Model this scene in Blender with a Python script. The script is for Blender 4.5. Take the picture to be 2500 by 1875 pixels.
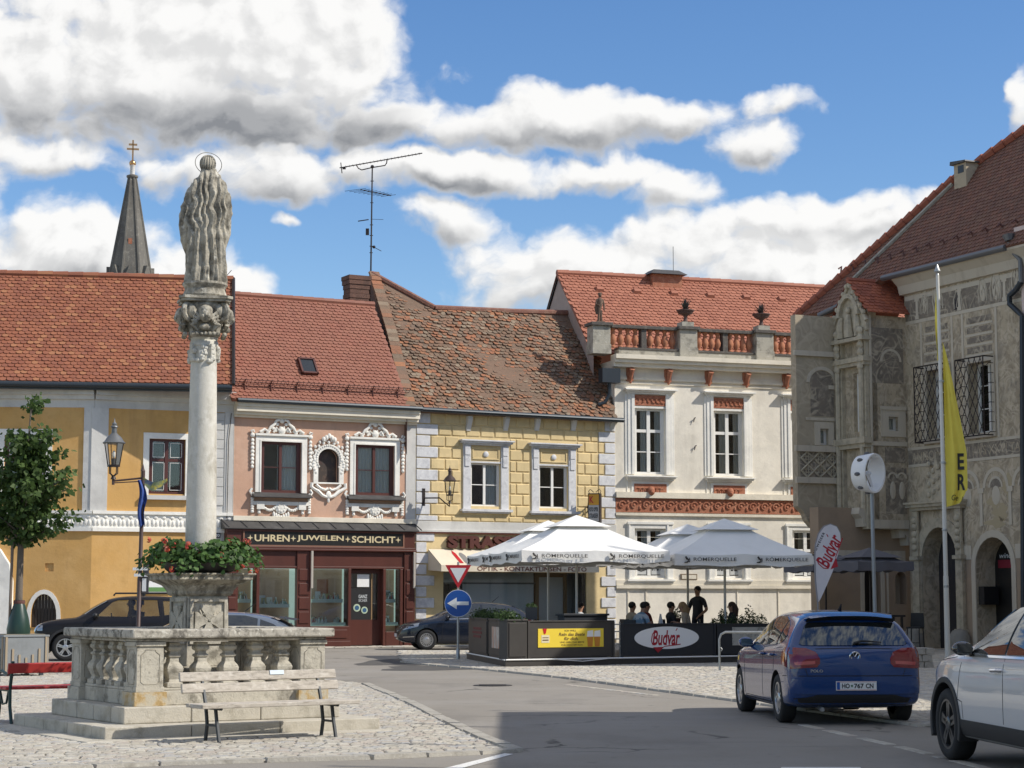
import bpy, bmesh, math, random
import numpy as np
from mathutils import Vector as V, Matrix as Mx, noise as mnoise
from mathutils.bvhtree import BVHTree
from mathutils.geometry import delaunay_2d_cdt
for o in list(bpy.data.objects):
 bpy.data.objects.remove(o)
SC = bpy.context.scene
COL = SC.collection
R = math.radians
rnd = random.Random(7)
# ------------------------------------------------------------------ camera
F = 4850.0
EYE = 1.6
PITCH = math.atan((1462 - 937.5) / F)
cam_d = bpy.data.cameras.new("camera")
cam_d.sensor_width = 36.0
cam_d.lens = 36.0 * F / 2500.0
cam_d.clip_start = 0.5
cam_d.clip_end = 3000.0
cam = bpy.data.objects.new("camera", cam_d)
COL.objects.link(cam)
cam.location = (0, 0, EYE)
cam.rotation_euler = (R(90) + PITCH, 0, 0)
SC.camera = cam
# ------------------------------------------------------------------ sun, sky with clouds, exposure
SUN = V((0.886, -0.195, 0.79)).normalized()
sd = bpy.data.lights.new("sun", 'SUN')
sd.energy = 4.0
sd.angle = R(0.53)
sd.color = (1.0, 0.94, 0.85)
so = bpy.data.objects.new("sun", sd)
COL.objects.link(so)
so.rotation_euler = SUN.to_track_quat('Z', 'Y').to_euler()
SC.view_settings.view_transform = 'Standard'
SC.view_settings.look = 'None'
SC.view_settings.exposure = 0.2
SC.view_settings.gamma = 1.0
W = bpy.data.worlds.new("World")
SC.world = W
W.use_nodes = True
wt = W.node_tree
wt.nodes.clear()
class NT:
 """small helper to chain nodes"""
 def __init__(s, t):
  s.t = t
 def n(s, typ, **kw):
  nd = s.t.nodes.new(typ)
  for k, v in kw.items():
   setattr(nd, k, v)
  return nd
 def put(s, sock, v):
  if hasattr(v, 'is_linked') or hasattr(v, 'links'):
   s.t.links.new(v, sock)
  elif v is not None:
   sock.default_value = v
 def math(s, op, a, b=None, c=None, clamp=False):
  nd = s.n('ShaderNodeMath', operation=op)
  nd.use_clamp = clamp
  for i, x in enumerate((a, b, c)):
   if x is not None:
    s.put(nd.inputs[i], x)
  return nd.outputs[0]
 def vmath(s, op, a, b=None):
  nd = s.n('ShaderNodeVectorMath', operation=op)
  s.put(nd.inputs[0], a)
  if b is not None:
   s.put(nd.inputs[1], b)
  return nd.outputs[0]
 def mix(s, f, a, b, typ='MIX'):
  nd = s.n('ShaderNodeMix', data_type='RGBA', blend_type=typ)
  s.put(nd.inputs[0], f)
  s.put(nd.inputs[6], a)
  s.put(nd.inputs[7], b)
  return nd.outputs[2]
 def maprange(s, v, a, b, c=0.0, d=1.0, smooth=False):
  nd = s.n('ShaderNodeMapRange')
  if smooth:
   nd.interpolation_type = 'SMOOTHSTEP'
  s.put(nd.inputs[0], v)
  for i, x in enumerate((a, b, c, d)):
   s.put(nd.inputs[i + 1], x)
  return nd.outputs[0]
 def noise(s, vec, scale, detail=4, rough=0.55, dist=0.0, dim='3D'):
  nd = s.n('ShaderNodeTexNoise', noise_dimensions=dim)
  if vec is not None:
   s.put(nd.inputs['Vector'], vec)
  s.put(nd.inputs['Scale'], scale)
  s.put(nd.inputs['Detail'], detail)
  s.put(nd.inputs['Roughness'], rough)
  s.put(nd.inputs['Distortion'], dist)
  return nd.outputs[0]
CLOUDS = [
 (-900, 1370, 480, 250, 1.0, .25), (-600, 1440, 340, 220, 1.0, .2), (-450, 1300, 200, 150, 1.0, .1), (-760, 1195, 480, 110, 1.0, -.75), (-380, 1195, 210, 95, .85, -.3), (-1180, 1330, 260, 180, 1.0),
 (-1130, 1085, 170, 60, .72), (-780, 1065, 260, 70, .75), (-560, 1030, 170, 95, .85), (-1170, 930, 150, 75, .75),
 (-1060, 840, 230, 120, 1.0), (-820, 790, 160, 90, .9), (-690, 740, 80, 70, .9),
 (80, 1185, 300, 90, .95), (380, 1190, 280, 60, .85), (640, 1225, 170, 40, .6), (740, 1245, 60, 32, .55), (600, 1130, 130, 72, .9),
 (-120, 1055, 250, 58, .9), (190, 1050, 200, 52, .9), (400, 1010, 150, 55, .85), (-370, 1060, 110, 70, .8), (-250, 1165, 120, 50, .5),
 (-170, 930, 150, 60, .7), (-570, 905, 40, 24, .7), (-300, 1290, 55, 20, .45), (-190, 1320, 90, 60, .34),
 (180, 800, 300, 130, .95), (420, 880, 260, 95, .85), (760, 920, 380, 80, .82), (700, 790, 420, 100, .95), (0, 770, 120, 90, .8), (1262, 1230, 30, 75, .7),
 (-1500, 1000, 260, 400, .9), (1750, 900, 420, 330, .9),
]
cg = bpy.data.node_groups.new("cloud_density", 'ShaderNodeTree')
cg.interface.new_socket("P", in_out='INPUT', socket_type='NodeSocketVector')
cg.interface.new_socket("D", in_out='OUTPUT', socket_type='NodeSocketFloat')
g = NT(cg)
gi = g.n('NodeGroupInput')
cg.interface.new_socket("S", in_out='OUTPUT', socket_type='NodeSocketFloat')
go = g.n('NodeGroupOutput')
P = gi.outputs[0]
wn = g.n('ShaderNodeTexNoise', noise_dimensions='2D')
g.put(wn.inputs['Vector'], P)
wn.inputs['Scale'].default_value = 3.2
wn.inputs['Detail'].default_value = 5
wn.inputs['Roughness'].default_value = 0.55
wv = g.vmath('SUBTRACT', wn.outputs[1], (0.5, 0.5, 0.5))
sc_ = g.n('ShaderNodeVectorMath', operation='SCALE')
g.put(sc_.inputs[0], wv)
sc_.inputs[3].default_value = 0.15
PW = g.vmath('ADD', P, sc_.outputs[0])
acc = sw_ = st_ = None
for (cx, cy, rx, ry, am, *bi) in CLOUDS:
 d = g.vmath('SUBTRACT', PW, (cx / 1000, cy / 1000, 0))
 d = g.vmath('DIVIDE', d, (rx / 1000 * 1.24, ry / 1000 * 1.2, 1e6))
 nd = g.n('ShaderNodeVectorMath', operation='DOT_PRODUCT')
 g.put(nd.inputs[0], d)
 g.put(nd.inputs[1], d)
 f = g.math('MULTIPLY_ADD', nd.outputs['Value'], -am, am)
 acc = f if acc is None else g.math('SMOOTH_MAX', acc, f, 0.22)
 wq = g.math('MAXIMUM', f, 0.0)
 wq = g.math('MULTIPLY', wq, wq)
 ty = g.n('ShaderNodeVectorMath', operation='DOT_PRODUCT')
 g.put(ty.inputs[0], d)
 ty.inputs[1].default_value = (0, 1, 0)
 wt_ = g.math('MULTIPLY', wq, g.math('ADD', ty.outputs['Value'], bi[0] if bi else 0.0))
 sw_ = wq if sw_ is None else g.math('ADD', sw_, wq)
 st_ = wt_ if st_ is None else g.math('ADD', st_, wt_)
g.put(go.inputs[1], g.math('DIVIDE', st_, g.math('ADD', sw_, 0.004)))
n1 = g.noise(g.vmath('MULTIPLY', PW, (0.8, 1.15, 1)), 4.2, 9, 0.58, 0.0, '2D')
vo = g.n('ShaderNodeTexVoronoi', feature='F1', voronoi_dimensions='2D')
g.put(vo.inputs['Vector'], PW)
vo.inputs['Scale'].default_value = 11.0
vo.inputs['Detail'].default_value = 1.0
acc = g.math('MAXIMUM', acc, -0.6)
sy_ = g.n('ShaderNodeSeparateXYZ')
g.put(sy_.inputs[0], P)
acc = g.math('MAXIMUM', acc, g.maprange(sy_.outputs[1], 2.0, 3.6, -0.6, 0.42))  # extra cloud cover overhead, out of view, added for brighter neutral fill light
dd = g.math('MULTIPLY_ADD', g.math('SUBTRACT', n1, 0.5), 1.5, acc)
dd = g.math('MULTIPLY_ADD', g.math('SUBTRACT', 0.42, vo.outputs['Distance']), 0.3, dd)
g.put(go.inputs[0], dd)
w = NT(wt)
tc = w.n('ShaderNodeTexCoord')
sx = w.n('ShaderNodeSeparateXYZ')
w.put(sx.inputs[0], tc.outputs['Generated'])
ay = w.math('MAXIMUM', w.math('ABSOLUTE', sx.outputs[1]), 0.08)
cu = w.math('MULTIPLY', w.math('DIVIDE', sx.outputs[0], ay), 4.85)
cv = w.math('MULTIPLY', w.math('DIVIDE', sx.outputs[2], ay), 4.85)
cb = w.n('ShaderNodeCombineXYZ')
w.put(cb.inputs[0], cu)
w.put(cb.inputs[1], cv)
def cdens(vec):
 nd = w.n('ShaderNodeGroup')
 nd.node_tree = cg
 w.put(nd.inputs[0], vec)
 return nd.outputs
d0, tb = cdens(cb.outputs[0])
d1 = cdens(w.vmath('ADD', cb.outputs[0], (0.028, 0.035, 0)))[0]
alpha = w.maprange(d0, 0.09, 0.64, 0, 1, True)
sh1 = w.maprange(w.math('SUBTRACT', d1, d0), -0.22, 0.28, 0, 1, True)
sh2 = w.math('MULTIPLY', w.maprange(tb, 0.06, -0.66, 0, 1, True), w.maprange(d0, 0.25, 0.95, 0.25, 1, True))
shade = w.math('ADD', w.math('MULTIPLY', sh1, 0.30), w.math('MULTIPLY', sh2, 0.80), clamp=True)
SKY_CLOUD_LIT = (8.6, 8.5, 8.3, 1)
SKY_CLOUD_DARK = (2.3, 2.35, 2.45, 1)
ccol = w.mix(shade, SKY_CLOUD_LIT, SKY_CLOUD_DARK)
sky = w.n('ShaderNodeTexSky', sky_type='NISHITA')
sky.sun_disc = False
sky.sun_elevation = math.asin(SUN.z)
sky.sun_rotation = math.atan2(SUN.x, SUN.y)
sky.altitude = 300
sky.air_density = 1.0
sky.dust_density = 0.25
sky.ozone_density = 2.2
hs = w.n('ShaderNodeHueSaturation')
hs.inputs['Hue'].default_value = 0.507
hs.inputs['Saturation'].default_value = 1.24
hs.inputs['Value'].default_value = 1.22
w.put(hs.inputs['Color'], sky.outputs[0])
skc = w.mix(w.math('MULTIPLY', alpha, 0.96), hs.outputs[0], ccol)
bg = w.n('ShaderNodeBackground')
bg.inputs['Strength'].default_value = 0.102
w.put(bg.inputs['Color'], skc)
wo = w.n('ShaderNodeOutputWorld')
wt.links.new(bg.outputs[0], wo.inputs[0])
try:
 W.cycles.sampling_method = 'MANUAL'
 W.cycles.sample_map_resolution = 1024
except Exception:
 pass
SC.cycles.max_bounces = 8
SC.cycles.transparent_max_bounces = 12
SC.cycles.use_denoising = True
# ------------------------------------------------------------------ pixel of the photograph -> point of the place
CP, SP = math.cos(PITCH), math.sin(PITCH)
def ray(px, py):
 u, v = (px - 1250) / F, (937.5 - py) / F
 return V((u, CP - v * SP, SP + v * CP))
def atY(px, py, Y):
 d = ray(px, py)
 return V((0, 0, EYE)) + d * (Y / d.y)
def gp(px, py, z=0.0):
 d = ray(px, py)
 return V((0, 0, EYE)) + d * ((z - EYE) / d.z)
class Fr:
 """a vertical facade: local x along it, local y into the wall, z up"""
 def __init__(s, o, deg):
  s.o, s.a = V((o[0], o[1], 0)), R(deg)
  s.e = V((math.cos(s.a), math.sin(s.a), 0))
  s.w = V((-math.sin(s.a), math.cos(s.a), 0))
 def loc(s, px, py, y=0.0):
  d = ray(px, py)
  q = s.o + s.w * y
  t = (q - V((0, 0, EYE))).dot(s.w) / d.dot(s.w)
  p = V((0, 0, EYE)) + d * t
  return (p - s.o).dot(s.e), p.z
 def slope(s, px, py, y0, z0, deg):
  """hit of the sight line with a roof plane rising into the wall from (y0, z0)"""
  n = V((0, 0, 1)) * math.cos(R(deg)) - s.w * math.sin(R(deg))
  q = s.o + s.w * y0 + V((0, 0, z0))
  d = ray(px, py)
  t = (q - V((0, 0, EYE))).dot(n) / d.dot(n)
  p = V((0, 0, EYE)) + d * t
  return (p - s.o).dot(s.e), (p - s.o).dot(s.w), p.z
 def local(s, p):
  return V(((p - s.o).dot(s.e), (p - s.o).dot(s.w), p.z))
# ------------------------------------------------------------------ materials
MATS = {}
def mat(name, col, rough=0.8, layers=(), bump=None, metal=0.0, spec=0.5, coat=0.0, emit=None, island=None, trans=0.0, bumps=()):
 """layers: (colour, scale, lo, hi, (sx,sy,sz), amount); island: list of colours picked per piece"""
 if name in MATS:
  return MATS[name]
 m = bpy.data.materials.new(name)
 m.use_nodes = True
 t = NT(m.node_tree)
 b = m.node_tree.nodes['Principled BSDF']
 pos = t.n('ShaderNodeNewGeometry')
 c = (*col, 1)
 if island:
  r = t.n('ShaderNodeValToRGB')
  r.color_ramp.interpolation = 'CONSTANT' if len(island) > 2 else 'LINEAR'
  els = r.color_ramp.elements
  while len(els) < len(island):
   els.new(0.5)
  for i, q in enumerate(island):
   els[i].position = i / len(island) if len(island) > 2 else float(i)
   els[i].color = (*q, 1)
  t.put(r.inputs[0], pos.outputs['Random Per Island'])
  c = r.outputs[0]
 for (lc, sc, lo, hi, st, am) in layers:
  vec = pos.outputs['Position']
  if st != (1, 1, 1):
   vec = t.vmath('MULTIPLY', vec, st)
  f = t.maprange(t.noise(vec, sc, 5, 0.62), lo, hi, 0, am)
  c = t.mix(f, c, (*lc, 1))
 t.put(b.inputs['Base Color'], c)
 b.inputs['Roughness'].default_value = rough
 b.inputs['Metallic'].default_value = metal
 b.inputs['Specular IOR Level'].default_value = spec
 if coat:
  b.inputs['Coat Weight'].default_value = coat
  b.inputs['Coat Roughness'].default_value = 0.03
 if trans:
  b.inputs['Transmission Weight'].default_value = trans
 if emit:
  b.inputs['Emission Color'].default_value = (*emit[0], 1)
  b.inputs['Emission Strength'].default_value = emit[1]
 last = None
 for (bs, bd, st) in ([(bump[0], bump[1], 1.0)] if bump else []) + list(bumps):
  bn = t.n('ShaderNodeBump')
  bn.inputs['Strength'].default_value = st
  bn.inputs['Distance'].default_value = bd
  t.put(bn.inputs['Height'], t.noise(pos.outputs['Position'], bs, 5, 0.6))
  if last is not None:
   t.put(bn.inputs['Normal'], last)
  last = bn.outputs[0]
 if last is not None:
  t.put(b.inputs['Normal'], last)
 MATS[name] = m
 return m
def glass(name, tint=(0.75, 0.8, 0.8), rough=0.02, fac=1.0):
 if name in MATS:
  return MATS[name]
 m = bpy.data.materials.new(name)
 m.use_nodes = True
 m.node_tree.nodes.clear()
 t = NT(m.node_tree)
 tr = t.n('ShaderNodeBsdfTransparent')
 tr.inputs[0].default_value = (*tint, 1)
 gl = t.n('ShaderNodeBsdfGlossy')
 gl.inputs['Roughness'].default_value = rough
 fr = t.n('ShaderNodeFresnel')
 fr.inputs[0].default_value = 1.5
 mx = t.n('ShaderNodeMixShader')
 t.put(mx.inputs[0], t.math('MULTIPLY', fr.outputs[0], fac * 1.6, clamp=True))
 t.t.links.new(tr.outputs[0], mx.inputs[1])
 t.t.links.new(gl.outputs[0], mx.inputs[2])
 o = t.n('ShaderNodeOutputMaterial')
 t.t.links.new(mx.outputs[0], o.inputs[0])
 MATS[name] = m
 return m
def leafmat(name, cols, trans=0.35):
 if name in MATS:
  return MATS[name]
 m = mat(name, cols[0], 0.55, island=cols, spec=0.3)
 nt = m.node_tree
 t = NT(nt)
 b = nt.nodes['Principled BSDF']
 tl = t.n('ShaderNodeBsdfTranslucent')
 src = b.inputs['Base Color'].links[0].from_socket
 t.put(tl.inputs[0], src)
 mx = t.n('ShaderNodeMixShader')
 mx.inputs[0].default_value = trans
 nt.links.new(b.outputs[0], mx.inputs[1])
 nt.links.new(tl.outputs[0], mx.inputs[2])
 out = [n for n in nt.nodes if n.type == 'OUTPUT_MATERIAL'][0]
 nt.links.new(mx.outputs[0], out.inputs[0])
 return m
one = (1, 1, 1)
vert = (1, 1, 0.12)
def stucco(name, col, dirt=(0.2, 0.18, 0.15), am=0.3, fade=None):
 fade = fade or tuple(min(1, c * 1.18) for c in col)
 return mat(name, col, 0.92, [(fade, 0.7, 0.42, 0.68, one, 0.85), (tuple(c * 0.78 for c in col), 2.2, 0.5, 0.74, one, 0.55), (tuple(c * 0.86 for c in col), 0.45, 0.54, 0.58, (1, 1, 1.4), 0.4),
         (dirt, 1.6, 0.54, 0.78, vert, am)], bumps=[(9, 0.012, 0.5), (60, 0.006, 0.5)], spec=0.2)
OCHRE = stucco('ochre_stucco', (0.60, 0.355, 0.125), dirt=(0.36, 0.21, 0.09), am=0.5, fade=(0.65, 0.41, 0.17))
PINK = stucco('salmon_stucco', (0.55, 0.345, 0.245), am=0.3, fade=(0.58, 0.39, 0.29))
CREAM = stucco('cream_stucco', (0.72, 0.66, 0.54), dirt=(0.42, 0.39, 0.32), am=0.35)
WHITEW = stucco('white_stucco', (0.76, 0.71, 0.61), dirt=(0.40, 0.36, 0.29), am=0.42)
WHITES = stucco('white_trim', (0.78, 0.76, 0.70), dirt=(0.45, 0.42, 0.36), am=0.2)
GREYTRIM = stucco('grey_trim', (0.56, 0.55, 0.52), dirt=(0.33, 0.31, 0.28), am=0.35)
YELLOWB = stucco('straw_stucco', (0.66, 0.52, 0.285), dirt=(0.30, 0.24, 0.14), am=0.45)
QUOIN = mat('quoin_plaster', (0.62, 0.62, 0.63), 0.9, [((0.34, 0.34, 0.36), 3.5, 0.48, 0.72, one, 0.6), ((0.8, 0.8, 0.78), 9, 0.5, 0.7, one, 0.5)], bumps=[(30, 0.01, 0.6)], spec=0.2)
TERRA = mat('terracotta_relief', (0.36, 0.13, 0.07), 0.85, [((0.52, 0.27, 0.17), 6, 0.45, 0.7, one, 0.6)], bumps=[(25, 0.02, 0.8)])
GABLEW = stucco('gable_plaster', (0.42, 0.33, 0.29), am=0.3)
SGRAF = mat('scratched_plaster', (0.48, 0.40, 0.285), 0.95, [((0.30, 0.245, 0.175), 2.3, 0.50, 0.54, (1, 1, .8), 0.6), ((0.56, 0.48, 0.36), 3.4, 0.535, 0.565, (1, 1, .7), 0.65), ((0.28, 0.24, 0.19), 1.3, 0.5, 0.68, one, 0.75), ((0.54, 0.48, 0.38), 5, 0.55, 0.72, one, 0.6),
               ((0.19, 0.17, 0.14), 9, 0.56, 0.68, (1, 1, 0.5), 0.6)], bumps=[(14, 0.01, 0.6)], spec=0.15)
SGDARK = mat('scratched_dark_ground', (0.235, 0.20, 0.16), 0.95, [((0.34, 0.3, 0.24), 5.5, 0.5, 0.62, one, 0.75), ((0.12, 0.11, 0.1), 2, 0.5, 0.8, one, 0.5)], bumps=[(14, 0.01, 0.6)], spec=0.15)
SGLIGHT = mat('lime_plaster', (0.56, 0.50, 0.40), 0.95, [((0.34, 0.29, 0.22), 3, 0.5, 0.8, vert, 0.65)], bumps=[(20, 0.01, 0.6)], spec=0.15)
SGPLAIN = mat('ochre_grey_plaster', (0.44, 0.375, 0.275), 0.95, [((0.33, 0.28, 0.21), 1.1, 0.45, 0.75, one, 0.6)], bumps=[(14, 0.01, 0.5)], spec=0.15)
SGBROWN = mat('brown_socle_plaster', (0.37, 0.28, 0.20), 0.95, [((0.27, 0.21, 0.155), 1.5, 0.45, 0.75, one, 0.6)], bumps=[(14, 0.01, 0.5)], spec=0.15)
SANDSTONE = mat('carved_sandstone', (0.50, 0.44, 0.33), 0.95, [((0.25, 0.22, 0.17), 4, 0.46, 0.7, one, 0.7), ((0.55, 0.5, 0.4), 9, 0.55, 0.75, one, 0.5)], bumps=[(22, 0.02, 0.8)], spec=0.15)
LIME = mat('weathered_limestone', (0.50, 0.465, 0.385), 0.95, [((0.17, 0.155, 0.125), 5.5, 0.5, 0.66, one, 0.75), ((0.62, 0.59, 0.5), 13, 0.52, 0.7, one, 0.55), ((0.12, 0.11, 0.09), 1.7, 0.54, 0.75, vert, 0.5), ((0.09, 0.08, 0.065), 24, 0.6, 0.7, one, 0.5)],
   bumps=[(45, 0.008, 0.8), (10, 0.02, 0.5)], spec=0.15)
LIMETOP = mat('lichen_limestone', (0.46, 0.43, 0.365), 0.95, [((0.11, 0.10, 0.085), 8, 0.48, 0.62, one, 0.8), ((0.66, 0.64, 0.56), 22, 0.58, 0.66, one, 0.85)], bumps=[(50, 0.01, 0.8)], spec=0.15)
LIMEDARK = mat('sooty_limestone', (0.42, 0.385, 0.31), 0.95, [((0.085, 0.075, 0.06), 7, 0.5, 0.66, (1, 1, 0.16), 0.65), ((0.115, 0.105, 0.085), 6.5, 0.46, 0.62, one, 0.82), ((0.66, 0.63, 0.54), 9, 0.58, 0.7, one, 0.75)], bumps=[(40, 0.012, 0.8)], spec=0.15)
SHAFT = mat('column_limestone', (0.60, 0.575, 0.50), 0.9, [((0.31, 0.28, 0.22), 4, 0.48, 0.66, (1, 1, 0.5), 0.7), ((0.74, 0.72, 0.66), 11, 0.5, 0.7, one, 0.5)], bumps=[(45, 0.006, 0.7)], spec=0.2)
STEP = mat('step_granite', (0.50, 0.465, 0.39), 0.95, [((0.24, 0.215, 0.16), 3.5, 0.5, 0.72, one, 0.65), ((0.62, 0.6, 0.54), 40, 0.55, 0.7, one, 0.5), ((0.30, 0.23, 0.11), 2, 0.58, 0.75, one, 0.5)], bumps=[(60, 0.008, 0.8), (9, 0.015, 0.5)], spec=0.15)
RUST = mat('orange_lichen_stone', (0.50, 0.45, 0.345), 0.95, [((0.50, 0.30, 0.07), 7, 0.46, 0.62, one, 0.75), ((0.2, 0.17, 0.12), 7, 0.55, 0.7, one, 0.5)], bumps=[(50, 0.01, 0.8)], spec=0.15)
ASPHALT = mat('asphalt', (0.265, 0.243, 0.21), 0.95, [((0.31, 0.29, 0.26), 0.30, 0.42, 0.68, one, 0.8), ((0.17, 0.158, 0.142), 0.55, 0.54, 0.72, (1, 0.45, 1), 0.6), ((0.13, 0.122, 0.11), 3.2, 0.62, 0.74, (1, 0.5, 1), 0.5), ((0.15, 0.14, 0.128), 0.9, 0.6, 0.75, (0.25, 2.2, 1), 0.35), ((0.34, 0.325, 0.295), 70, 0.58, 0.66, one, 0.6), ((0.11, 0.105, 0.1), 55, 0.6, 0.68, one, 0.5)], bumps=[(90, 0.01, 0.7)], spec=0.2)
_t = NT(ASPHALT.node_tree)
_b = ASPHALT.node_tree.nodes['Principled BSDF']
_p = _t.n('ShaderNodeNewGeometry').outputs['Position']
_v = _t.n('ShaderNodeTexVoronoi', feature='DISTANCE_TO_EDGE')
_w = _t.n('ShaderNodeTexNoise')
_t.put(_w.inputs['Vector'], _p)
_w.inputs['Scale'].default_value = 0.8
_w.inputs['Detail'].default_value = 5
_t.put(_v.inputs['Vector'], _t.vmath('ADD', _p, _t.vmath('MULTIPLY', _w.outputs[1], (1.6, 1.6, 0))))
_v.inputs['Scale'].default_value = 0.30
_f = _t.math('MULTIPLY', _t.maprange(_v.outputs['Distance'], 0.004, 0.012, 1, 0), _t.maprange(_t.noise(_p, 0.35, 3), 0.5, 0.6, 0, 0.7))
_c = _b.inputs['Base Color'].links[0].from_socket
_t.put(_b.inputs['Base Color'], _t.mix(_f, _c, (0.05, 0.047, 0.042, 1)))
ASPHD = mat('dark_asphalt', (0.10, 0.096, 0.09), 0.95, [((0.2, 0.19, 0.18), 60, 0.56, 0.68, one, 0.6)], bumps=[(80, 0.01, 0.6)], spec=0.2)
EARTH = mat('joint_grit', (0.25, 0.225, 0.18), 1.0, [((0.11, 0.115, 0.06), 3, 0.52, 0.7, one, 0.7)], bumps=[(60, 0.01, 0.8)], spec=0.1)
COBBLE = mat('cobble_granite', (0.4, 0.38, 0.34), 0.85, [((0.66, 0.62, 0.54), 14, 0.5, 0.75, one, 0.45), ((0.2, 0.185, 0.155), 9, 0.56, 0.75, one, 0.45)], island=[(0.40, 0.365, 0.305), (0.46, 0.43, 0.365), (0.365, 0.34, 0.29), (0.43, 0.395, 0.325), (0.39, 0.38, 0.36), (0.50, 0.47, 0.40), (0.415, 0.365, 0.31)], bumps=[(60, 0.012, 0.8)], spec=0.25)
KERB = mat('kerb_granite', (0.40, 0.375, 0.325), 0.9, [((0.18, 0.165, 0.14), 6, 0.5, 0.7, one, 0.6), ((0.56, 0.54, 0.49), 30, 0.55, 0.7, one, 0.5)], bumps=[(50, 0.012, 0.8)], spec=0.2)
LINEW = mat('road_paint', (0.72, 0.71, 0.67), 0.8, [((0.3, 0.29, 0.27), 25, 0.56, 0.64, one, 0.7)], spec=0.3)
def scratch(m, light, dark, amt):
 """worn scratched drawing: contour lines and patches over the plaster colour"""
 t = NT(m.node_tree)
 b = m.node_tree.nodes['Principled BSDF']
 p = t.n('ShaderNodeNewGeometry').outputs['Position']
 c = b.inputs['Base Color'].links[0].from_socket
 n = t.noise(p, 0.95, 2, 0.45, 0.6)
 ln = t.math('PINGPONG', t.math('MULTIPLY', n, 11.0), 0.5)
 wear = t.maprange(t.noise(p, 1.7, 4), 0.42, 0.56, 0, amt)
 c = t.mix(t.math('MULTIPLY', t.maprange(ln, 0.16, 0.08, 0, 1), wear), c, (*light, 1))
 c = t.mix(t.math('MULTIPLY', t.maprange(ln, 0.36, 0.44, 0, 1), wear), c, (*dark, 1))
 v = t.n('ShaderNodeTexVoronoi', feature='DISTANCE_TO_EDGE')
 t.put(v.inputs['Vector'], t.vmath('ADD', p, t.vmath('MULTIPLY', t.n('ShaderNodeTexNoise').outputs[1], (0.3, 0.3, 0.3))))
 v.inputs['Scale'].default_value = 1.6
 c = t.mix(t.math('MULTIPLY', t.maprange(v.outputs['Distance'], 0.05, 0.03, 0, 1), t.math('MULTIPLY', wear, 0.7)), c, (*light, 1))
 t.put(b.inputs['Base Color'], c)
scratch(SGRAF, (0.62, 0.53, 0.40), (0.28, 0.23, 0.17), 0.5)
scratch(SGDARK, (0.52, 0.45, 0.34), (0.15, 0.13, 0.105), 0.65)
scratch(SGPLAIN, (0.56, 0.48, 0.36), (0.32, 0.265, 0.195), 0.45)
TILE_NEW = mat('clay_tiles_orange', (0.4, 0.1, 0.04), 0.75, [((0.20, 0.06, 0.035), 0.8, 0.5, 0.8, one, 0.45), ((0.16, 0.06, 0.045), 26, 0.6, 0.75, one, 0.4)], island=[(0.262, 0.092, 0.048), (0.29, 0.104, 0.053), (0.235, 0.082, 0.045), (0.27, 0.096, 0.05), (0.25, 0.09, 0.052), (0.305, 0.112, 0.056), (0.24, 0.08, 0.043), (0.275, 0.094, 0.047), (0.34, 0.145, 0.068)], bumps=[(50, 0.006, 0.5)])
TILE_PINK = mat('clay_tiles_red', (0.38, 0.12, 0.075), 0.7, [((0.3, 0.085, 0.055), 1.2, 0.5, 0.8, one, 0.4)], island=[(0.25, 0.098, 0.062), (0.265, 0.106, 0.067), (0.232, 0.088, 0.057), (0.256, 0.103, 0.067)], bumps=[(50, 0.004, 0.5)])
TILE_OLD = mat('clay_tiles_mossy', (0.2, 0.12, 0.08), 0.95, [((0.125, 0.095, 0.07), 0.9, 0.46, 0.66, (0.5, 0.5, 1.6), 0.4), ((0.30, 0.26, 0.19), 14, 0.58, 0.72, one, 0.55), ((0.07, 0.062, 0.05), 7, 0.55, 0.72, one, 0.55)],
    island=[(0.225, 0.14, 0.097), (0.205, 0.142, 0.10), (0.33, 0.145, 0.083), (0.24, 0.148, 0.10), (0.185, 0.13, 0.097), (0.26, 0.15, 0.10), (0.29, 0.145, 0.088), (0.225, 0.165, 0.12), (0.35, 0.165, 0.09), (0.20, 0.132, 0.095), (0.28, 0.215, 0.155)], bumps=[(40, 0.015, 0.8)], spec=0.2)
TILE_WHITEH = mat('clay_tiles_coral', (0.42, 0.14, 0.075), 0.72, [((0.3, 0.1, 0.06), 1.2, 0.5, 0.8, one, 0.4)], island=[(0.33, 0.122, 0.072), (0.36, 0.135, 0.08), (0.30, 0.108, 0.064), (0.345, 0.13, 0.078)], bumps=[(50, 0.005, 0.5)])
TILE_HALL = mat('clay_tiles_brown', (0.21, 0.09, 0.06), 0.85, [((0.125, 0.07, 0.05), 0.9, 0.45, 0.7, one, 0.6)], island=[(0.185, 0.085, 0.058), (0.215, 0.096, 0.062), (0.16, 0.076, 0.055), (0.20, 0.103, 0.068)], bumps=[(50, 0.006, 0.5)])
MORTAR = mat('roof_mortar', (0.36, 0.34, 0.29), 0.95, [((0.16, 0.15, 0.12), 6, 0.45, 0.7, one, 0.7)], bumps=[(30, 0.02, 0.8)])
ZINC = mat('zinc_sheet', (0.36, 0.42, 0.47), 0.4, [((0.28, 0.32, 0.36), 2, 0.4, 0.7, one, 0.6)], metal=0.75)
GUTTER = mat('dark_gutter', (0.035, 0.045, 0.055), 0.45, metal=0.3)
GUTZ = mat('grey_gutter', (0.17, 0.175, 0.18), 0.5, metal=0.4)
DARKM = mat('dark_iron', (0.03, 0.022, 0.02), 0.5, metal=0.3)
LEADROOF = mat('lead_sheet', (0.075, 0.072, 0.07), 0.6, [((0.14, 0.135, 0.13), 3, 0.5, 0.7, one, 0.5)], metal=0.3)
BRICK = mat('sooty_brick', (0.14, 0.075, 0.055), 0.95, [((0.04, 0.03, 0.027), 3, 0.45, 0.7, one, 0.7), ((0.22, 0.12, 0.09), 12, 0.55, 0.7, one, 0.6)], bumps=[(25, 0.03, 0.8)])
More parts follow.
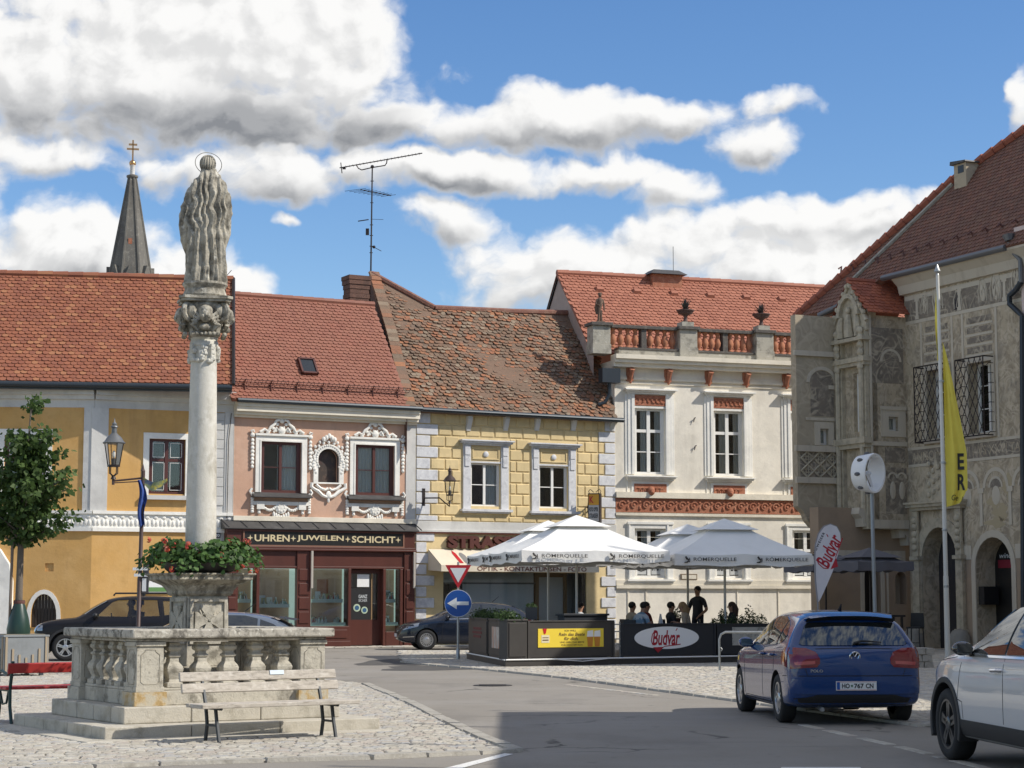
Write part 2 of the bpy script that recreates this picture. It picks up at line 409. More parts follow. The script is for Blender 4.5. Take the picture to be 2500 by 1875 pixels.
SLATE = mat('spire_stone', (0.155, 0.145, 0.125), 0.9, [((0.075, 0.07, 0.065), 0.9, 0.4, 0.7, (1, 1, 0.4), 0.7), ((0.26, 0.245, 0.21), 3, 0.55, 0.7, one, 0.6)], bumps=[(6, 0.05, 0.5)])
GOLD = mat('gilded_copper', (0.62, 0.36, 0.17), 0.25, metal=1.0)
BROWNF = mat('brown_window_frame', (0.085, 0.026, 0.02), 0.45)
WHITEF = mat('white_window_frame', (0.78, 0.77, 0.73), 0.45)
SHOPW = mat('mahogany_paint', (0.095, 0.028, 0.019), 0.4, [((0.065, 0.02, 0.014), 2, 0.4, 0.7, vert, 0.6)])
SHOPD = mat('dark_mahogany', (0.075, 0.024, 0.017), 0.45)
TANF = mat('tan_door_frame', (0.30, 0.19, 0.09), 0.6)
BLACKP = mat('sign_black', (0.018, 0.017, 0.016), 0.35)
GOLDL = mat('gold_letters', (0.62, 0.52, 0.32), 0.4)
ROOM = mat('dim_room', (0.035, 0.035, 0.036), 0.95)
ROOML = mat('glowing_shop_interior', (0.32, 0.42, 0.38), 0.8, emit=((0.6, 0.8, 0.72), 0.42))  # walls emit light themselves, standing in for the shop's lamps
CURT = mat('net_curtain', (0.82, 0.8, 0.75), 0.9, [((0.62, 0.6, 0.57), 8, 0.4, 0.7, (3, 3, 0.2), 0.6)])
GLASS = glass('window_glass', (0.9, 0.93, 0.93))
GLASSD = glass('lantern_glass', (0.9, 0.9, 0.88), fac=0.7)
WOODG = mat('grey_bench_wood', (0.47, 0.425, 0.36), 0.85, [((0.22, 0.19, 0.155), 2.2, 0.48, 0.66, (3, 3, 14), 0.75), ((0.15, 0.13, 0.11), 14, 0.6, 0.7, (1, 1, 4), 0.6), ((0.70, 0.66, 0.59), 12, 0.5, 0.7, one, 0.5)], bumps=[(40, 0.004, 0.6)])
REDP = mat('red_bench_paint', (0.42, 0.035, 0.03), 0.5, [((0.3, 0.03, 0.025), 6, 0.5, 0.7, one, 0.5)])
GREENI = mat('green_cast_iron', (0.018, 0.05, 0.045), 0.45, metal=0.2)
STEELG = mat('galvanised_steel', (0.42, 0.43, 0.42), 0.42, [((0.3, 0.31, 0.31), 8, 0.45, 0.7, one, 0.5)], metal=0.6)
POLEW = mat('white_pole', (0.66, 0.65, 0.6), 0.4)
BLACK = mat('black_plastic', (0.014, 0.014, 0.015), 0.5)
RUBBER = mat('tyre_rubber', (0.018, 0.018, 0.018), 0.85, bumps=[(80, 0.004, 0.4)])
ALU = mat('alloy_rim', (0.55, 0.55, 0.55), 0.3, metal=0.85)
CHROME = mat('chrome', (0.75, 0.75, 0.75), 0.08, metal=1.0)
SIGNRED = mat('sign_red', (0.50, 0.012, 0.02), 0.4)
SIGNBLUE = mat('sign_blue', (0.008, 0.085, 0.36), 0.4)
SIGNWHITE = mat('sign_white', (0.80, 0.80, 0.78), 0.45)
ADYELLOW = mat('poster_yellow', (0.78, 0.58, 0.05), 0.5)
INK = mat('ink_dark', (0.03, 0.028, 0.026), 0.6)
INKB = mat('ink_brown', (0.14, 0.035, 0.02), 0.6)
FENCE = mat('anthracite_panel', (0.040, 0.036, 0.032), 0.55, [((0.055, 0.05, 0.045), 3, 0.4, 0.7, one, 0.5)])
FENCEB = mat('navy_windbreak', (0.018, 0.022, 0.028), 0.5)
CANVAS = mat('white_parasol_canvas', (0.80, 0.79, 0.75), 0.85, [((0.70, 0.69, 0.65), 1.5, 0.45, 0.75, one, 0.5)], bumps=[(2.2, 0.10, 0.25)], spec=0.2)
CANVASD = mat('grey_parasol_canvas', (0.12, 0.12, 0.135), 0.85)
# ------------------------------------------------------------------ mesh builder
_txt = {}
def text_mesh(s, bold=0.0, ext=0.0, shear=0.0, space=1.0):
 key = (s, bold, ext, shear, space)
 if key in _txt:
  return _txt[key]
 c = bpy.data.curves.new("t", 'FONT')
 c.body = s
 c.size = 1.0
 c.offset = bold
 c.extrude = ext
 c.shear = shear
 c.space_character = space
 c.resolution_u = 3
 o = bpy.data.objects.new("t", c)
 COL.objects.link(o)
 dg = bpy.context.evaluated_depsgraph_get()
 dg.update()
 me = o.evaluated_get(dg).to_mesh()
 vs = [v.co.copy() for v in me.vertices]
 fs = [list(p.vertices) for p in me.polygons]
 o.evaluated_get(dg).to_mesh_clear()
 bpy.data.objects.remove(o)
 bpy.data.curves.remove(c)
 x0, x1 = min(v.x for v in vs), max(v.x for v in vs)
 y0, y1 = min(v.y for v in vs), max(v.y for v in vs)
 vs = [V((v.x - x0, v.y - y0, v.z)) for v in vs]
 _txt[key] = (vs, fs, x1 - x0, y1 - y0)
 return _txt[key]
def inside(p, poly):
 x, y = p[0], p[1]
 r = False
 j = len(poly) - 1
 for i in range(len(poly)):
  a, b = poly[i], poly[j]
  if (a[1] > y) != (b[1] > y) and x < (b[0] - a[0]) * (y - a[1]) / (b[1] - a[1]) + a[0]:
   r = not r
  j = i
 return r
def arc(cx, cz, r, a0, a1, n, rz=None):
 rz = rz or r
 return [(cx + r * math.cos(R(a0 + (a1 - a0) * i / n)), cz + rz * math.sin(R(a0 + (a1 - a0) * i / n))) for i in range(n + 1)]
def archpoly(x0, x1, z0, zs, zt, n=12):
 """door shape: straight to zs, then arch up to zt"""
 return [(x0, z0), (x1, z0)] + arc((x0 + x1) / 2, zs, (x1 - x0) / 2, 0, 180, n, zt - zs)
class MB:
 def __init__(s, m=None):
  s.v, s.f, s.k, s.mats = [], [], [], []
  s.M = Mx.Identity(4)
  s.cur = 0
  s.sm = []
  s.smooth = False
  if m:
   s.m(m)
 def m(s, mt, smooth=None):
  if mt not in s.mats:
   s.mats.append(mt)
  s.cur = s.mats.index(mt)
  if smooth is not None:
   s.smooth = smooth
  return s
 def at(s, x=0, y=0, z=0, rz=0, rx=0, ry=0, sc=1):
  s.M = Mx.Translation((x, y, z)) @ Mx.Rotation(rz, 4, 'Z') @ Mx.Rotation(ry, 4, 'Y') @ Mx.Rotation(rx, 4, 'X') @ Mx.Scale(sc, 4)
  return s
 def add(s, vs, fs):
  b = len(s.v)
  s.v += [s.M @ V(p) for p in vs]
  for q in fs:
   s.f.append([b + i for i in q])
   s.k.append(s.cur)
   s.sm.append(s.smooth)
  return s
 def box(s, x0, x1, y0, y1, z0, z1):
  vs = [(x, y, z) for z in (z0, z1) for y in (y0, y1) for x in (x0, x1)]
  return s.add(vs, [(0, 2, 3, 1), (4, 5, 7, 6), (0, 1, 5, 4), (2, 6, 7, 3), (0, 4, 6, 2), (1, 3, 7, 5)])
 def taper(s, x0, x1, y0, y1, z0, z1, ix=0, iy=0):
  vs = [(x0, y0, z0), (x1, y0, z0), (x1, y1, z0), (x0, y1, z0), (x0 + ix, y0 + iy, z1), (x1 - ix, y0 + iy, z1), (x1 - ix, y1 - iy, z1), (x0 + ix, y1 - iy, z1)]
  return s.add(vs, [(3, 2, 1, 0), (4, 5, 6, 7), (0, 1, 5, 4), (1, 2, 6, 5), (2, 3, 7, 6), (3, 0, 4, 7)])
 def prism(s, poly, a, b, ax='y', cap=True):
  n = len(poly)
  mk = {'y': lambda p, t: (p[0], t, p[1]), 'z': lambda p, t: (p[0], p[1], t), 'x': lambda p, t: (t, p[0], p[1])}[ax]
  vs = [mk(p, a) for p in poly] + [mk(p, b) for p in poly]
  fs = [(i, (i + 1) % n, n + (i + 1) % n, n + i) for i in range(n)]
  if cap:
   fs += [tuple(range(n - 1, -1, -1)), tuple(range(n, 2 * n))]
  return s.add(vs, fs)
 def tube(s, path, r, n=8, cap=True, closed=False):
  P = [V(p) for p in path]
  m = len(P)
  rs = r if isinstance(r, (list, tuple)) else [r] * m
  vs, up = [], None
  for i in range(m):
   a = P[(i - 1) % m] if (closed or i > 0) else P[i]
   b = P[(i + 1) % m] if (closed or i < m - 1) else P[i]
   t = (b - a).normalized()
   if up is None:
    up = V((0, 0, 1)) if abs(t.z) < 0.9 else V((1, 0, 0))
   x = t.cross(up).normalized()
   up = x.cross(t).normalized()
   vs += [P[i] + (x * math.cos(2 * math.pi * k / n) + up * math.sin(2 * math.pi * k / n)) * rs[i] for k in range(n)]
  fs = []
  for i in range(m if closed else m - 1):
   j = (i + 1) % m
   for k in range(n):
    l = (k + 1) % n
    fs.append((i * n + k, i * n + l, j * n + l, j * n + k))
  if cap and not closed:
   fs += [tuple(range(n - 1, -1, -1)), tuple((m - 1) * n + k for k in range(n))]
  return s.add(vs, fs)
 def lathe(s, prof, n=20, c=(0, 0, 0), ph=0.0, ax='z', sy=1.0, cap=True):
  vs = []
  for (r, z) in prof:
   for k in range(n):
    a = 2 * math.pi * (k + ph) / n
    x, y = r * math.cos(a), r * math.sin(a) * sy
    q = (x, y, z) if ax == 'z' else ((x, z, y) if ax == 'y' else (z, x, y))
    vs.append((q[0] + c[0], q[1] + c[1], q[2] + c[2]))
  fs = []
  for i in range(len(prof) - 1):
   for k in range(n):
    l = (k + 1) % n
    fs.append((i * n + k, i * n + l, (i + 1) * n + l, (i + 1) * n + k))
  if cap:
   fs += [tuple(range(n - 1, -1, -1)), tuple((len(prof) - 1) * n + k for k in range(n))]
  return s.add(vs, fs)
 def ball(s, c, r, n=10, m=7):
  r = r if isinstance(r, (tuple, list)) else (r, r, r)
  vs = [(c[0], c[1], c[2] - r[2])]
  for i in range(1, m):
   t = -math.pi / 2 + math.pi * i / m
   for k in range(n):
    a = 2 * math.pi * k / n
    vs.append((c[0] + r[0] * math.cos(t) * math.cos(a), c[1] + r[1] * math.cos(t) * math.sin(a), c[2] + r[2] * math.sin(t)))
  vs.append((c[0], c[1], c[2] + r[2]))
  fs = []
  for k in range(n):
   l = (k + 1) % n
   fs.append((0, 1 + l, 1 + k))
   for i in range(m - 2):
    fs.append((1 + i * n + k, 1 + i * n + l, 1 + (i + 1) * n + l, 1 + (i + 1) * n + k))
   fs.append((1 + (m - 2) * n + k, 1 + (m - 2) * n + l, len(vs) - 1))
  return s.add(vs, fs)
 def grid(s, fn, nu, nv, wrapu=False):
  vs = [fn(i, j) for j in range(nv) for i in range(nu)]
  fs = []
  for j in range(nv - 1):
   for i in range(nu if wrapu else nu - 1):
    k = (i + 1) % nu
    fs.append((j * nu + i, j * nu + k, (j + 1) * nu + k, (j + 1) * nu + i))
  return s.add(vs, fs)
 def text(s, t, x0, x1, z0, z1, y, bold=0.0, shear=0.0, depth=0.004, fit=True, rot=0.0, space=1.0):
  """lettering in the local x-z plane, facing -y, filling the box"""
  vs, fs, w, h = text_mesh(t, bold, 0.02, shear, space)
  sx, sz = (x1 - x0) / w, (z1 - z0) / h
  if not fit:
   sx = sz = min(sx, sz)
  ox, oz = x0 + ((x1 - x0) - w * sx) / 2, z0 + ((z1 - z0) - h * sz) / 2
  cx, cz = (x0 + x1) / 2, (z0 + z1) / 2
  q = []
  for v in vs:
   x, z = ox + v.x * sx - cx, oz + v.y * sz - cz
   q.append((cx + x * math.cos(rot) - z * math.sin(rot), y - v.z / 0.02 * depth * 0.5, cz + x * math.sin(rot) + z * math.cos(rot)))
  return s.add(q, fs)
 def plate(s, poly, holes, y0, y1, reveal=None):
  """flat plate in x-z between y0 (front) and y1, with holes cut through"""
  pts, edges, n0 = [], [], 0
  for pl in [poly] + holes:
   k = len(pl)
   pts += [V((p[0], p[1])) for p in pl]
   edges += [(n0 + i, n0 + (i + 1) % k) for i in range(k)]
   n0 += k
  ov, oe, of, _, _, _ = delaunay_2d_cdt(pts, edges, [], 0, 1e-5)
  fs = []
  for t in of:
   c = sum((ov[i] for i in t), V((0, 0))) / len(t)
   if inside(c, poly) and not any(inside(c, h) for h in holes):
    fs.append(t)
  s.add([(p.x, y0, p.y) for p in ov], fs)
  for pl in [poly] + holes:
   k = len(pl)
   s.add([(p[0], y0, p[1]) for p in pl] + [(p[0], y1, p[1]) for p in pl], [(i, (i + 1) % k, k + (i + 1) % k, k + i) for i in range(k)])
  return s
 def build(s, name, parent=None, sharp=None, bevel=0.0, loc=None, rz=None, smooth=None, weld=False, sub=0):
  me = bpy.data.meshes.new(name)
  me.from_pydata([tuple(p) for p in s.v], [], s.f)
  for mt in s.mats:
   me.materials.append(mt)
  me.polygons.foreach_set('material_index', s.k)
  sm = s.sm if smooth is None else [smooth] * len(s.f)
  me.polygons.foreach_set('use_smooth', sm)
  bm = bmesh.new()
  bm.from_mesh(me)
  if weld:
   bmesh.ops.remove_doubles(bm, verts=bm.verts, dist=1e-4)
  bmesh.ops.recalc_face_normals(bm, faces=bm.faces)
  bm.to_mesh(me)
  bm.free()
  if any(sm):
   try:
    me.set_sharp_from_angle(angle=R(sharp or 40))
   except Exception:
    pass
  me.update()
  o = bpy.data.objects.new(name, me)
  COL.objects.link(o)
  if parent is not None:
   o.parent = parent
  if loc is not None:
   o.location = loc
  if rz is not None:
   o.rotation_euler = (0, 0, rz)
  if sub:
   sm_ = o.modifiers.new("subdivision", 'SUBSURF')
   sm_.levels = sm_.render_levels = sub
  if bevel:
   b = o.modifiers.new("bevel", 'BEVEL')
   b.width = bevel
   b.segments = 2
   b.limit_method = 'ANGLE'
   b.angle_limit = R(35)
  return o
def tag(o, label=None, cat=None, group=None, kind=None):
 for k, v in (('label', label), ('category', cat), ('group', group), ('kind', kind)):
  if v:
   o[k] = v
 return o
def thing(name, label, cat, loc=(0, 0, 0), rz=0.0, group=None):
 o = bpy.data.objects.new(name, None)
 o.empty_display_size = 0.3
 COL.objects.link(o)
 o.location = loc
 o.rotation_euler = (0, 0, rz)
 return tag(o, label, cat, group)
def fthing(name, label, cat, fr, group=None):
 return thing(name, label, cat, fr.o, fr.a, group)
KIDS = {}
def children(o):
 return [c for c in bpy.data.objects if c.parent == o]
def copy_tree(o, parent=None, first=True):
 c = o.copy()
 COL.objects.link(c)
 if not first:
  c.parent = parent
 for ch in children(o):
  copy_tree(ch, c, False)
 return c
def tiles(mb, o, e, up, nrm, poly, w=0.18, ex=0.145, th=0.022, jit=0.0, rag=0.0, seed=1, sag=None):
 """overlapping round-ended clay tiles on the plane o + a*e + b*up; poly in (a, b)"""
 rg = random.Random(seed)
 b0, b1 = min(p[1] for p in poly), max(p[1] for p in poly)
 a0, a1 = min(p[0] for p in poly), max(p[0] for p in poly)
 row = 0
 b = b0
 outline = [(0, .42), (.1, .16), (.3, .03), (.5, 0), (.7, .03), (.9, .16), (1, .42)]
 while b < b1:
  a = a0 - (w / 2 if row % 2 else 0)
  while a < a1:
   if inside((a + w / 2, b + ex * 0.55), poly):
    da, db = rg.uniform(-jit, jit) * w, rg.uniform(-jit, jit) * ex * 2
    tl = th * (1 + rg.uniform(-1, 1) * rag)
    sk = rg.uniform(-1, 1) * rag * 0.35
    vs = []
    for (x, y) in outline:
     q = b + db + y * ex * 0.9 + sk * (x - 0.5) * ex
     aa = a + da + (0.02 + 0.96 * x) * w
     dz = sag(aa, q) if sag else 0.0
     vs.append(o + e * aa + up * q + nrm * (tl + dz))
    for x in (0.98, 0.02):
     aa, q = a + da + x * w, b + db + 1.35 * ex
     dz = sag(aa, q) if sag else 0.0
     vs.append(o + e * aa + up * q + nrm * (0.002 + dz))
    n = len(outline)
    for i in range(n):
     vs.append(vs[i] - nrm * (tl + 0.004))
    mb.add(vs, [tuple(range(n + 2))] + [(i, i + 1, n + 2 + i + 1, n + 2 + i) for i in range(n - 1)])
   a += w
  b += ex
  row += 1
class Roof:
 """a sloping roof plane over a facade frame"""
 def __init__(s, fr, y0, z0, deg):
  s.fr, s.y0, s.z0, s.deg = fr, y0, z0, deg
  s.o = V((0, y0, z0))
  s.e = V((1, 0, 0))
  s.up = V((0, math.cos(R(deg)), math.sin(R(deg))))
  s.n = V((0, -math.sin(R(deg)), math.cos(R(deg))))
 def uv(s, px, py):
  x, y, z = s.fr.slope(px, py, s.y0, s.z0, s.deg)
  return (x, (V((0, y, z)) - s.o).dot(s.up))
 def p(s, a, b, h=0.0):
  return s.o + s.e * a + s.up * b + s.n * h
 def deck(s, mb, poly, th=0.12):
  n = len(poly)
  mb.add([s.p(a, b, -0.004) for a, b in poly] + [s.p(a, b, -th) for a, b in poly], [tuple(range(n)), tuple(range(2 * n - 1, n - 1, -1))] + [(i, n + i, n + (i + 1) % n, (i + 1) % n) for i in range(n)])
 def ridge(s, mb, a, b, r=0.09, seg=0.38):
  p, q = s.p(*a), s.p(*b)
  L = (q - p).length
  n = max(1, int(L / seg))
  for i in range(n):
   u, v_ = p.lerp(q, i / n), p.lerp(q, (i + 1.06) / n)
   mb.tube([u, v_], [r * 1.0, r * 1.16], 8)
# ------------------------------------------------------------------ facade helpers
def rc(fr, p0, p1, top, bot, y=0.0):
 pm = (p0 + p1) / 2
 return fr.loc(p0, (top + bot) / 2, y)[0], fr.loc(p1, (top + bot) / 2, y)[0], fr.loc(pm, bot, y)[1], fr.loc(pm, top, y)[1]
def rect(x0, x1, z0, z1):
 return [(x0, z0), (x1, z0), (x1, z1), (x0, z1)]
def room(mb, x0, x1, z0, z1, y0, y1, m=None):
 mb.m(m or ROOM)
 vs = [(x, y, z) for z in (z0, z1) for y in (y0, y1) for x in (x0, x1)]
 mb.add(vs, [(0, 1, 3, 2), (4, 6, 7, 5), (2, 3, 7, 6), (0, 2, 6, 4), (1, 5, 7, 3)])
def wavy(mb, x0, x1, z0, z1, y, amp=0.025, per=0.11):
 n = max(6, int((x1 - x0) / per * 6))
 mb.m(CURT, True)
 mb.grid(lambda i, j: (x0 + (x1 - x0) * i / (n - 1), y + amp * math.sin((x0 + (x1 - x0) * i / (n - 1)) * 6.28 / per), z0 + (z1 - z0) * j), n, 2)
 mb.smooth = False
def window(root, x0, x1, z0, z1, y=0.12, fm=None, bars=(0.5,), cols=2, fw=0.07, curtains=(), mull=0.07, glassm=None, name='window', sash=0.045):
 b = MB(fm or WHITEF)
 b.box(x0, x0 + fw, y, y + .07, z0, z1).box(x1 - fw, x1, y, y + .07, z0, z1)
 b.box(x0 + fw, x1 - fw, y, y + .07, z0, z0 + fw).box(x0 + fw, x1 - fw, y, y + .07, z1 - fw, z1)
 iw = (x1 - x0 - 2 * fw) / cols
 for i in range(1, cols):
  c = x0 + fw + iw * i
  b.box(c - mull / 2, c + mull / 2, y - .012, y + .072, z0 + fw, z1 - fw)
 for (f, bw) in [(q if isinstance(q, tuple) else (q, 0.03)) for q in bars]:
  zc = z0 + (z1 - z0) * f
  b.box(x0 + fw, x1 - fw, y + .006, y + .06, zc - bw / 2, zc + bw / 2)
 for i in range(cols):
  a, c = x0 + fw + iw * i + .002, x0 + fw + iw * (i + 1) - .002
  b.box(a, a + sash, y - .006, y + .05, z0 + fw, z1 - fw).box(c - sash, c, y - .006, y + .05, z0 + fw, z1 - fw)
 room(b, x0, x1, z0, z1, y + .08, y + .9)
 o = b.build(name, root)
 g_ = MB(glassm or GLASS).box(x0 + fw, x1 - fw, y + .024, y + .03, z0 + fw, z1 - fw)
 g_.build('pane', o)
 if curtains:
  c = MB(CURT)
  for (f0, f1) in curtains:
   wavy(c, x0 + (x1 - x0) * f0, x0 + (x1 - x0) * f1, z0 + .02, z1 - .02, y + .12)
  c.build('curtain', o)
 return o
def hood(mb, x0, x1, z, steps):
 """moulded ledge; steps of (projection, height, side extension) from the bottom upwards"""
 for (pr, h, ext) in steps:
  mb.box(x0 - ext, x1 + ext, -pr, 0.0, z, z + h)
  z += h + 0.0005
 return z
# ------------------------------------------------------------------ frames of the houses
L0 = Fr(gp(855, 1579), 28.0)
def shifted(fr, px, deg=None):
 return Fr(fr.o + fr.e * fr.loc(px, 1400)[0], math.degrees(fr.a) if deg is None else deg)
H2 = shifted(L0, 565)
H3 = shifted(L0, 1013)
H4 = shifted(L0, 1503, 19.0)
_H1 = Fr(H2.o, 23.0)
H1B = shifted(_H1, 222)
H1A = Fr(H1B.o, 4.0)
X2 = H3.loc(1013, 1400)[0]
W2 = (H3.o - H2.o).length
W3 = (H4.o - H3.o).length
W1 = (H2.o - H1B.o).length
# salmon house with the jeweller's shop
def pink_house():
 fr = H2
 root = fthing('salmon_house', 'salmon pink house with white stucco garlands above a dark red shopfront', 'house', fr)
 ze = fr.loc(780, 1003)[1]
 zt = fr.loc(780, 1275)[1]
 w1 = rc(fr, 636, 735, 1079, 1203)
 w2 = rc(fr, 866, 962, 1087, 1209)
 n0 = rc(fr, 775, 826.5, 1096, 1178)
 niche = archpoly(n0[0], n0[1], n0[2], n0[3] - (n0[1] - n0[0]) * .45, n0[3])
 b = MB(PINK)
 zs = fr.loc(780, 1300)[1]
 b.plate(rect(0, W2, zs - .3, ze), [rect(*w1), rect(*w2), niche], 0, .28)
 b.box(0, W2, .29, 7.0, 0, zs - .31)
 b.box(0, .2, .29, 7, zs - .3, ze).box(W2 - .2, W2, .29, 7, zs - .3, ze)
 b.build('wall', root)
 b = MB(GREYTRIM)
 f0 = rc(fr, 570, 990, 1022, 1270)
 b.box(0.0, f0[0], -.03, -.001, zt, ze - .003).box(f0[1], W2 - .005, -.03, -.001, zt, ze - .003)
 b.box(f0[0] + .001, f0[1] - .001, -.032, -.001, f0[3] + .0, ze - .003)
 b.m(CREAM)
 b.box(-.02, W2, -.36, -.034, ze - .16, ze).box(-.01, W2, -.40, .3, ze + .001, ze + .2).box(-.02, W2, -.25, -.034, ze - .26, ze - .161).box(-.01, W2, -.12, -.034, ze - .34, ze - .261)
 b.build('cornice', root, bevel=.01)
 b = MB(CREAM)
 b.box(0, W2, -.12, -.031, zt, zt + .16).box(0, W2, -.07, -.031, zt - .12, zt - .001)
 b.build('ledge', root, bevel=.01)
 for (x0, x1, z0, z1) in (w1, w2):
  window(root, x0, x1, z0, z1, .06, BROWNF, ((.5, .025),), fw=.09, curtains=((.45, .95),) if x0 == w1[0] else ((.05, .47), (.53, .95)), mull=.09, sash=.05)
  s = MB(WHITES)
  t = .19
  s.box(x0 - t, x0, -.06, -.001, z0, z1 + t).box(x1, x1 + t, -.06, -.001, z0, z1 + t).box(x0, x1, -.06, -.001, z1, z1 + t)
  s.box(x0 - t - .03, x1 + t + .03, -.12, -.001, z1 + t, z1 + t + .07)
  s.box(x0 - .05, x0, -.08, -.061, z0, z1 + .05).box(x1, x1 + .05, -.08, -.061, z0, z1 + .05).box(x0, x1, -.08, -.061, z1, z1 + .05)
  s.smooth = True
  xc = (x0 + x1) / 2
  for sg in (-1, 1):
   ex_ = xc + sg * ((x1 - x0) / 2 + t + .12)
   for k in range(8):
    r = .075 - .004 * abs(k - 3)
    s.ball((ex_, -.05, z1 + .02 - k * .125), (r, .05, .068), 8, 6)
   s.ball((ex_, -.05, z1 + .19), (.09, .06, .08), 8, 6)
   s.tube([(ex_ + sg * .01, -.05, z1 + .25), (ex_ + sg * .06, -.06, z1 + .33), (ex_ - sg * .03, -.06, z1 + .36), (ex_ - sg * .05, -.06, z1 + .29)], .035, 6)
   pts = [(xc + sg * q, -.07, z1 + t + .09 + h) for q, h in ((.78, .02), (.62, .12), (.5, .06), (.4, .2), (.27, .3), (.2, .42), (.08, .45))]
   s.tube(pts, [.05, .05, .045, .055, .05, .05, .04], 7)
   s.tube([(xc + sg * q, -.06, z1 + t + .08 + h) for q, h in ((.3, .04), (.2, .2), (.1, .1), (.05, .24))], .04, 6)
   s.ball((xc + sg * .5, -.06, z1 + t + .12), (.07, .05, .07), 8, 6)
   s.tube([(ex_ + sg * .0, -.05, z0 + .12), (ex_ + sg * .07, -.06, z0 + .02), (ex_, -.06, z0 - .1), (ex_ - sg * .05, -.06, z0 - .02)], .045, 6)
   for k in range(6):
    s.ball((ex_ - sg * .02, -.05, z0 - .22 - k * .085), (.065, .05, .055), 8, 6)
   for k in range(3):
    s.ball((ex_ - sg * .26, -.05, z0 - .5 - k * .085), (.06, .05, .055), 8, 6)
   for k in range(9):
    q = k / 8
    s.ball((ex_ - sg * (.34 + .55 * q), -.05, z0 - .42 - .17 * math.sin(q * 3.0)), (.06, .05, .055), 8, 6)
  s.ball((xc, -.06, z1 + t + .74), (.06, .05, .12), 8, 6)
  s.ball((xc, -.06, z1 + t + .62), (.16, .05, .07), 8, 6)
  s.ball((xc, -.06, z1 + t + .50), (.09, .05, .08), 8, 6)
  for sg in (-1, 1):
   for q, h, r in ((.16, .32, .07), (.3, .18, .07), (.44, .1, .06), (.22, .12, .08), (.68, .06, .06)):
    s.ball((xc + sg * q, -.04, z1 + t + .07 + h), (r, .035, r * .8), 8, 5)
  s.ball((xc, -.06, z1 + t + .18), (.13, .06, .14), 8, 6)
  s.lathe([(.0, -.12), (.10, -.11), (.2, -.09), (.215, -.05), (.215, 0)], 16, (xc, 0, z0 - .5), 0, 'y')
  for k in range(8):
   a = k * math.pi / 4
   s.ball((xc + .12 * math.cos(a), -.1, z0 - .5 + .12 * math.sin(a)), (.05, .03, .05), 6, 5)
  for k in range(-3, 4):
   s.ball((xc + k * .085, -.06, z0 - .74 - .05 * (3 - abs(k)) * .8), (.05, .05, .12), 7, 5)
  s.ball((xc, -.05, z0 - 1.02), (.05, .05, .07), 7, 5)
  s.smooth = False
  s.box(x0 - t - .1, x1 + t + .1, -.09, -.001, z0 - .42, z0 - .3)
  for sg in (-1, 1):
   c = xc + sg * ((x1 - x0) / 2 + .02)
   s.box(c - .13, c + .13, -.13, -.091, z0 - .56, z0 - .3)
  s.build('window_surround', root, sharp=35)
  k = MB(LEADROOF)
  k.prism([(-.30, z0 - .17), (-.30, z0 - .14), (0, z0), (0, z0 - .17)], x0 - t - .13, x1 + t + .13, 'x')
  k.build('window_sill', root)
 x0, x1, z0, z1 = n0
 p = MB(mat('old_painting', (0.05, 0.036, 0.028), 0.5, [((0.14, 0.09, 0.06), 4, .5, .7, one, .8), ((0.10, 0.035, 0.03), 3, .55, .7, one, .7)]))
 p.add([(x, .2, z) for x, z in niche], [tuple(range(len(niche)))])
 p.m(BLACKP)
 p.tube([(x, .05, z) for x, z in niche], .03, 6, closed=True)
 p.build('niche_painting', root)
 s = MB(WHITES)
 big = archpoly(x0 - .16, x1 + .16, z0 - .05, z1 - (x1 - x0) * .45, z1 + .15)
 s.plate(big, [niche], -.08, -.001)
 s.smooth = True
 xc, zc = (x0 + x1) / 2, z1 - (x1 - x0) * .45
 for k in range(-2, 23):
  a = R(-14 + 208 * k / 20)
  rr = .62 if k % 2 else .54
  s.ball((xc + rr * math.cos(a), -.05, zc + rr * 1.05 * math.sin(a)), (.055, .04, .06), 7, 5)
  s.ball((xc + .44 * math.cos(a), -.085, zc + .46 * math.sin(a)), (.035, .03, .035), 6, 5)
 for k in range(5):
  s.ball((xc - .2 + k * .1, -.09, zc + .66 + .06 * (2 - abs(k - 2))), (.08, .06, .09), 7, 5)
 for sg in (-1, 1):
  for k in range(5):
   s.ball((xc + sg * (.50 + .05 * math.sin(k)), -.06, zc - .05 - k * .1), (.07, .05, .07), 7, 5)
  s.tube([(xc + sg * q, -.06, z0 + h) for q, h in ((.6, -.02), (.62, -.16), (.5, -.24), (.38, -.3), (.22, -.44), (.05, -.5))], [.06, .06, .055, .07, .06, .05], 7)
  s.tube([(xc + sg * q, -.06, z0 + h) for q, h in ((.45, -.08), (.3, -.2), (.12, -.26), (.02, -.2))], .05, 6)
 s.ball((xc, -.06, z0 - .6), (.05, .05, .09), 7, 5)
 s.ball((xc, -.07, z0 - .42), (.1, .06, .14), 7, 5)
 s.build('niche_surround', root, sharp=35)
 y0 = -.42
 zr = fr.loc(780, 984, y0)[1]
 rf = Roof(fr, y0, zr, 52)
 poly = [rf.uv(568, 978), rf.uv(1003, 1001), rf.uv(1003 - 80, 745), rf.uv(548, 716)]
 eav = min(poly[0][1], poly[1][1])
 poly[0], poly[1] = (poly[0][0] + .02, 0.0), (poly[1][0], 0.0)
 top = (poly[2][1] + poly[3][1]) / 2
 poly[2], poly[3] = (poly[1][0] - .02, top), (poly[0][0] - .25, top)
 b = MB(TILE_PINK)
 rf.deck(b, poly)
 tiles(b, rf.o, rf.e, rf.up, rf.n, poly, .185, .15, .036, .025, .15, 3)
 b.m(TILE_PINK, True)
 rf.ridge(b, (poly[3][0], top), (poly[2][0], top), .1)
 b.smooth = False
 q = [rf.p(poly[3][0], top), rf.p(poly[2][0], top)]
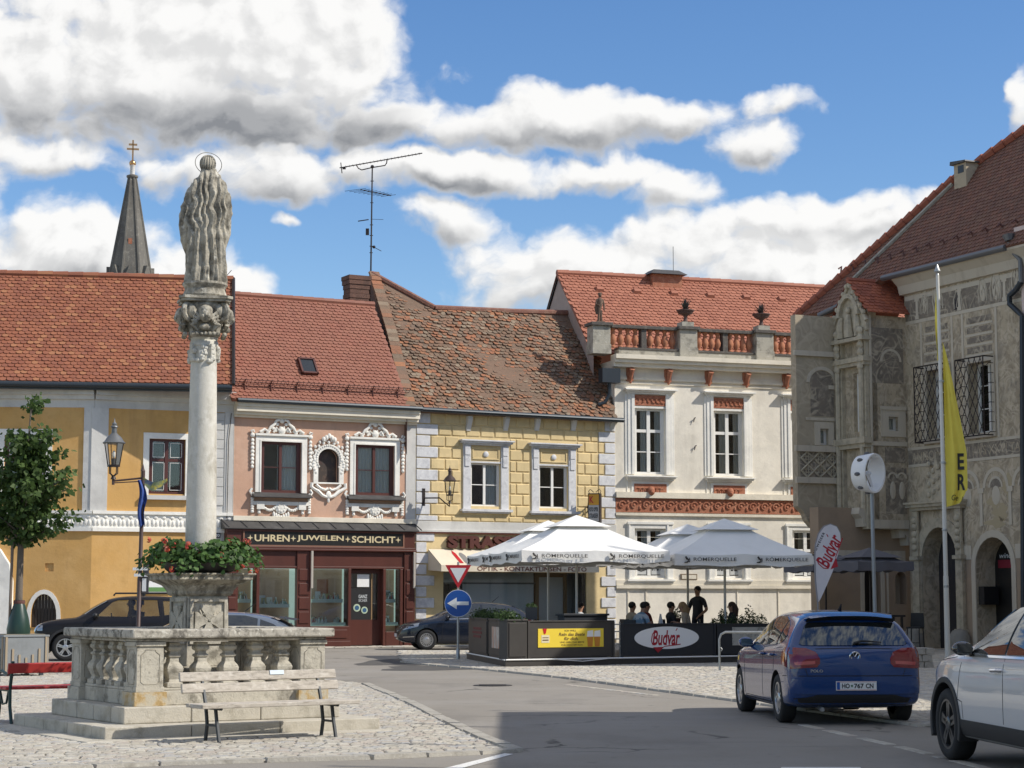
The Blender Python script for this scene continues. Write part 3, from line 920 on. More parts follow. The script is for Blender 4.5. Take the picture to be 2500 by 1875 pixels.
 b.add([tuple(q[0]), tuple(q[1]), (q[1].x, q[1].y * 2 - y0, zr), (q[0].x, q[0].y * 2 - y0, zr)], [(0, 1, 2, 3)])
 ro = b.build('roof', root)
 g_ = MB(GUTTER)
 g_.m(GUTTER, True)
 g_.tube([(-.05, y0 - .06, zr - .03), (W2 + .02, y0 - .06, zr - .03)], .075, 8)
 g_.build('gutter', root)
 sk = rf.uv(750, 898)
 b = MB(SHOPW)
 hw, hh = .3, .36
 for (a0, a1, c0, c1) in ((-hw, -hw + .06, -hh, hh), (hw - .06, hw, -hh, hh), (-hw, hw, -hh, -hh + .06), (-hw, hw, hh - .06, hh)):
  vs = [rf.p(sk[0] + a, sk[1] + c, h) for h in (.0, .14) for c in (c0, c1) for a in (a0, a1)]
  b.add(vs, [(0, 2, 3, 1), (4, 5, 7, 6), (0, 1, 5, 4), (2, 6, 7, 3), (0, 4, 6, 2), (1, 3, 7, 5)])
 b.m(GLASSDARK)
 b.add([rf.p(sk[0] + a, sk[1] + c, .1) for a, c in ((-hw + .06, -hh + .06), (hw - .06, -hh + .06), (hw - .06, hh - .06), (-hw + .06, hh - .06))], [(0, 1, 2, 3)])
 b.build('skylight', ro)
 b = MB(mat('brown_snow_guard', (0.09, 0.03, 0.022), 0.6))
 sg0 = .62
 a0, a1 = poly[0][0] + .05, poly[1][0] + .1
 for h in (.10, .2, .3):
  b.tube([rf.p(a0, sg0, h), rf.p(a1, sg0, h)], .012, 5)
 n = int((a1 - a0) / .13)
 for i in range(n + 1):
  a = a0 + (a1 - a0) * i / n
  b.tube([rf.p(a, sg0, .07), rf.p(a, sg0, .32)], .008, 4)
 for i in range(7):
  a = a0 + .45 + (a1 - a0 - .9) * i / 6
  b.tube([rf.p(a, sg0 + .04, .01), rf.p(a, sg0, .34)], .022, 4)
  b.tube([rf.p(a, sg0 - .2, .03), rf.p(a, sg0, .1)], .03, 4)
 b.build('snow_guard', ro)
 yf = -.32
 sroot = MB(SHOPW)
 xl, xr = fr.loc(553, 1400, yf)[0], fr.loc(1012, 1400, yf)[0]
 zf1, zf0 = fr.loc(780, 1295, yf)[1], fr.loc(780, 1345, yf)[1]
 sroot.box(xl, xr, yf, -.001, zf0, zf1)
 sroot.box(xl - .04, xr + .04, yf - .06, yf - .001, zf1 - .07, zf1)
 sroot.box(xl - .05, xr + .05, yf - .08, yf - .001, zf0, zf0 + .06).box(xl - .02, xr + .02, yf - .05, yf - .001, zf0 + .061, zf0 + .13)
 ztr = fr.loc(780, 1388, yf)[1]
 zb = fr.loc(780, 1529, yf)[1]
 def sx_(px):
  return fr.loc(px, 1450, yf)[0]
 pil = [(553, 581), (725, 759), (987, 1013)]
 for (p0, p1) in pil:
  a, c = sx_(p0), sx_(p1)
  sroot.box(a, c, yf, -.001, 0, zf0 - .001)
  m_ = (a + c) / 2
  hw = (c - a) / 2 - .07
  for k in range(4):
   zz = zb + .1 + k * .47
   if zz + .38 < ztr + .2:
    sroot.box(m_ - hw, m_ + hw, yf - .03, yf - .001, zz, zz + .38)
  sroot.box(m_ - hw, m_ + hw, yf - .03, yf - .001, .25, zb - .1)
 sroot.box(sx_(581) + .001, sx_(725) - .001, yf + .06, -.001, ztr, zf0 - .001).box(sx_(759) + .001, sx_(987) - .001, yf + .06, -.001, ztr, zf0 - .001)
 sroot.box(sx_(581) + .001, sx_(725) - .001, yf + .02, yf + .059, ztr, ztr + .07).box(sx_(759) + .001, sx_(987) - .001, yf + .02, yf + .059, ztr, ztr + .07)
 for (p0, p1) in ((581, 725), (759, 854)):
  a, c = sx_(p0) + .001, sx_(p1)
  sroot.box(a, c, yf + .0, -.001, 0, zb)
  sroot.box(a + .1, c - .1, yf - .03, yf - .001, .3, zb - .12)
  sroot.box(a - .02, c + .02, yf - .05, yf - .001, 0.02, .2)
 for px in (630.5, 854.5, 939.5, 981):
  c = sx_(px)
  sroot.box(c - .05, c + .05, yf + .02, .1, zb if px < 700 else .02, ztr - .001)
 sroot.box(sx_(941) + .05, sx_(981) - .05, yf + .04, .05, 0, zb - .2)
 so_ = sroot.build('shopfront', root, bevel=.008)
 sg_ = MB(BLACKP)
 a, c = sx_(594), sx_(982)
 z0, z1 = fr.loc(780, 1332, yf)[1], fr.loc(780, 1299, yf)[1]
 sg_.box(a, c, yf - .03, yf - .001, z0, z1)
 sg_.m(mat('sign_moulding', (0.23, 0.11, 0.07), 0.5))
 for q in ((a - .05, c + .05, z1, z1 + .045), (a - .05, c + .05, z0 - .045, z0), (a - .05, a, z0, z1), (c, c + .05, z0, z1)):
  sg_.box(q[0], q[1], yf - .05, yf - .001, q[2], q[3])
 sg_.m(GOLDL)
 zc, hh = (z0 + z1) / 2, (z1 - z0)
 tx = lambda p: fr.loc(p, 1315, yf)[0]
 for t_, p0, p1 in (('UHREN', 620.5, 706), ('JUWELEN', 724, 838), ('SCHICHT', 858, 964)):
  sg_.text(t_, tx(p0), tx(p1), zc - hh * .25, zc + hh * .25, yf - .031, .022, depth=.02)
 for p in (610, 715, 848, 971):
  x, r = tx(p), .105
  st = []
  for k in range(8):
   rr = r if k % 2 == 0 else r * .3
   st.append((x + rr * math.sin(k * math.pi / 4), zc + rr * math.cos(k * math.pi / 4)))
  sg_.prism(st, yf - .04, yf - .031, 'y')
 sg_.build('shop_sign', root)
 b = MB(LEADROOF)
 zc0, zc1 = zf1 + .012, fr.loc(780, 1276, 0)[1]
 b.prism([(yf - .15, zc0), (yf - .15, zc0 + .03), (-.035, zc1 + .03), (-.035, zc0)], xl - .12, xr + .1, 'x')
 n = 11
 for i in range(n + 1):
  x = xl - .1 + (xr - xl + .18) * i / n
  b.tube([(x + .12, yf - .14, zc0 + .045), (x, -.04, zc1 + .045)], .02, 5)
 b.build('canopy', root)
 disp = mat('display_items', (0.6, 0.6, 0.55), 0.4, island=[(0.7, 0.7, 0.66), (0.30, 0.42, 0.40), (0.5, 0.42, 0.2), (0.75, 0.74, 0.7), (0.20, 0.24, 0.24), (0.6, 0.6, 0.62), (0.35, 0.1, 0.07)])
 rg = random.Random(4)
 for i, (p0, p1) in enumerate(((583, 628), (634, 722), (762, 852), (943, 980))):
  a, c = sx_(p0), sx_(p1)
  b = MB(SHOPD)
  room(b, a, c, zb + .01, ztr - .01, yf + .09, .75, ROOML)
  b.m(mat('display_shelf', (0.66, 0.74, 0.69), 0.4))
  zsh = zb + (.62 if i == 1 else .78)
  b.box(a + .05, c - .16, yf + .15, .3, zsh, zsh + .12)
  b.box(a + .02, c - .05, yf + .15, .5, zb + .02, zb + .12)
  b.m(disp, True)
  for k in range(int((c - a) * 26)):
   x = rg.uniform(a + .1, c - .2)
   up = rg.random() < .5
   z = (zsh + .12) if up else zb + .12
   h = rg.uniform(.05, .16)
   b.lathe([(h * .5, 0), (h * .35, h * .6), (h * .15, h), (h * .25, h * 1.3), (0.005, h * 1.5)], 7, (x, rg.uniform(yf + .2, .2), z))
  b.smooth = False
  b.m(disp)
  for k in range(3):
   x = rg.uniform(a + .15, c - .4)
   b.box(x, x + rg.uniform(.1, .22), .1, .12, zsh + .13, zsh + .13 + rg.uniform(.12, .3))
  if i == 2:
   b.m(TERRA)
   b.box(a + .42, c - .5, .28, .31, zsh + .3, ztr - .35)
  o_ = b.build('display_window', root)
  MB(GLASS).box(a, c, yf + .075, yf + .085, zb, ztr).build('pane', o_)
 a, c = sx_(857), sx_(937)
 b = MB(SHOPD)
 room(b, a, c, 0.02, ztr - .01, .02, 1.2)
 b.m(SHOPW)
 b.box(a, a + .1, -.05, .02, 0.05, ztr - .02).box(c - .1, c, -.05, .02, .05, ztr - .02).box(a + .1, c - .1, -.05, .02, .05, .9).box(a + .1, c - .1, -.05, .02, ztr - .15, ztr - .02)
 b.m(TANF)
 b.box(c - .34, c - .28, -.04, .03, .9, ztr - .15)
 do = b.build('door', root)
 p = MB(BLACK)
 p.box(a + .1, c - .36, -.03, -.02, .9, 1.95)
 p.m(SIGNWHITE)
 p.box(a + .34, a + .78, -.045, -.031, 2.0, 2.42)
 p.m(mat('ink_white', (.55, .58, .58), .5))
 p.text('GANZ', a + .4, a + .72, 1.62, 1.74, -.034, .02)
 p.text('SICHER', a + .4, a + .72, 1.5, 1.59, -.034, .0)
 p.m(mat('sticker_green', (.45, .55, .40), .5))
 p.lathe([(.13, -.04), (.13, -.031)], 14, (a + .34, 0, 1.3), 0, 'y').lathe([(.12, -.04), (.12, -.031)], 14, (a + .62, 0, 1.22), 0, 'y')
 p.m(mat('sticker_blue', (.03, .1, .2), .5))
 p.lathe([(.08, -.046), (.08, -.041)], 14, (a + .34, 0, 1.3), 0, 'y').lathe([(.075, -.046), (.075, -.041)], 14, (a + .62, 0, 1.22), 0, 'y')
 p.build('door_poster', do)
 MB(GLASS).box(a + .1, c - .1, -.012, -.006, .9, ztr - .15).build('pane', do)
 for px in (762, 1012):
  b = MB(mat('awning_rod', (.42, .38, .33), .6))
  x = fr.loc(px, 1400, yf - .1)[0]
  b.box(x - .035, x + .035, yf - .12, yf - .05, fr.loc(px, 1436, yf)[1], zf0 - .001)
  b.build('awning_rail', root)
 return root
GLASSDARK = mat('dark_skylight_glass', (0.03, 0.035, 0.04), 0.06)
pink_house()
# ochre house
def ochre_house():
 fb, fa = H1B, H1A
 root = fthing('ochre_house', 'ochre yellow house with white corner strip and arched cellar door', 'house', fb)
 ang = fa.a - fb.a
 xl = fa.loc(-70, 1400)[0]
 zt = fb.loc(400, 985)[1] + .3
 ztop = fb.loc(400, 958)[1] + .1
 wB = rc(fb, 363, 452, 1072, 1206)
 fz0, fz1 = fb.loc(400, 1290)[1], fb.loc(400, 1257)[1]
 b = MB(OCHRE)
 b.plate(rect(0, W1, 0, ztop), [rect(*wB)], 0, .3)
 b.M = Mx.Rotation(ang, 4, 'Z')
 wA = rc(fa, 10, 112, 1062, 1206)
 ad = rc(fa, 75, 138, 1450, 1532)
 arch_d = archpoly(ad[0], ad[1], ad[2], ad[2] + (ad[3] - ad[2]) * .35, ad[3])
 nb = rc(fa, 110, 131, 1375, 1395)
 b.plate(rect(xl, 0, 0, ztop), [rect(*wA), arch_d, rect(*nb)], 0, .3)
 b.box(nb[0], nb[1], .05, .08, nb[2], nb[3])
 b.build('wall', root)
 c = MB(GREYTRIM)
 fld = fb.loc(400, 1003)[1]
 for (fr, M_, x0, x1) in ((fb, Mx.Identity(4), 0, W1), (fa, Mx.Rotation(ang, 4, 'Z'), xl, 0)):
  c.M = M_
  zc = fld + .02
  c.box(x0, x1, -.03, -.002, zc, ztop)
  c.box(x0, x1, -.28, -.031, ztop - .28, ztop - .02).box(x0, x1, -.15, -.031, ztop - .42, ztop - .281)
  c.m(WHITES)
  c.box(x0, x1, -.10, -.002, fz1, fz1 + .1).box(x0, x1, -.09, -.002, fz0 - .12, fz0).box(x0, x1, -.03, -.002, fz0 + .001, fz1 - .001)
  n = int((x1 - x0) / .26)
  c.smooth = True
  for i in range(n):
   x = x0 + (i + .5) * (x1 - x0) / n
   c.ball((x - .06, -.035, (fz0 + fz1) / 2 - .04), (.06, .04, .13), 7, 5)
   c.ball((x + .06, -.035, (fz0 + fz1) / 2 - .06), (.055, .04, .10), 7, 5)
   c.ball((x + .02, -.04, (fz0 + fz1) / 2 + .12), (.07, .04, .05), 7, 5)
  c.smooth = False
  c.m(GREYTRIM)
 c.M = Mx.Identity(4)
 p0, p1 = fb.loc(222, 1100)[0] + .0, fb.loc(263, 1100)[0]
 c.box(p0, p1, -.05, -.002, fz1 + .101, fld + .019)
 c.M = Mx.Rotation(ang, 4, 'Z')
 q0 = fa.loc(204, 1100)[0]
 c.box(q0, 0, -.05, -.002, fz1 + .101, fld + .019)
 c.M = Mx.Identity(4)
 c.build('cornice', root, sharp=35)
 c = MB(GREYTRIM)
 c.box(fb.loc(519, 1200)[0], W1 - .01, -.018, -.002, .02, fld)
 x0, x1 = fb.loc(521, 1200)[0], W1 - .01
 xs = fb.loc(546, 1200)[0]
 z = .3
 while z < fld - .05:
  zz = min(z + .31, fld)
  if not (zz > fz0 - .14 and z < fz1 + .1):
   c.box(x0, xs - .03, -.045, -.002, z, zz - .022)
  z += .31
 c.box(xs, x1, -.05, -.002, 0.02, fld + .019)
 c.build('corner_quoins', root, bevel=.008)
 wd = MB(DARKM)
 xw = fb.loc(553, 1200)[0]
 wd.tube([(xw + .1, -.09, fld), (xw + .02, -.09, fld - .9), (xw, -.09, 3.9)], .013, 5)
 wd.build('lightning_wire', root)
 for (fr, M_, wn_) in ((fb, Mx.Identity(4), wB), (fa, Mx.Rotation(ang, 4, 'Z'), wA)):
  o = window(root, *wn_, .1, BROWNF, ((.62, .1),), fw=.08, mull=.11, sash=.06)
  o.matrix_local = M_
  s = MB(WHITES)
  x0, x1, z0, z1 = wn_
  t = .19
  s.box(x0 - t, x0, -.05, -.002, z0 - .05, z1 + t).box(x1, x1 + t, -.05, -.002, z0 - .05, z1 + t).box(x0, x1, -.05, -.002, z1, z1 + t)
  s.m(GREYTRIM)
  s.box(x0 - t - .02, x1 + t + .02, -.16, -.002, z0 - .19, z0 - .051)
  s.build('window_surround', root).matrix_local = M_
  l_ = MB(WHITEF)
  iw = (x1 - x0 - .16 - .11) / 2
  for i in range(2):
   a = x0 + .08 + .06 + i * (iw + .11 - .0)
   for (u0, u1) in ((z0 + .14, z0 + (z1 - z0) * .62 - .1), (z0 + (z1 - z0) * .62 + .1, z1 - .14)):
    cc = a + iw - .09
    l_.box(a, a + .015, .085, .093, u0, u1).box(cc, cc + .015, .085, .093, u0, u1).box(a, cc, .085, .093, u0 - .015, u0).box(a, cc, .085, .093, u1, u1 + .015)
  l_.build('sash_line', o)
 s = MB(WHITES)
 x0, x1, z0, z1 = ad
 big = archpoly(x0 - .13, x1 + .13, z0, z0 + (z1 - z0) * .35, z1 + .14)
 s.plate(big, [arch_d], -.03, -.002)
 s.build('door_surround', root).matrix_local = Mx.Rotation(ang, 4, 'Z')
 d = MB(mat('dark_plank_door', (0.028, 0.022, 0.018), .7, [((0.05, 0.04, 0.03), 6, .5, .7, vert, .6)]))
 n = 8
 for i in range(n):
  a, c_ = x0 + (x1 - x0) * i / n, x0 + (x1 - x0) * (i + 1) / n - .012
  h = lambda x: z0 + (z1 - z0) * (.35 + .65 * math.sqrt(max(0, 1 - ((x - (x0 + x1) / 2) / ((x1 - x0) / 2)) ** 2)))
  d.prism([(a, z0), (c_, z0), (c_, h(c_)), (a, h(a))], .14, .2, 'y')
 d.box(x0, x1, .2, .25, z0, z0 + .6)
 d.build('cellar_door', root).matrix_local = Mx.Rotation(ang, 4, 'Z')
 s = MB(WHITES)
 a0, a1 = fa.loc(-70, 1450)[0], fa.loc(33, 1450)[0]
 zp, zq = fa.loc(0, 1336)[1], fa.loc(30, 1420)[1]
 cx = a1 - 1.9
 pts = [(cx - .6, 0.02), (a1 - .12, 0.02), (a1, zq * .3), (a1, zq)] + [(cx + (a1 - cx) * math.cos(R(t)), zq + (zp - zq + .55) * math.sin(R(t))) for t in (20, 38, 55, 72, 88)] + [(cx - .6, zp + .56)]
 s.prism(pts, -.22, -.002, 'y')
 s.build('portal_surround', root, bevel=.03).matrix_local = Mx.Rotation(ang, 4, 'Z')
 s = MB(GREYTRIM)
 s.box(fb.loc(250, 1500)[0], fb.loc(518, 1500)[0], -.04, -.002, .0, .5)
 s.build('plinth', root)
 e = V((math.cos(R(9.5)), math.sin(R(9.5)), 0))
 ro_ = Fr(fb.o - V((0, .55, 0)), 9.5)
 zr = ro_.loc(250, 934)[1]
 rf = Roof(ro_, 0, zr, 47)
 pl = [rf.uv(-60, 936), rf.uv(567, 950), rf.uv(548, 684), rf.uv(-60, 664)]
 t_ = (pl[2][1] + pl[3][1]) / 2
 pl = [(pl[0][0], 0), (pl[1][0], 0), (pl[1][0] + .05, t_), (pl[0][0] - .5, t_)]
 b = MB(TILE_NEW)
 rf.deck(b, pl)
 tiles(b, rf.o, rf.e, rf.up, rf.n, pl, .205, .165, .036, .04, .25, 5)
 b.m(TILE_NEW, True)
 rf.ridge(b, (pl[3][0], t_), (pl[2][0], t_), .12, .5)
 b.smooth = False
 q0, q1 = rf.p(*pl[3]), rf.p(*pl[2])
 b.add([tuple(q0), tuple(q1), (q1.x, q1.y * 2, zr), (q0.x, q0.y * 2, zr)], [(0, 1, 2, 3)])
 b.m(PINK)
 q2 = rf.p(*pl[1])
 b.add([(q2.x, q2.y, q2.z - .14), (q1.x, q1.y, q1.z - .14), (q1.x, q1.y * 2, zr - .14)], [(0, 1, 2)])
 b.m(DARKM)
 b.tube([rf.p(pl[1][0] + .04, -.05, .06), rf.p(pl[2][0] + .03, t_, .06)], .06, 5)
 orf = b.build('roof', root)
 MR = Mx.Translation(fb.local(ro_.o)) @ Mx.Rotation(ro_.a - fb.a, 4, 'Z')
 orf.matrix_local = MR
 g_ = MB(GUTTER)
 g_.m(GUTTER, True)
 g_.tube([rf.p(pl[0][0], -.06, -.06), rf.p(pl[1][0], -.06, -.06)], .095, 10)
 g_.smooth = False
 g_.box(pl[0][0], pl[1][0], .06, .3, zr - .22, zr - .08)
 g_.build('gutter', root).matrix_local = MR
 z = MB(ZINC)
 ca, cb_ = [], []
 for px in (-60, 60, 140, 222):
  x = fa.loc(px, 950, -.3)[0]
  ca.append(fa.o + fa.e * x - fa.w * .3)
 for px in (300, 380, 460, 566):
  x = fb.loc(px, 960, -.3)[0]
  ca.append(fb.o + fb.e * x - fb.w * .3)
 vs = []
 for p in ca:
  vs.append(fb.local(V((p.x, p.y, ztop - .015))))
  t = (p - ro_.o).dot(ro_.e)
  r_ = ro_.o + ro_.e * t + ro_.w * .10
  r_ = V((r_.x, r_.y, zr - .16))
  rl, pl_ = fb.local(r_), fb.local(V((p.x, p.y, ztop)))
  if rl.y < pl_.y + .12:
   rl = V((rl.x, pl_.y + .12, zr - .16))
  vs.append(rl)
 n = len(ca)
 z.add(vs, [(2 * i, 2 * i + 2, 2 * i + 3, 2 * i + 1) for i in range(n - 1)])
 for i in range(n):
  z.tube([vs[2 * i] + V((0, 0, .01)), vs[2 * i + 1] + V((0, 0, .01))], .015, 4)
  if i < n - 1:
   z.tube([vs[2 * i].lerp(vs[2 * i + 2], .5), vs[2 * i + 1].lerp(vs[2 * i + 3], .5)], .012, 4)
 z.build('cornice_sheet', root)
 x0, x1, z0, z1 = rc(fb, 352, 420, 1404, 1446, -.06)
 s = MB(SIGNWHITE)
 s.box(x0, x1, -.08, -.045, z0, z1)
 s.m(mat('board_green', (.12, .26, .08), .6)).box(x0, x1, -.09, -.081, z0 + .02, z0 + .16)
 s.m(INK).text('HH', x0 + .12, x0 + .55, z0 + .32, z0 + .62, -.082, .01)
 s.m(BLACKP).box(x0 - .08, x0, -.10, -.045, z0 - .4, z1 + .05).box(x0, x1, -.10, -.045, z1, z1 + .05)
 s.build('shop_board', root)
 x0, x1, z0, z1 = rc(fb, 521, 538, 1301, 1313, -.06)
 s = MB(mat('number_plate', (.03, .035, .05), .4))
 s.box(x0, x1, -.08, -.05, z0, z1)
 s.m(SIGNWHITE).text('20', x0 + .04, x1 - .03, z0 + .03, z1 - .03, -.082, .02)
 s.build('number_plate', root)
ochre_house()
# straw yellow house with rusticated wall (optician)
def block_house():
 fr = H3
 root = fthing('rusticated_house', 'straw yellow block-patterned house with mossy old tile roof above the optician', 'house', fr)
 ze = fr.loc(1250, 1014)[1] + .1
 w1 = rc(fr, 1148, 1222, 1131, 1236)
 w2 = rc(fr, 1315, 1387, 1138, 1241)
 zl = fr.loc(1250, 1276)[1]
 zl0 = fr.loc(1250, 1298)[1]
 shop = rc(fr, 1082, 1432, 1385, 1590)
 shop = (shop[0], shop[1], .05, fr.loc(1250, 1398)[1])
 b = MB(YELLOWB)
 b.plate(rect(0.001, W3, 0, ze), [rect(*w1), rect(*w2), rect(*shop)], 0, .28)
 b.box(W3 - .02, W3, .285, 8, 3.5, ze)
 b.build('wall', root)
 bl = MB(YELLOWB)
 rows, z = [], fr.loc(1250, 1071)[1]
 rh = .395
 zz = z
 while zz < ze - .35:
  zz += rh
 while zz > zl + .1:
  rows.append((zz - rh + .018, zz - .018))
  zz -= rh
 qu, qr, ql2, qr2 = MB(QUOIN), MB(QUOIN), MB(QUOIN), MB(QUOIN)
 gaps = [(w[0] - .36, w[1] + .36, w[2] - .35, w[3] + .85) for w in (w1, w2)]
 for i, (z0, z1) in enumerate(rows):
  if z0 < zl + .01:
   z0 = zl + .015
  lq = .86 if i % 2 else .56
  rq = .72 if i % 2 else .46
  qu.taper(.02, lq - .02, -.045, 0, z0, z1)
  qr.taper(W3 - rq + .02, W3 - .01, -.045, 0, z0, z1)
  x = lq
  first = True
  end = W3 - rq
  while x < end - .05:
   wd = .52 if (first and i % 2) else .56
   first = False
   x1 = min(x + wd, end)
   if end - x1 < .25:
    x1 = end
   segs = [(x, x1)]
   for (g0, g1, h0, h1) in gaps:
    ns = []
    for (a, c) in segs:
     if z1 < h0 or z0 > h1 or c <= g0 or a >= g1:
      ns.append((a, c))
     else:
      if a < g0 - .1:
       ns.append((a, g0))
      if c > g1 + .1:
       ns.append((g1, c))
    segs = ns
   for (a, c) in segs:
    a, c = a + .016, c - .016
    i_ = .025
    bl.add([(a, 0, z0), (c, 0, z0), (c, 0, z1), (a, 0, z1), (a + i_, -.035, z0 + i_), (c - i_, -.035, z0 + i_), (c - i_, -.035, z1 - i_), (a + i_, -.035, z1 - i_)],
      [(4, 5, 6, 7), (0, 1, 5, 4), (1, 2, 6, 5), (2, 3, 7, 6), (3, 0, 4, 7)])
   x = x1
 bl.build('wall_blocks', root)
 z = zl0 - .02
 k = 0
 zd = 0.05
 while z > zd + .3:
  lq = .72 if k % 2 == 0 else .42
  rq = .62 if k % 2 == 0 else .38
  ql2.box(.02, lq, -.045, 0, z - .36, z - .02)
  qr2.box(W3 - rq, W3 - .01, -.045, 0, z - .36, z - .02)
  z -= .38
  k += 1
 for q in (qu, qr, ql2, qr2):
  q.build('corner_quoins', root, bevel=.02)
 c = MB(GREYTRIM)
 c.box(0.0, W3 + .02, -.05, -.0005, zl0, zl).box(0, W3 + .02, -.11, -.051, zl0 - .06, zl0 + .02)
 c.m(WHITES).box(0, W3, -.04, -.0005, ze - .12, ze)
 c.m(GREYTRIM)
 for px in (1142, 1233, 1309, 1398, 1492):
  x = fr.loc(px, 1040)[0]
  zt, zb = fr.loc(px, 1020)[1] + .05, fr.loc(px, 1052)[1]
  c.prism([(-.001, zb), (-.001, zt), (-.22, zt), (-.22, zt - .12), (-.07, zb + .05), (-.07, zb)], x - .09, x + .09, 'x')
 c.m(INKB).box(0, W3, -.09, -.051, zl0 - .11, zl0 - .061)
 c.build('string_course', root, bevel=.01)
 for (x0, x1, z0, z1), cu in ((w1, ((.55, .95),)), (w2, ())):
  window(root, x0, x1, z0, z1, .1, WHITEF, (.5,), fw=.06, curtains=cu, mull=.09)
  s = MB(QUOIN)
  zh = z1 + .62
  for (a, d) in ((x0 - .30, x0), (x1, x1 + .30)):
   s.box(a, d, -.06, -.001, z0 - .12, zh)
   s.box(a + .05, d - .05, -.11, -.061, zh - .35, zh - .02).box(a + .06, d - .06, -.09, -.061, zh - .75, zh - .351)
  s.box(x0, x1, -.03, -.001, z1, z1 + .06)
  hood(s, x0 - .3, x1 + .3, zh, [(.12, .06, .02), (.2, .07, .1), (.26, .05, .15)])
  hood(s, x0 - .3, x1 + .3, z0 - .25, [(.1, .05, .02), (.2, .09, .1)])
  s.m(YELLOWB)
  s.box(x0, x1, -.02, -.001, z1 + .061, zh - .001)
  e_ = .05
  for q in ((x0 + .06, x1 - .06, z1 + .12, z1 + .17), (x0 + .06, x1 - .06, zh - .13, zh - .08), (x0 + .06, x0 + .11, z1 + .171, zh - .131), (x1 - .11, x1 - .06, z1 + .171, zh - .131)):
   s.box(q[0], q[1], -.05, -.021, q[2], q[3])
  s.m(QUOIN, True)
  s.ball(((x0 + x1) / 2, -.04, (z1 + zh) / 2), (.11, .05, .11), 10, 6)
  s.smooth = False
  s.build('window_surround', root, bevel=.006)
 y0 = -.35
 zr = fr.loc(1250, 1009, y0)[1]
 rf = Roof(fr, y0, zr, 50)
 pts = [(996, 998), (1504, 1020), (1462, 880), (1444, 830), (1402, 766), (1250, 762), (1060, 753), (985, 712), (906, 669), (921, 722), (945, 800), (970, 900)]
 pl = [rf.uv(*p) for p in pts]
 pl[0], pl[1] = (pl[0][0], 0), (pl[1][0], 0)
 sag = lambda a, q: .05 * math.sin(a * .9 + 1) * math.sin(q * .8) + .02 * math.sin(a * 3.1 + q * 2.3)
 b = MB(TILE_OLD)
 rf.deck(b, pl, .2)
 tiles(b, rf.o, rf.e, rf.up, rf.n, pl, .195, .16, .05, .10, .55, 9, sag)
 b.m(mat('old_ridge_tiles', (0.20, 0.09, 0.065), .9, [((0.3, .2, .14), 5, .5, .7, one, .6)], bumps=[(30, .02, .8)]), True)
 for i in range(4, 8):
  p, q = rf.p(*pl[i], .03), rf.p(*pl[i + 1], .03)
  b.tube([p, q], .11, 7)
 b.smooth = False
 b.m(TILE_OLD)
 rg = random.Random(2)
 for i in range(8, 11):
  p, q = rf.p(*pl[i], 0), rf.p(*pl[(i + 1)], 0)
  n = int((q - p).length / .2)
  for j in range(n):
   c_ = p.lerp(q, (j + .5) / n)
   b.at(c_.x + .1, c_.y, c_.z + .05, 0, R(50))
   b.box(-.2, .2, -.11, .11, 0, .05 + rg.random() * .03)
 p, q = rf.p(*pl[11], 0), rf.p(*pl[0], 0)
 n = int((q - p).length / .2)
 for j in range(n):
  c_ = p.lerp(q, (j + .5) / n)
  b.at(c_.x + .1, c_.y, c_.z + .05, 0, R(50))
  b.box(-.2, .2, -.11, .11, 0, .05 + rg.random() * .03)
 b.M = Mx.Identity(4)
 b.m(BRICK)
 n = len(pl)
 b.add([rf.p(*pl[k], -.06) for k in (0, 11, 10, 9, 8)] + [rf.p(*pl[k], -.06) - V((0, 0, 1.6)) for k in (8, 9, 10, 11, 0)], [tuple(range(10))])
 b.add([rf.p(*pl[k], -.05) for k in (8, 7, 6, 5, 4)] + [rf.p(*pl[k], -.05) + V((0, 3, -3.2)) for k in (4, 5, 6, 7, 8)], [tuple(range(10))])
 ro = b.build('roof', root)
 g_ = MB(GUTTER)
 g_.m(GUTTER, True)
 g_.tube([(0, y0 - .05, zr - .02), (W3 + .12, y0 - .05, zr - .06)], .085, 9)
 g_.smooth = False
 g_.box(W3 - .1, W3 + .12, y0 - .1, .1, zr - .1, zr - .02)
 g_.build('gutter', root)
 ch = MB(BRICK)
 x0, z1 = fr.loc(850, 672, 3.2)
 x1 = fr.loc(896, 672, 3.2)[0]
 zb = fr.loc(880, 745, 3.2)[1]
 for i in range(10):
  z = zb - .6 + (z1 - zb + .6) * i / 10
  o_ = .02 * (i % 2) + (.05 if i >= 8 else 0)
  ch.box(x0 - o_, x1 + o_, 3.0 - o_, 3.6 + o_, z, z + (z1 - zb + .6) / 10 - .012)
 ch.box(x0 + .02, x1 - .02, 3.02, 3.58, zb - .7, z1 - .02)
 ch.build('chimney', ro)
 yf = -.06
 x0, x1, z0, z1 = shop
 b = MB(TANF)
 room(b, x0, x1, z0, z1, .2, 1.1, mat('optician_interior', (.42, .42, .40), .9, [((.3, .3, .29), .8, .4, .7, one, .6)]))
 b.m(mat('shop_steel_frame', (.25, .23, .2), .5))
 xd0, xd1, xe = fr.loc(1310, 1500)[0], fr.loc(1386, 1500)[0], x1
 zt = fr.loc(1200, 1424)[1]
 b.box(x0, xd0, .1, .16, zt - .03, zt + .03)
 b.box(xe - .05, xe, .08, .18, z0, z1)
 b.m(mat('blind_panel', (.84, .82, .77), .9)).box(x0 + .8, xd0 - .05, .14, .19, z0 + .5, zt - .031).box(x0, xd0 - .05, .14, .19, zt + .031, z1)
 b.m(BLACKP).box(x0 + .3, x0 + .8, .12, .18, z0 + .7, zt - .031)
 b.m(ADYELLOW, True).ball((x0 + .52, .12, zt - .3), (.16, .02, .12), 8, 5)
 b.smooth = False
 b.m(TANF)
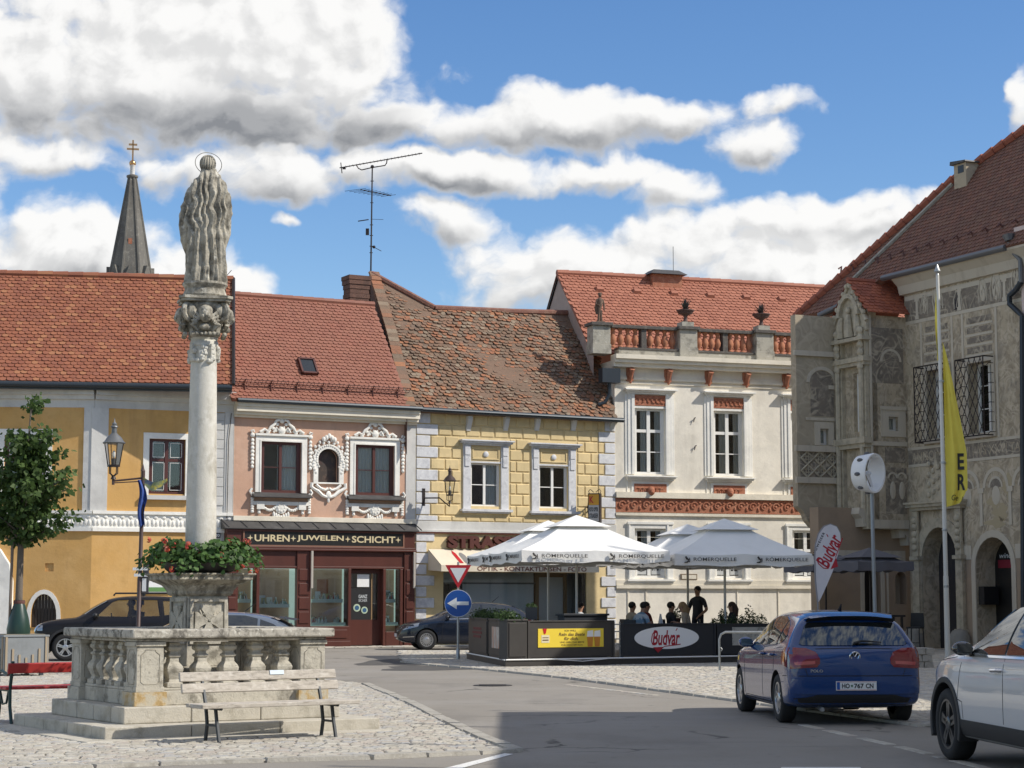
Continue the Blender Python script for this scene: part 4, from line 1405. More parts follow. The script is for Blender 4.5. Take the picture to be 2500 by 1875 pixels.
 b.box(xd0, xd0 + .13, .06, .2, z0, z1).box(xd1 - .13, xd1, .06, .2, z0, z1).box(xd0 + .13, xd1 - .13, .06, .2, z1 - .15, z1).box(xd0 + .13, xd1 - .13, .06, .2, z0, z0 + .4)
 b.m(mat('door_glass_pale', (.72, .71, .67), .3)).box(xd0 + .13, xd1 - .13, .12, .15, z0 + .4, z1 - .15)
 sf = b.build('shopfront', root)
 MB(GLASS).box(x0, x1, .05, .058, z0, z1).build('pane', sf)
 lt = MB(mat('sign_letters_brown', (.085, .022, .016), .5))
 a0, a1 = fr.loc(1089, 1320)[0], fr.loc(1300, 1320)[0]
 zb_, zt_ = fr.loc(1190, 1340)[1], fr.loc(1190, 1309)[1]
 lt.text('STRASSER', a0, a1, zb_, zt_, -.1, .055, depth=.16)
 lt.box(a0, a1, -.02, -.001, (zb_ + zt_) / 2 - .02, (zb_ + zt_) / 2 + .02)
 lt.build('sign_letters', root)
 a0, a1 = fr.loc(1062, 1350, -.6)[0], fr.loc(1445, 1350, -.6)[0]
 zt, zb, zv = fr.loc(1250, 1343, -.1)[1], fr.loc(1250, 1381, -1.1)[1], fr.loc(1250, 1396, -1.1)[1]
 aw = MB(mat('cream_awning', (.70, .62, .48), .85, [((.58, .5, .38), 2, .45, .7, one, .5)]))
 aw.add([(a0, -.06, zt), (a1, -.06, zt), (a1, -1.1, zb), (a0, -1.1, zb), (a0, -1.1, zv), (a1, -1.1, zv), (a0, -.06, zt - .05), (a1, -.06, zt - .05), (a0, -1.08, zb - .03), (a1, -1.08, zb - .03)],
   [(0, 1, 2, 3), (3, 2, 5, 4), (6, 7, 9, 8), (0, 3, 8, 6), (1, 2, 9, 7)])
 aw.add([(a0, -.06, zt), (a0, -1.1, zb), (a0, -1.1, zv), (a0, -.06, zv + .05)], [(0, 1, 2, 3)])
 aw.m(INKB)
 hz = zb - zv
 aw.text('OPTIK - KONTAKTLINSEN - FOTO', fr.loc(1165, 1390, -1.1)[0], fr.loc(1432, 1390, -1.1)[0], zv + hz * .12, zv + hz * .85, -1.105, .015)
 ck = fr.loc(1116, 1360, -.6)[0]
 sl = (zb - zt) / 1.04
 aw.m(SIGNRED)
 aw.add([(ck - .07, -.98, zt + .92 * -abs(sl) + .012), (ck + .07, -.98, zt + .92 * -abs(sl) + .012), (ck + .07, -.35, zt + .29 * -abs(sl) + .012), (ck, -.15, zt + .09 * -abs(sl) + .012), (ck - .07, -.35, zt + .29 * -abs(sl) + .012)], [(0, 1, 2, 3, 4)])
 aw.m(mat('print_grey', (.22, .21, .2), .7))
 ck += .26
 aw.add([(ck - .11, -.98, zt + .92 * -abs(sl) + .012), (ck + .11, -.98, zt + .92 * -abs(sl) + .012), (ck + .11, -.45, zt + .39 * -abs(sl) + .012), (ck + .04, -.3, zt + .24 * -abs(sl) + .012), (ck - .04, -.3, zt + .24 * -abs(sl) + .012), (ck - .11, -.45, zt + .39 * -abs(sl) + .012)], [(0, 1, 2, 3, 4, 5)])
 aw.build('awning', root)
 fx, fz = fr.loc(1455, 1240, -.7)
 t = thing('hanging_sign', 'small yellow and white box sign with black scroll ironwork on the optician wall', 'sign', fr.o + fr.e * fx - fr.w * .62 + V((0, 0, fz)), fr.a - R(46))
 b = MB(DARKM)
 hw, hh, hd = .215, .52, .14
 b.box(-hw, hw, -hd, hd, -hh, hh)
 b.m(mat('sign_amber', (.66, .33, .025), .45)).box(-hw + .03, hw - .03, -hd - .012, -hd - .001, .1, hh - .04)
 b.m(mat('sign_greywhite', (.5, .48, .46), .5)).box(-hw + .03, hw - .03, -hd - .012, -hd - .001, -hh + .04, .095)
 b.m(SIGNRED).text('K', -hw + .06, -.0, .17, .42, -hd - .016, .03)
 b.m(INK).text('FOTO OPTIK', -hw + .05, hw - .05, -.13, .02, -hd - .016, .03).text('STRASSER', -hw + .05, hw - .05, -.36, -.2, -hd - .016, .02)
 b.build('sign_box', t)
 b = MB(DARKM)
 for sz in (1, -1):
  for sx in (-1, 1):
   b.tube([(sx * x, 0, sz * (hh + z)) for x, z in ((.2, .0), (.23, .08), (.17, .15), (.1, .1), (.05, .04), (.02, .1), (.05, .15))], .014, 5)
 b.build('scrollwork', t)
 b = MB(DARKM)
 for z in (-.15, .15):
  b.tube([(-hw, 0, z), (-.36, .34, z * .5), (-.42, .62, z)], .025, 5)
 b.tube([(-.3, .2, .2), (-.36, .34, .0), (-.3, .2, -.2)], .02, 5)
 b.box(-.46, -.38, .45, .68, -.2, .2)
 b.build('wall_bracket', t)
block_house()
# white house with parapet (library)
def white_house():
 fr = H4
 root = fthing('white_house', 'white two storey house with terracotta friezes and balustrade parapet', 'house', fr)
 WX = fr.loc(1945, 1200)[0] + 6.0
 ze = fr.loc(1700, 905)[1] + .28
 ups = [rc(fr, a, c, t, b_) for a, c, t, b_ in ((1548, 1624, 996, 1155), (1741, 1815, 1004, 1162), (1929, 2003, 1012, 1168))]
 lows = [rc(fr, a, c, t, b_) for a, c, t, b_ in ((1549, 1625, 1290, 1409), (1744, 1815, 1293, 1411), (1934, 2005, 1296, 1414))]
 zu0, zu1 = sum(u[2] for u in ups) / 3, sum(u[3] for u in ups) / 3
 zl0, zl1 = sum(u[2] for u in lows) / 3, sum(u[3] for u in lows) / 3
 ups = [(u[0], u[1], zu0, zu1) for u in ups]
 lows = [(u[0], u[1], zl0, zl1) for u in lows]
 b = MB(WHITEW)
 b.plate(rect(0, WX, 0, ze), [rect(*u) for u in ups + lows], 0, .3)
 b.box(0, .1, .301, 9, 4, ze)
 b.build('wall', root)
 zf1, zf0 = fr.loc(1700, 1219)[1], fr.loc(1700, 1253)[1]
 c = MB(CREAM)
 c.box(0, WX, -.14, -.001, zf1 + .01, zf1 + .22)
 c.box(0, WX, -.08, -.001, zf0 - .12, zf0 - .02)
 zp = fr.loc(1700, 1437)[1]
 c.box(0, WX, -.10, -.001, zp, zp + .12).box(0, WX, -.06, -.001, zp + .121, zp + .3)
 c.box(0, WX, -.04, -.001, 0, .42)
 for px in (1533, 1577, 1800, 1900):
  x = fr.loc(px, 1480)[0]
  c.box(x - .02, x + .02, -.03, -.001, .43, zp - .01)
 for k in range(4):
  z = zl1 + .5 - k * .82
  c.box(0, WX, -.004, -.001, z, z + .012)
 for (pr, a, d) in ((.55, .0, .16), (.46, -.13, -.001), (.34, -.28, -.131), (.05, -.64, -.57), (.09, -.72, -.641), (.05, -.86, -.80)):
  c.box(-.02 if pr < .2 else -.15, WX, -pr, -.0005, ze + a, ze + d)
 c.build('cornice', root, bevel=.012)
 t = MB(TERRA)
 t.box(0, WX, -.05, -.001, zf0, zf1)
 t.smooth = True
 n = int(WX / .46)
 zc = (zf0 + zf1) / 2
 for i in range(n):
  x = (i + .5) * WX / n
  t.tube([(x + .17 * math.cos(a) * (1 - .09 * k), -.06, zc + .17 * math.sin(a) * (1 - .09 * k)) for k, a in enumerate([R(20 + q * 42) for q in range(9)])], .035, 5)
  t.ball((x, -.07, zc), (.06, .04, .06), 6, 5)
  t.ball((x + .23, -.06, zc + .12), (.06, .04, .05), 6, 5)
  t.ball((x + .23, -.06, zc - .1), (.05, .04, .09), 6, 5)
 t.build('frieze', root)
 zb1, zb0 = ze - .29, ze - .80
 for px in (1451, 1541, 1634, 1733, 1825, 1922, 2020):
  x = fr.loc(px, 920, -.2)[0] if px > 1500 else .05 + 0 * px
  if px < 1500:
   continue
  m_ = MB(TERRA)
  m_.box(x - .12, x + .12, -.13, -.001, zb0 + .04, zb1)
  m_.smooth = True
  m_.tube([(x, -.14, zb0 + .05), (x, -.2, zb0 + .25), (x, -.22, zb1 - .2), (x, -.32, zb1 - .05)], [.05, .09, .09, .11], 8)
  m_.ball((x, -.25, zb1 - .16), (.08, .08, .10), 8, 6)
  m_.ball((x, -.14, zb0 + .02), (.06, .05, .09), 7, 5)
  m_.build('face_bracket', root)
 for (x0, x1, z0, z1) in ups:
  window(root, x0, x1, z0, z1, .12, WHITEF, ((.66, .11), (.34, .035)), fw=.085, curtains=((.27, .47), (.74, .97)), mull=.13, sash=.06)
  s = MB(WHITES)
  zh = z1 + .52
  for (a, d, sg) in ((x0 - .26, x0, -1), (x1, x1 + .26, 1)):
   s.box(a, d, -.06, -.001, z0 - .02, zh)
   o_ = a - .1 if sg < 0 else d
   s.box(o_, o_ + .1, -.03, -.001, z0 - .02, zh)
   i_ = (a + .14, d) if sg < 0 else (a, d - .14)
   s.box(i_[0], i_[1], -.09, -.061, z0 - .02, zh)
  s.box(x0, x1, -.04, -.001, z1, z1 + .08)
  hood(s, x0 - .26, x1 + .26, zh, [(.1, .07, .02), (.18, .06, .08), (.27, .06, .16)])
  hood(s, x0 - .26, x1 + .26, z0 - .25, [(.1, .07, .03), (.19, .06, .08), (.25, .05, .12)])
  zs = fr.loc(1700, 1222)[1] + .05
  s.box(x0 - .12, x1 + .12, -.035, -.001, z0 - 1.0, z0 - .26)
  s.box(x0 - .3, x0 - .27, -.03, -.001, zs, z0 - .26)
  s.build('window_surround', root, bevel=.008)
  xc = (x0 + x1) / 2
  for zc_, rr in (((z1 + zh) / 2 + .03, .09), (z0 - .63, .13)):
   r_ = MB(TERRA)
   if rr < .1:
    r_.box(x0, x1, -.05, -.041, z1 + .1, zh - .03)
   else:
    r_.box(x0 - .02, x1 + .02, -.05, -.036, z0 - .9, z0 - .36)
   r_.smooth = True
   for k in range(-3, 4):
    r_.tube([(xc + k * .17 + rr * math.cos(a), -.06, zc_ + rr * math.sin(a)) for a in [R(q * 50 + 30 * k) for q in range(6)]], .025, 5)
   if rr > .1:
    r_.ball((xc, -.12, z0 - .62), (.15, .12, .17), 9, 7)
    r_.ball((xc, -.22, z0 - .68), (.07, .07, .07), 7, 5)
   r_.build('relief_panel', root)
 for i, (x0, x1, z0, z1) in enumerate(lows):
  o = window(root, x0, x1, z0, z1, .12, WHITEF, ((.58, .11),), fw=.085, curtains=((.3, .47), (.76, .96)), mull=.13, sash=.065)
  s = MB(WHITES)
  for (a, d) in ((x0 - .28, x0), (x1, x1 + .28)):
   s.box(a, d, -.05, -.001, z0 - .05, z1 + .22)
   s.box(a + .03, a + .1, -.08, -.051, z0 - .05, z1 + .22)
  s.box(x0, x1, -.05, -.001, z1, z1 + .22).box(x0 - .3, x1 + .3, -.09, -.051, z1 + .15, z1 + .25)
  hood(s, x0 - .28, x1 + .28, z0 - .2, [(.08, .07, .0), (.15, .075, .04)])
  s.build('window_surround', root, bevel=.008)
  f = MB(mat('window_film', (.50, .51, .50), .5))
  zt = z0 + (z1 - z0) * .40
  xm = (x0 + x1) / 2
  f.box(x0 + .11, xm - .1, .128, .134, z0 + .12, zt).box(xm + .1, x1 - .11, .128, .134, z0 + .12, zt)
  f.m(INK)
  zc = (z0 + .12 + zt) / 2
  if i == 1:
   f.text('BÜCH', x0 + .14, xm - .13, zc - .16, zc + .18, .127, .03).text('EREI', xm + .13, x1 - .2, zc - .16, zc + .13, .127, .03)
  else:
   for k in range(4):
    zz = zc - .2 + k * .11
    c_ = x0 + .11 + (xm - .1 - x0 - .11) / 2
    f.add([(c_ - .2, .127, zz + .06), (c_, .127, zz), (c_ + .2, .127, zz + .06), (c_ + .2, .127, zz + .11), (c_, .127, zz + .05), (c_ - .2, .127, zz + .11)], [(0, 1, 4, 5), (1, 2, 3, 4)])
   if i == 0:
    f.text('STADT', xm + .12, x1 - .13, zc - .16, zc + .13, .127, .03)
  f.build('window_film', o)
 x0, x1, z0, z1 = rc(fr, 1662, 1702, 1401, 1416, -.03)
 s = MB(mat('bronze_plaque', (.2, .15, .1), .5)).box(x0, x1, -.04, -.001, z0, z1)
 s.m(CREAM).box(x0 + .04, x1 - .04, -.05, -.041, z0 + .04, z1 - .04)
 s.build('plaque', root)
 for px, py in ((1694, 1025), (1696, 1093)):
  x, z = fr.loc(px, py)
  m_ = MB(DARKM)
  m_.tube([(x, 0, z), (x - .02, -.08, z + .05), (x + .03, -.10, z + .08)], .02, 5).tube([(x, -.05, z + .02), (x - .04, -.06, z - .09)], .016, 5)
  m_.build('wall_hook', root)
 x = fr.loc(1488, 930, -.25)[0]
 z1, z0 = fr.loc(1486, 900, -.25)[1], fr.loc(1486, 955, -.25)[1]
 b = MB(GUTTER)
 b.taper(x - .35, x + .35, -.45, -.05, z0 + .3, z1)
 b.m(GUTTER, True)
 b.tube([(x, -.25, z0 + .35), (x, -.25, z0 - .1), (x - .15, -.2, z0 - .4), (x - .4, -.15, z0 - .5)], .07, 8)
 b.build('rain_hopper', root)
 yp = -.25
 pz0 = ze + .17
 zt = fr.loc(1700, 800, yp)[1]
 zpl = fr.loc(1700, 858, yp)[1]
 pw = []
 for (a, d) in ((1447, 1490), (1660, 1702), (1846, 1888), (2040, 2080)):
  pw.append((fr.loc(a, 820, yp)[0], fr.loc(d, 820, yp)[0]))
 PAR = mat('parapet_stone', (.40, .375, .31), .95, [((.13, .12, .1), 3, .5, .68, one, .75), ((.6, .58, .52), 7, .58, .7, one, .6)], bumps=[(30, .015, .8)])
 PARD = mat('parapet_coping', (.10, .09, .08), .95, [((.25, .22, .18), 6, .5, .7, one, .5)], bumps=[(30, .015, .8)])
 for (a, d) in pw:
  b = MB(PAR)
  b.box(a - .02, d + .02, yp - .05, yp + .6, pz0, zpl + .12).box(a, d, yp - .02, yp + .57, zpl + .121, zt - .09)
  b.m(PARD).box(a - .08, d + .08, yp - .12, yp + .66, zt - .09, zt + .03)
  b.build('pier', root, bevel=.012)
 b = MB(PAR)
 b.box(0.1, WX, yp + .06, yp + .5, pz0, zpl - .03)
 b.m(PARD).box(0.1, WX, yp + .03, yp + .55, zpl - .029, zpl + .05)
 for k in range(3):
  b.box(pw[k][1] + .081, pw[k + 1][0] - .081, yp + .05, yp + .5, zt - .13, zt - .01)
 b.build('parapet_wall', root, bevel=.01)
 prof = [(.10, 0), (.10, .05), (.065, .08), (.075, .12), (.13, .25), (.135, .33), (.09, .47), (.06, .58), (.07, .62), (.095, .66), (.095, .72)]
 hb = zt - .13 - zpl - .05
 prof = [(r, z / .72 * hb) for r, z in prof]
 proto = None
 for k in range(3):
  a, d = pw[k][1], pw[k + 1][0]
  n = 9
  for i in range(n):
   x = a + (d - a) * (i + .7) / (n + .4)
   if i == 4:
    p = MB(PARD).box(x - .1, x + .1, yp + .12, yp + .42, zpl + .051, zt - .131)
    p.build('parapet_post', root)
    continue
   if proto is None:
    m_ = MB()
    m_.m(mat('terracotta_baluster', (.42, .17, .09), .85, [((.25, .1, .06), 5, .5, .7, one, .6)], bumps=[(30, .01, .6)]), True)
    m_.lathe(prof, 12)
    proto = m_.build('baluster', root, loc=(x, yp + .27, zpl + .051))
   else:
    c_ = proto.copy()
    COL.objects.link(c_)
    c_.location = (x, yp + .27, zpl + .051)
 z0, y0 = ze + .3, .6
 rf = Roof(fr, y0, z0, 47)
 pts = [(1357, 660), (2010, 708)]
 ra, rb = rf.uv(*pts[0]), rf.uv(*pts[1])
 top = (ra[1] + rb[1]) / 2
 rf.deg = 47
 pl = [(ra[0] + .25, 0.0), (WX + 1, 0.0), (WX + 1, top), (ra[0], top)]
 b = MB(TILE_WHITEH)
 rf.deck(b, pl)
 tiles(b, rf.o, rf.e, rf.up, rf.n, pl, .22, .175, .036, .02, .15, 11)
 b.m(TILE_WHITEH, True)
 rf.ridge(b, (pl[3][0], top), (pl[2][0], top), .12, .45)
 b.smooth = False
 q0, q1 = rf.p(ra[0], top), rf.p(WX + 1, top)
 b.add([tuple(q0), tuple(q1), (q1.x, q1.y * 2 - y0, z0), (q0.x, q0.y * 2 - y0, z0)], [(0, 1, 2, 3)])
 for i in range(9):
  p = rf.p(ra[0] + 1.5 + i * 1.55, top - .95, .03)
  b.at(p.x, p.y, p.z, 0, R(47))
  b.taper(-.16, .16, -.12, .12, 0, .09, .03, .04)
 b.M = Mx.Identity(4)
 ro = b.build('roof', root)
 gx = fr.loc(1331, 758, q0.y * 2 - y0 - 1.2)[0]
 gb = MB(GABLEW)
 gw = [(q0.x + .1, q0.y, q0.z - .06), (pl[0][0] + .1, y0 + .3, z0 + .2), (pl[0][0] + .1, y0 + .3, z0 - 3), (pl[0][0] - .2, q0.y * 2 - y0 - .3, z0 - 3), (pl[0][0] - .2, q0.y * 2 - y0 - .3, z0 + .2)]
 gb.add(gw, [(0, 1, 2, 3, 4)])
 gb.m(DARKM).tube([gw[0], gw[4]], .07, 5)
 gb.build('gable_wall', root)
 xc, zc = fr.loc(1617, 682, q0.y)
 ch = MB(BRICK)
 x0, x1 = fr.loc(1575, 682, q0.y)[0], fr.loc(1664, 682, q0.y)[0]
 zt_ = fr.loc(1620, 668, q0.y)[1]
 ch.m(TERRA).box(x0 + .15, x1 - .15, q0.y - .4, q0.y + .4, q0.z - .5, zt_ - .1)
 ch.m(LEADROOF).taper(x0, x1, q0.y - .6, q0.y + .6, zt_ - .1, zt_ + .1, .25, .3)
 ch.tube([(x1 - .35, q0.y, zt_), (x1 - .35, q0.y, zt_ + 1.1)], .012, 4)
 ch.build('chimney', ro)
 (a, d) = pw[0]
 p = fr.o + fr.e * ((a + d) / 2 + .05) + fr.w * (yp + .27) + V((0, 0, zt + .03))
 st = MB(mat('brown_statue', (.13, .085, .06), .9, [((.3, .2, .13), 8, .55, .7, one, .5)], bumps=[(25, .02, .7)]), )
 st.smooth = True
 st.box(-.28, .28, -.22, .22, 0, .12)
 st.tube([(-.1, 0, .1), (-.09, -.02, .45), (-.07, 0, .85), (-.03, .0, 1.15), (0, 0, 1.45), (.0, .0, 1.62), (0, -.01, 1.7)], [.1, .075, .12, .17, .21, .17, .07], 10)
 st.tube([(.1, -.02, .1), (.08, 0, .45), (.06, 0, .85)], [.1, .075, .12], 8)
 st.tube([(-.2, 0, 1.58), (-.27, -.05, 1.25), (-.1, -.2, 1.15)], [.07, .06, .05], 7)
 st.tube([(.2, 0, 1.58), (.27, -.05, 1.2), (.26, -.12, .85)], [.07, .06, .05], 7)
 st.tube([(-.18, .06, 1.5), (-.22, .1, .95), (-.18, .1, .6)], [.1, .13, .08], 8)
 st.ball((0, -.01, 1.86), (.12, .13, .15), 10, 8)
 st.ball((0, .01, 1.95), (.15, .15, .09), 10, 6)
 o = st.build('roof_statue', None, loc=p, rz=fr.a)
 o.scale = (.55, .55, .56)
 tag(o, 'small brown figure statue standing on the left pier of the parapet', 'statue')
 AG = leafmat('agave_leaf', [(.055, .06, .05), (.09, .095, .08), (.05, .045, .045)], .1)
 for k, lb in ((1, 'spiky agave in a footed urn on the parapet pier next to the small statue'), (2, 'spiky agave in a footed urn on the parapet pier nearest the grey town hall')):
  (a, d) = pw[k]
  p = fr.o + fr.e * ((a + d) / 2) + fr.w * (yp + .27) + V((0, 0, zt + .03))
  t = thing('agave_urn', lb, 'planter urn', p, fr.a, 'agave urns on the parapet')
  u = MB()
  u.m(PAR).box(-.28, .28, -.28, .28, 0, .2)
  u.m(mat('iron_urn', (.10, .06, .05), .8, [((.2, .12, .09), 6, .5, .7, one, .5)]), True)
  u.lathe([(.15, .2), (.1, .26), (.07, .42), (.12, .5), (.3, .56), (.36, .66), (.4, .68), (.4, .72), (.3, .72)], 16)
  u.build('urn', t)
  lv = MB(AG)
  rg = random.Random(k)
  for i in range(26):
   a_, el = rg.uniform(0, 6.28), rg.uniform(.25, 1.5)
   L = rg.uniform(.4, .62)
   dx = V((math.cos(a_) * math.cos(el), math.sin(a_) * math.cos(el), math.sin(el)))
   sd_ = V((-math.sin(a_), math.cos(a_), 0)) * .045
   b0 = V((0, 0, .7))
   lv.add([b0 - sd_ * .8, b0 + sd_ * .8, b0 + dx * L * .5 + sd_, b0 + dx * L, b0 + dx * L * .5 - sd_], [(0, 1, 2, 3, 4)])
  lv.build('agave', t)
  t.scale = (.85, .85, .9)
white_house()
# town hall with scratched plaster
HD = Fr(gp(2226, 1583), -65.5)
HC = Fr(HD.o, 24.5)
R90 = R(90)
def town_hall():
 root = fthing('town_hall', 'grey brown town hall with scratched plaster pictures, oriel and brown tiled roof', 'town hall', HD)
 y1 = HC.loc(2126, 1100)[0]
 Lb = -HD.loc(2051, 1000, y1)[0]
 xA = HC.loc(1945, 1000, Lb)[0]
 ze = HD.loc(2300, 648)[1]
 xend = 8.6
 D = HD.loc
 g1 = (D(2264, 980)[0], D(2300, 980)[0] + .35)
 zg = (D(2268, 1072)[1], D(2268, 905)[1])
 g2 = (D(2366, 980)[0], D(2424, 980)[0])
 zg2 = zg
 a1 = (D(2255, 1450)[0], D(2343, 1450)[0])
 zi, zt1 = D(2300, 1366)[1], D(2295, 1287)[1]
 a2 = (D(2385, 1450)[0], D(2473, 1450)[0])
 zt2 = D(2430, 1311)[1]
 arch1 = archpoly(a1[0], a1[1], .02, zi - .1, zt1)
 arch2 = archpoly(a2[0], a2[1], .02, zi - .25, zt2)
 sq = rc(HD, 2329, 2339, 881, 881)
 b = MB(SGRAF)
 b.plate(rect(0, xend, 0, ze), [rect(g1[0], g1[1], *zg), rect(g2[0], g2[1], *zg2), arch1, arch2], 0, .75)
 b.box(0.02, xend, .76, 9, 0, ze)
 zsq = D(2334, 735)[1]
 b.m(DARKM).box(D(2330, 735)[0], D(2341, 735)[0], -.01, .02, zsq - .28, zsq + .28)
 b.build('wall', root)
 zb1, zb0 = D(2330, 1088)[1], D(2330, 1124)[1]
 zu = D(2330, 770)[1]
 f = MB(SGDARK)
 xl = 0.05
 f.box(xl, xend, -.006, -.001, zu + .12, ze - .75)
 f.box(xl, xend, -.006, -.001, zb0, zb1)
 f.m(SGLIGHT)
 f.box(xl, xend, -.02, -.001, zb1 + .001, zb1 + .09).box(xl, xend, -.02, -.001, zb0 - .09, zb0 - .001).box(xl, xend, -.012, -.001, zu, zu + .11)
 f.box(xl, xend, -.014, -.0065, ze - .9, ze - .75)
 rg = random.Random(12)
 f.m(SGRAF)
 f.text('ANNO M D XLVII AVS XXVI TAG', .25, xend - 2.6, zb0 + .08, zb1 - .09, -.008, .0)
 f.m(SGLIGHT)
 for x in [.7 + i * 2.24 for i in range(4)]:
  f.box(x - .06, x + .06, -.02, -.0065, zu + .12, ze - .95).box(x - .12, x + .12, -.024, -.0065, ze - .98, ze - .9)
  f.box(x - .1, x + .1, -.024, -.0065, zu + .12, zu + .24)
 for i in range(9):
  x = 1.1 + i * .95 + rg.uniform(-.2, .2)
  z0 = zu + rg.uniform(.14, .3)
  f.M = Mx.Translation((x, 0, z0)) @ Mx.Rotation(rg.uniform(-.2, .2), 4, 'Y') @ Mx.Scale(rg.uniform(.7, 1.15), 4) @ Mx.Translation((-x, 0, -z0))
  f.smooth = True
  f.ball((x, -.004, z0 + .4), (.2, .008, .42), 9, 6)
  f.m(SGDARK)
  for _ in range(4):
   f.ball((x + rg.uniform(-.14, .14), -.01, z0 + rg.uniform(.1, .7)), (.03, .008, rg.uniform(.08, .2)), 7, 5)
  f.m(SGLIGHT)
  f.smooth = True
  f.ball((x, -.007, z0 + .95), (.1, .012, .13), 9, 6)
  f.tube([(x - .22, -.01, z0), (x - .26, -.01, z0 + .4), (x - .12, -.01, z0 + .8), (x + .14, -.01, z0 + .78), (x + .25, -.01, z0 + .35), (x + .2, -.01, z0)], .025, 5)
  f.tube([(x - .1, -.01, z0 + .05), (x - .02, -.01, z0 + .4), (x + .1, -.01, z0 + .6)], .02, 5)
  f.tube([(x + .02, -.01, z0 + .02), (x + .12, -.01, z0 + .32), (x - .06, -.01, z0 + .7)], .02, 5)
  f.smooth = False
  f.M = Mx.Identity(4)
 for (x0, x1) in (g1, g2):
  f.box(x0 - .3, x0 - .2, -.014, -.001, zb1 + .1, zu - .01).box(x1 + .2, x1 + .3, -.014, -.001, zb1 + .1, zu - .01)
  for k in range(6):
   z = zg[1] + .2 + k * .32
   if z < zu - .15:
    f.box(x0 - .1, x1 + .1, -.014, -.001, z, z + .07)
    f.m(SGDARK).box(x0 - .02, x1 + .02, -.008, -.001, z + .1, z + .28)
    f.m(SGLIGHT)
  f.box(x0 - .18, x1 + .18, -.10, -.001, zg[0] - .16, zg[0] - .03)
  f.box(x0 - .14, x0, -.035, -.001, zg[0], zg[1]).box(x1, x1 + .14, -.035, -.001, zg[0], zg[1]).box(x0 - .14, x1 + .14, -.035, -.001, zg[1], zg[1] + .14)
 for xc, r in ((3.1, .62), (4.5, .62), (5.9, .62), (7.3, .62)):
  zc = zb0 - .95
  f.m(SGLIGHT)
  for rr, wd in ((r, .12), (r - .28, .07)):
   f.prism(arc(xc, zc, rr, 0, 180, 12) + arc(xc, zc, rr - wd, 180, 0, 12), -.012, -.001, 'y')
  f.m(SGDARK).prism(arc(xc, zc, r - .36, 0, 180, 10), -.006, -.001, 'y')
  f.m(SGLIGHT)
  f.box(xc + r + .01, xc + r + .14, -.03, -.001, zt2 + .35, zc - .05)
  f.box(xc + r - .06, xc + r + .22, -.04, -.001, zc - .16, zc)
  f.ball((xc, -.005, zc - .25), (.2, .015, .3), 9, 6)
 f.m(mat('flaked_plaster', (.44, .36, .23), .95, bumps=[(14, .01, .6)]))
 for (x, z, a, c) in ((4.4, zt2 + 1.1, .4, .3), (4.75, zt2 + .75, .5, .32), (5.1, zt2 + 1.5, .3, .5), (4.5, zt2 + .45, .7, .2), (6.6, zt2 + .6, .7, .35)):
  pts = [(x + a * math.cos(t) * (.7 + .3 * math.sin(3 * t + x)), z + c * math.sin(t) * (.75 + .25 * math.cos(4 * t))) for t in [k * .45 for k in range(14)]]
  f.prism(pts, -.005, -.001, 'y')
 f.build('plaster_pictures', root)
 c = MB(SGLIGHT)
 c.prism([(-.001, ze - .7), (-.12, ze - .68), (-.2, ze - .4), (-.45, ze - .15), (-.45, ze), (-.001, ze)], -.1, xend, 'x')
 c.build('eaves_cornice', root)
 c = MB(SGLIGHT)
 zi1, zi0 = D(2370, 1336)[1] + .05, D(2370, 1366)[1]
 c.box(a1[1] + .28, a2[0] - .2, -.03, -.001, zi0, zi1).box(a2[1] + .2, xend, -.03, -.001, zi0, zi1)
 for s_ in (.2,):
  c.plate(archpoly(a2[0] - s_, a2[1] + s_, .0, zi - .25, zt2 + s_ + .02), [arch2], -.04, -.001)
 c.m(SGBROWN).box(a1[1] + .3, a2[0] - .21, -.012, -.001, 0, zi0 - .001).box(a2[1] + .21, xend, -.012, -.001, 0, zi0 - .001)
 c.build('socle_band', root)
 p = MB(SANDSTONE)
 s_ = .34
 p.plate(archpoly(a1[0] - s_, a1[1] + s_, 0, zi + .1, zt1 + .3), [arch1], -.07, -.001)
 for x in (a1[0] - s_ - .02, a1[1] + .02):
  p.box(x, x + .34, -.16, -.071, .55, zi)
  p.box(x - .05, x + .39, -.24, -.001, zi, zi + .12).box(x - .05, x + .39, -.22, -.001, .5, .66).box(x + .02, x + .32, -.15, -.001, 0, .5)
  p.box(x, x + .3, -.15, -.071, zi + .13, zt1 + .55)
  p.smooth = True
  for k in range(5):
   p.ball((x + .15, -.17, zi + .4 + k * .22), (.13, .08, .12), 8, 6)
  p.smooth = False
 zc = zt1 + .56
 hood(p, a1[0] - .4, a1[1] + .4, zc, [(.2, .1, 0), (.3, .1, .08), (.36, .07, .12)])
 zc += .28
 xm = (a1[0] + a1[1]) / 2
 zr_ = D(2290, 1150)[1]
 p.prism([(xm - 1.0, zc)] + [(xm - 1.0 + .5 * k / 4, zc + (zr_ - zc) * (k / 4) ** 1.5 * .75) for k in range(1, 5)] + [(xm - .3, zr_ - .1), (xm - .1, zr_ + .15), (xm, zr_ + .6), (xm + .1, zr_ + .15), (xm + .3, zr_ - .1)] + [(xm + 1.0 - .5 * k / 4, zc + (zr_ - zc) * (k / 4) ** 1.5 * .75) for k in range(4, 0, -1)] + [(xm + 1.0, zc)], -.12, -.001, 'y')
 p.smooth = True
 for k in range(10):
  p.ball((xm - .35 + .08 * (k * 3 % 9), -.13, zc + .2 + .11 * k), (.09, .07, .1), 7, 5)
 p.smooth = False
 p.build('portal', root, sharp=35)
 q = MB(mat('bollard_stone', (.30, .285, .25), .95, [((.2, .19, .16), 5, .5, .7, one, .6)], bumps=[(20, .02, .7)]), )
 q.smooth = True
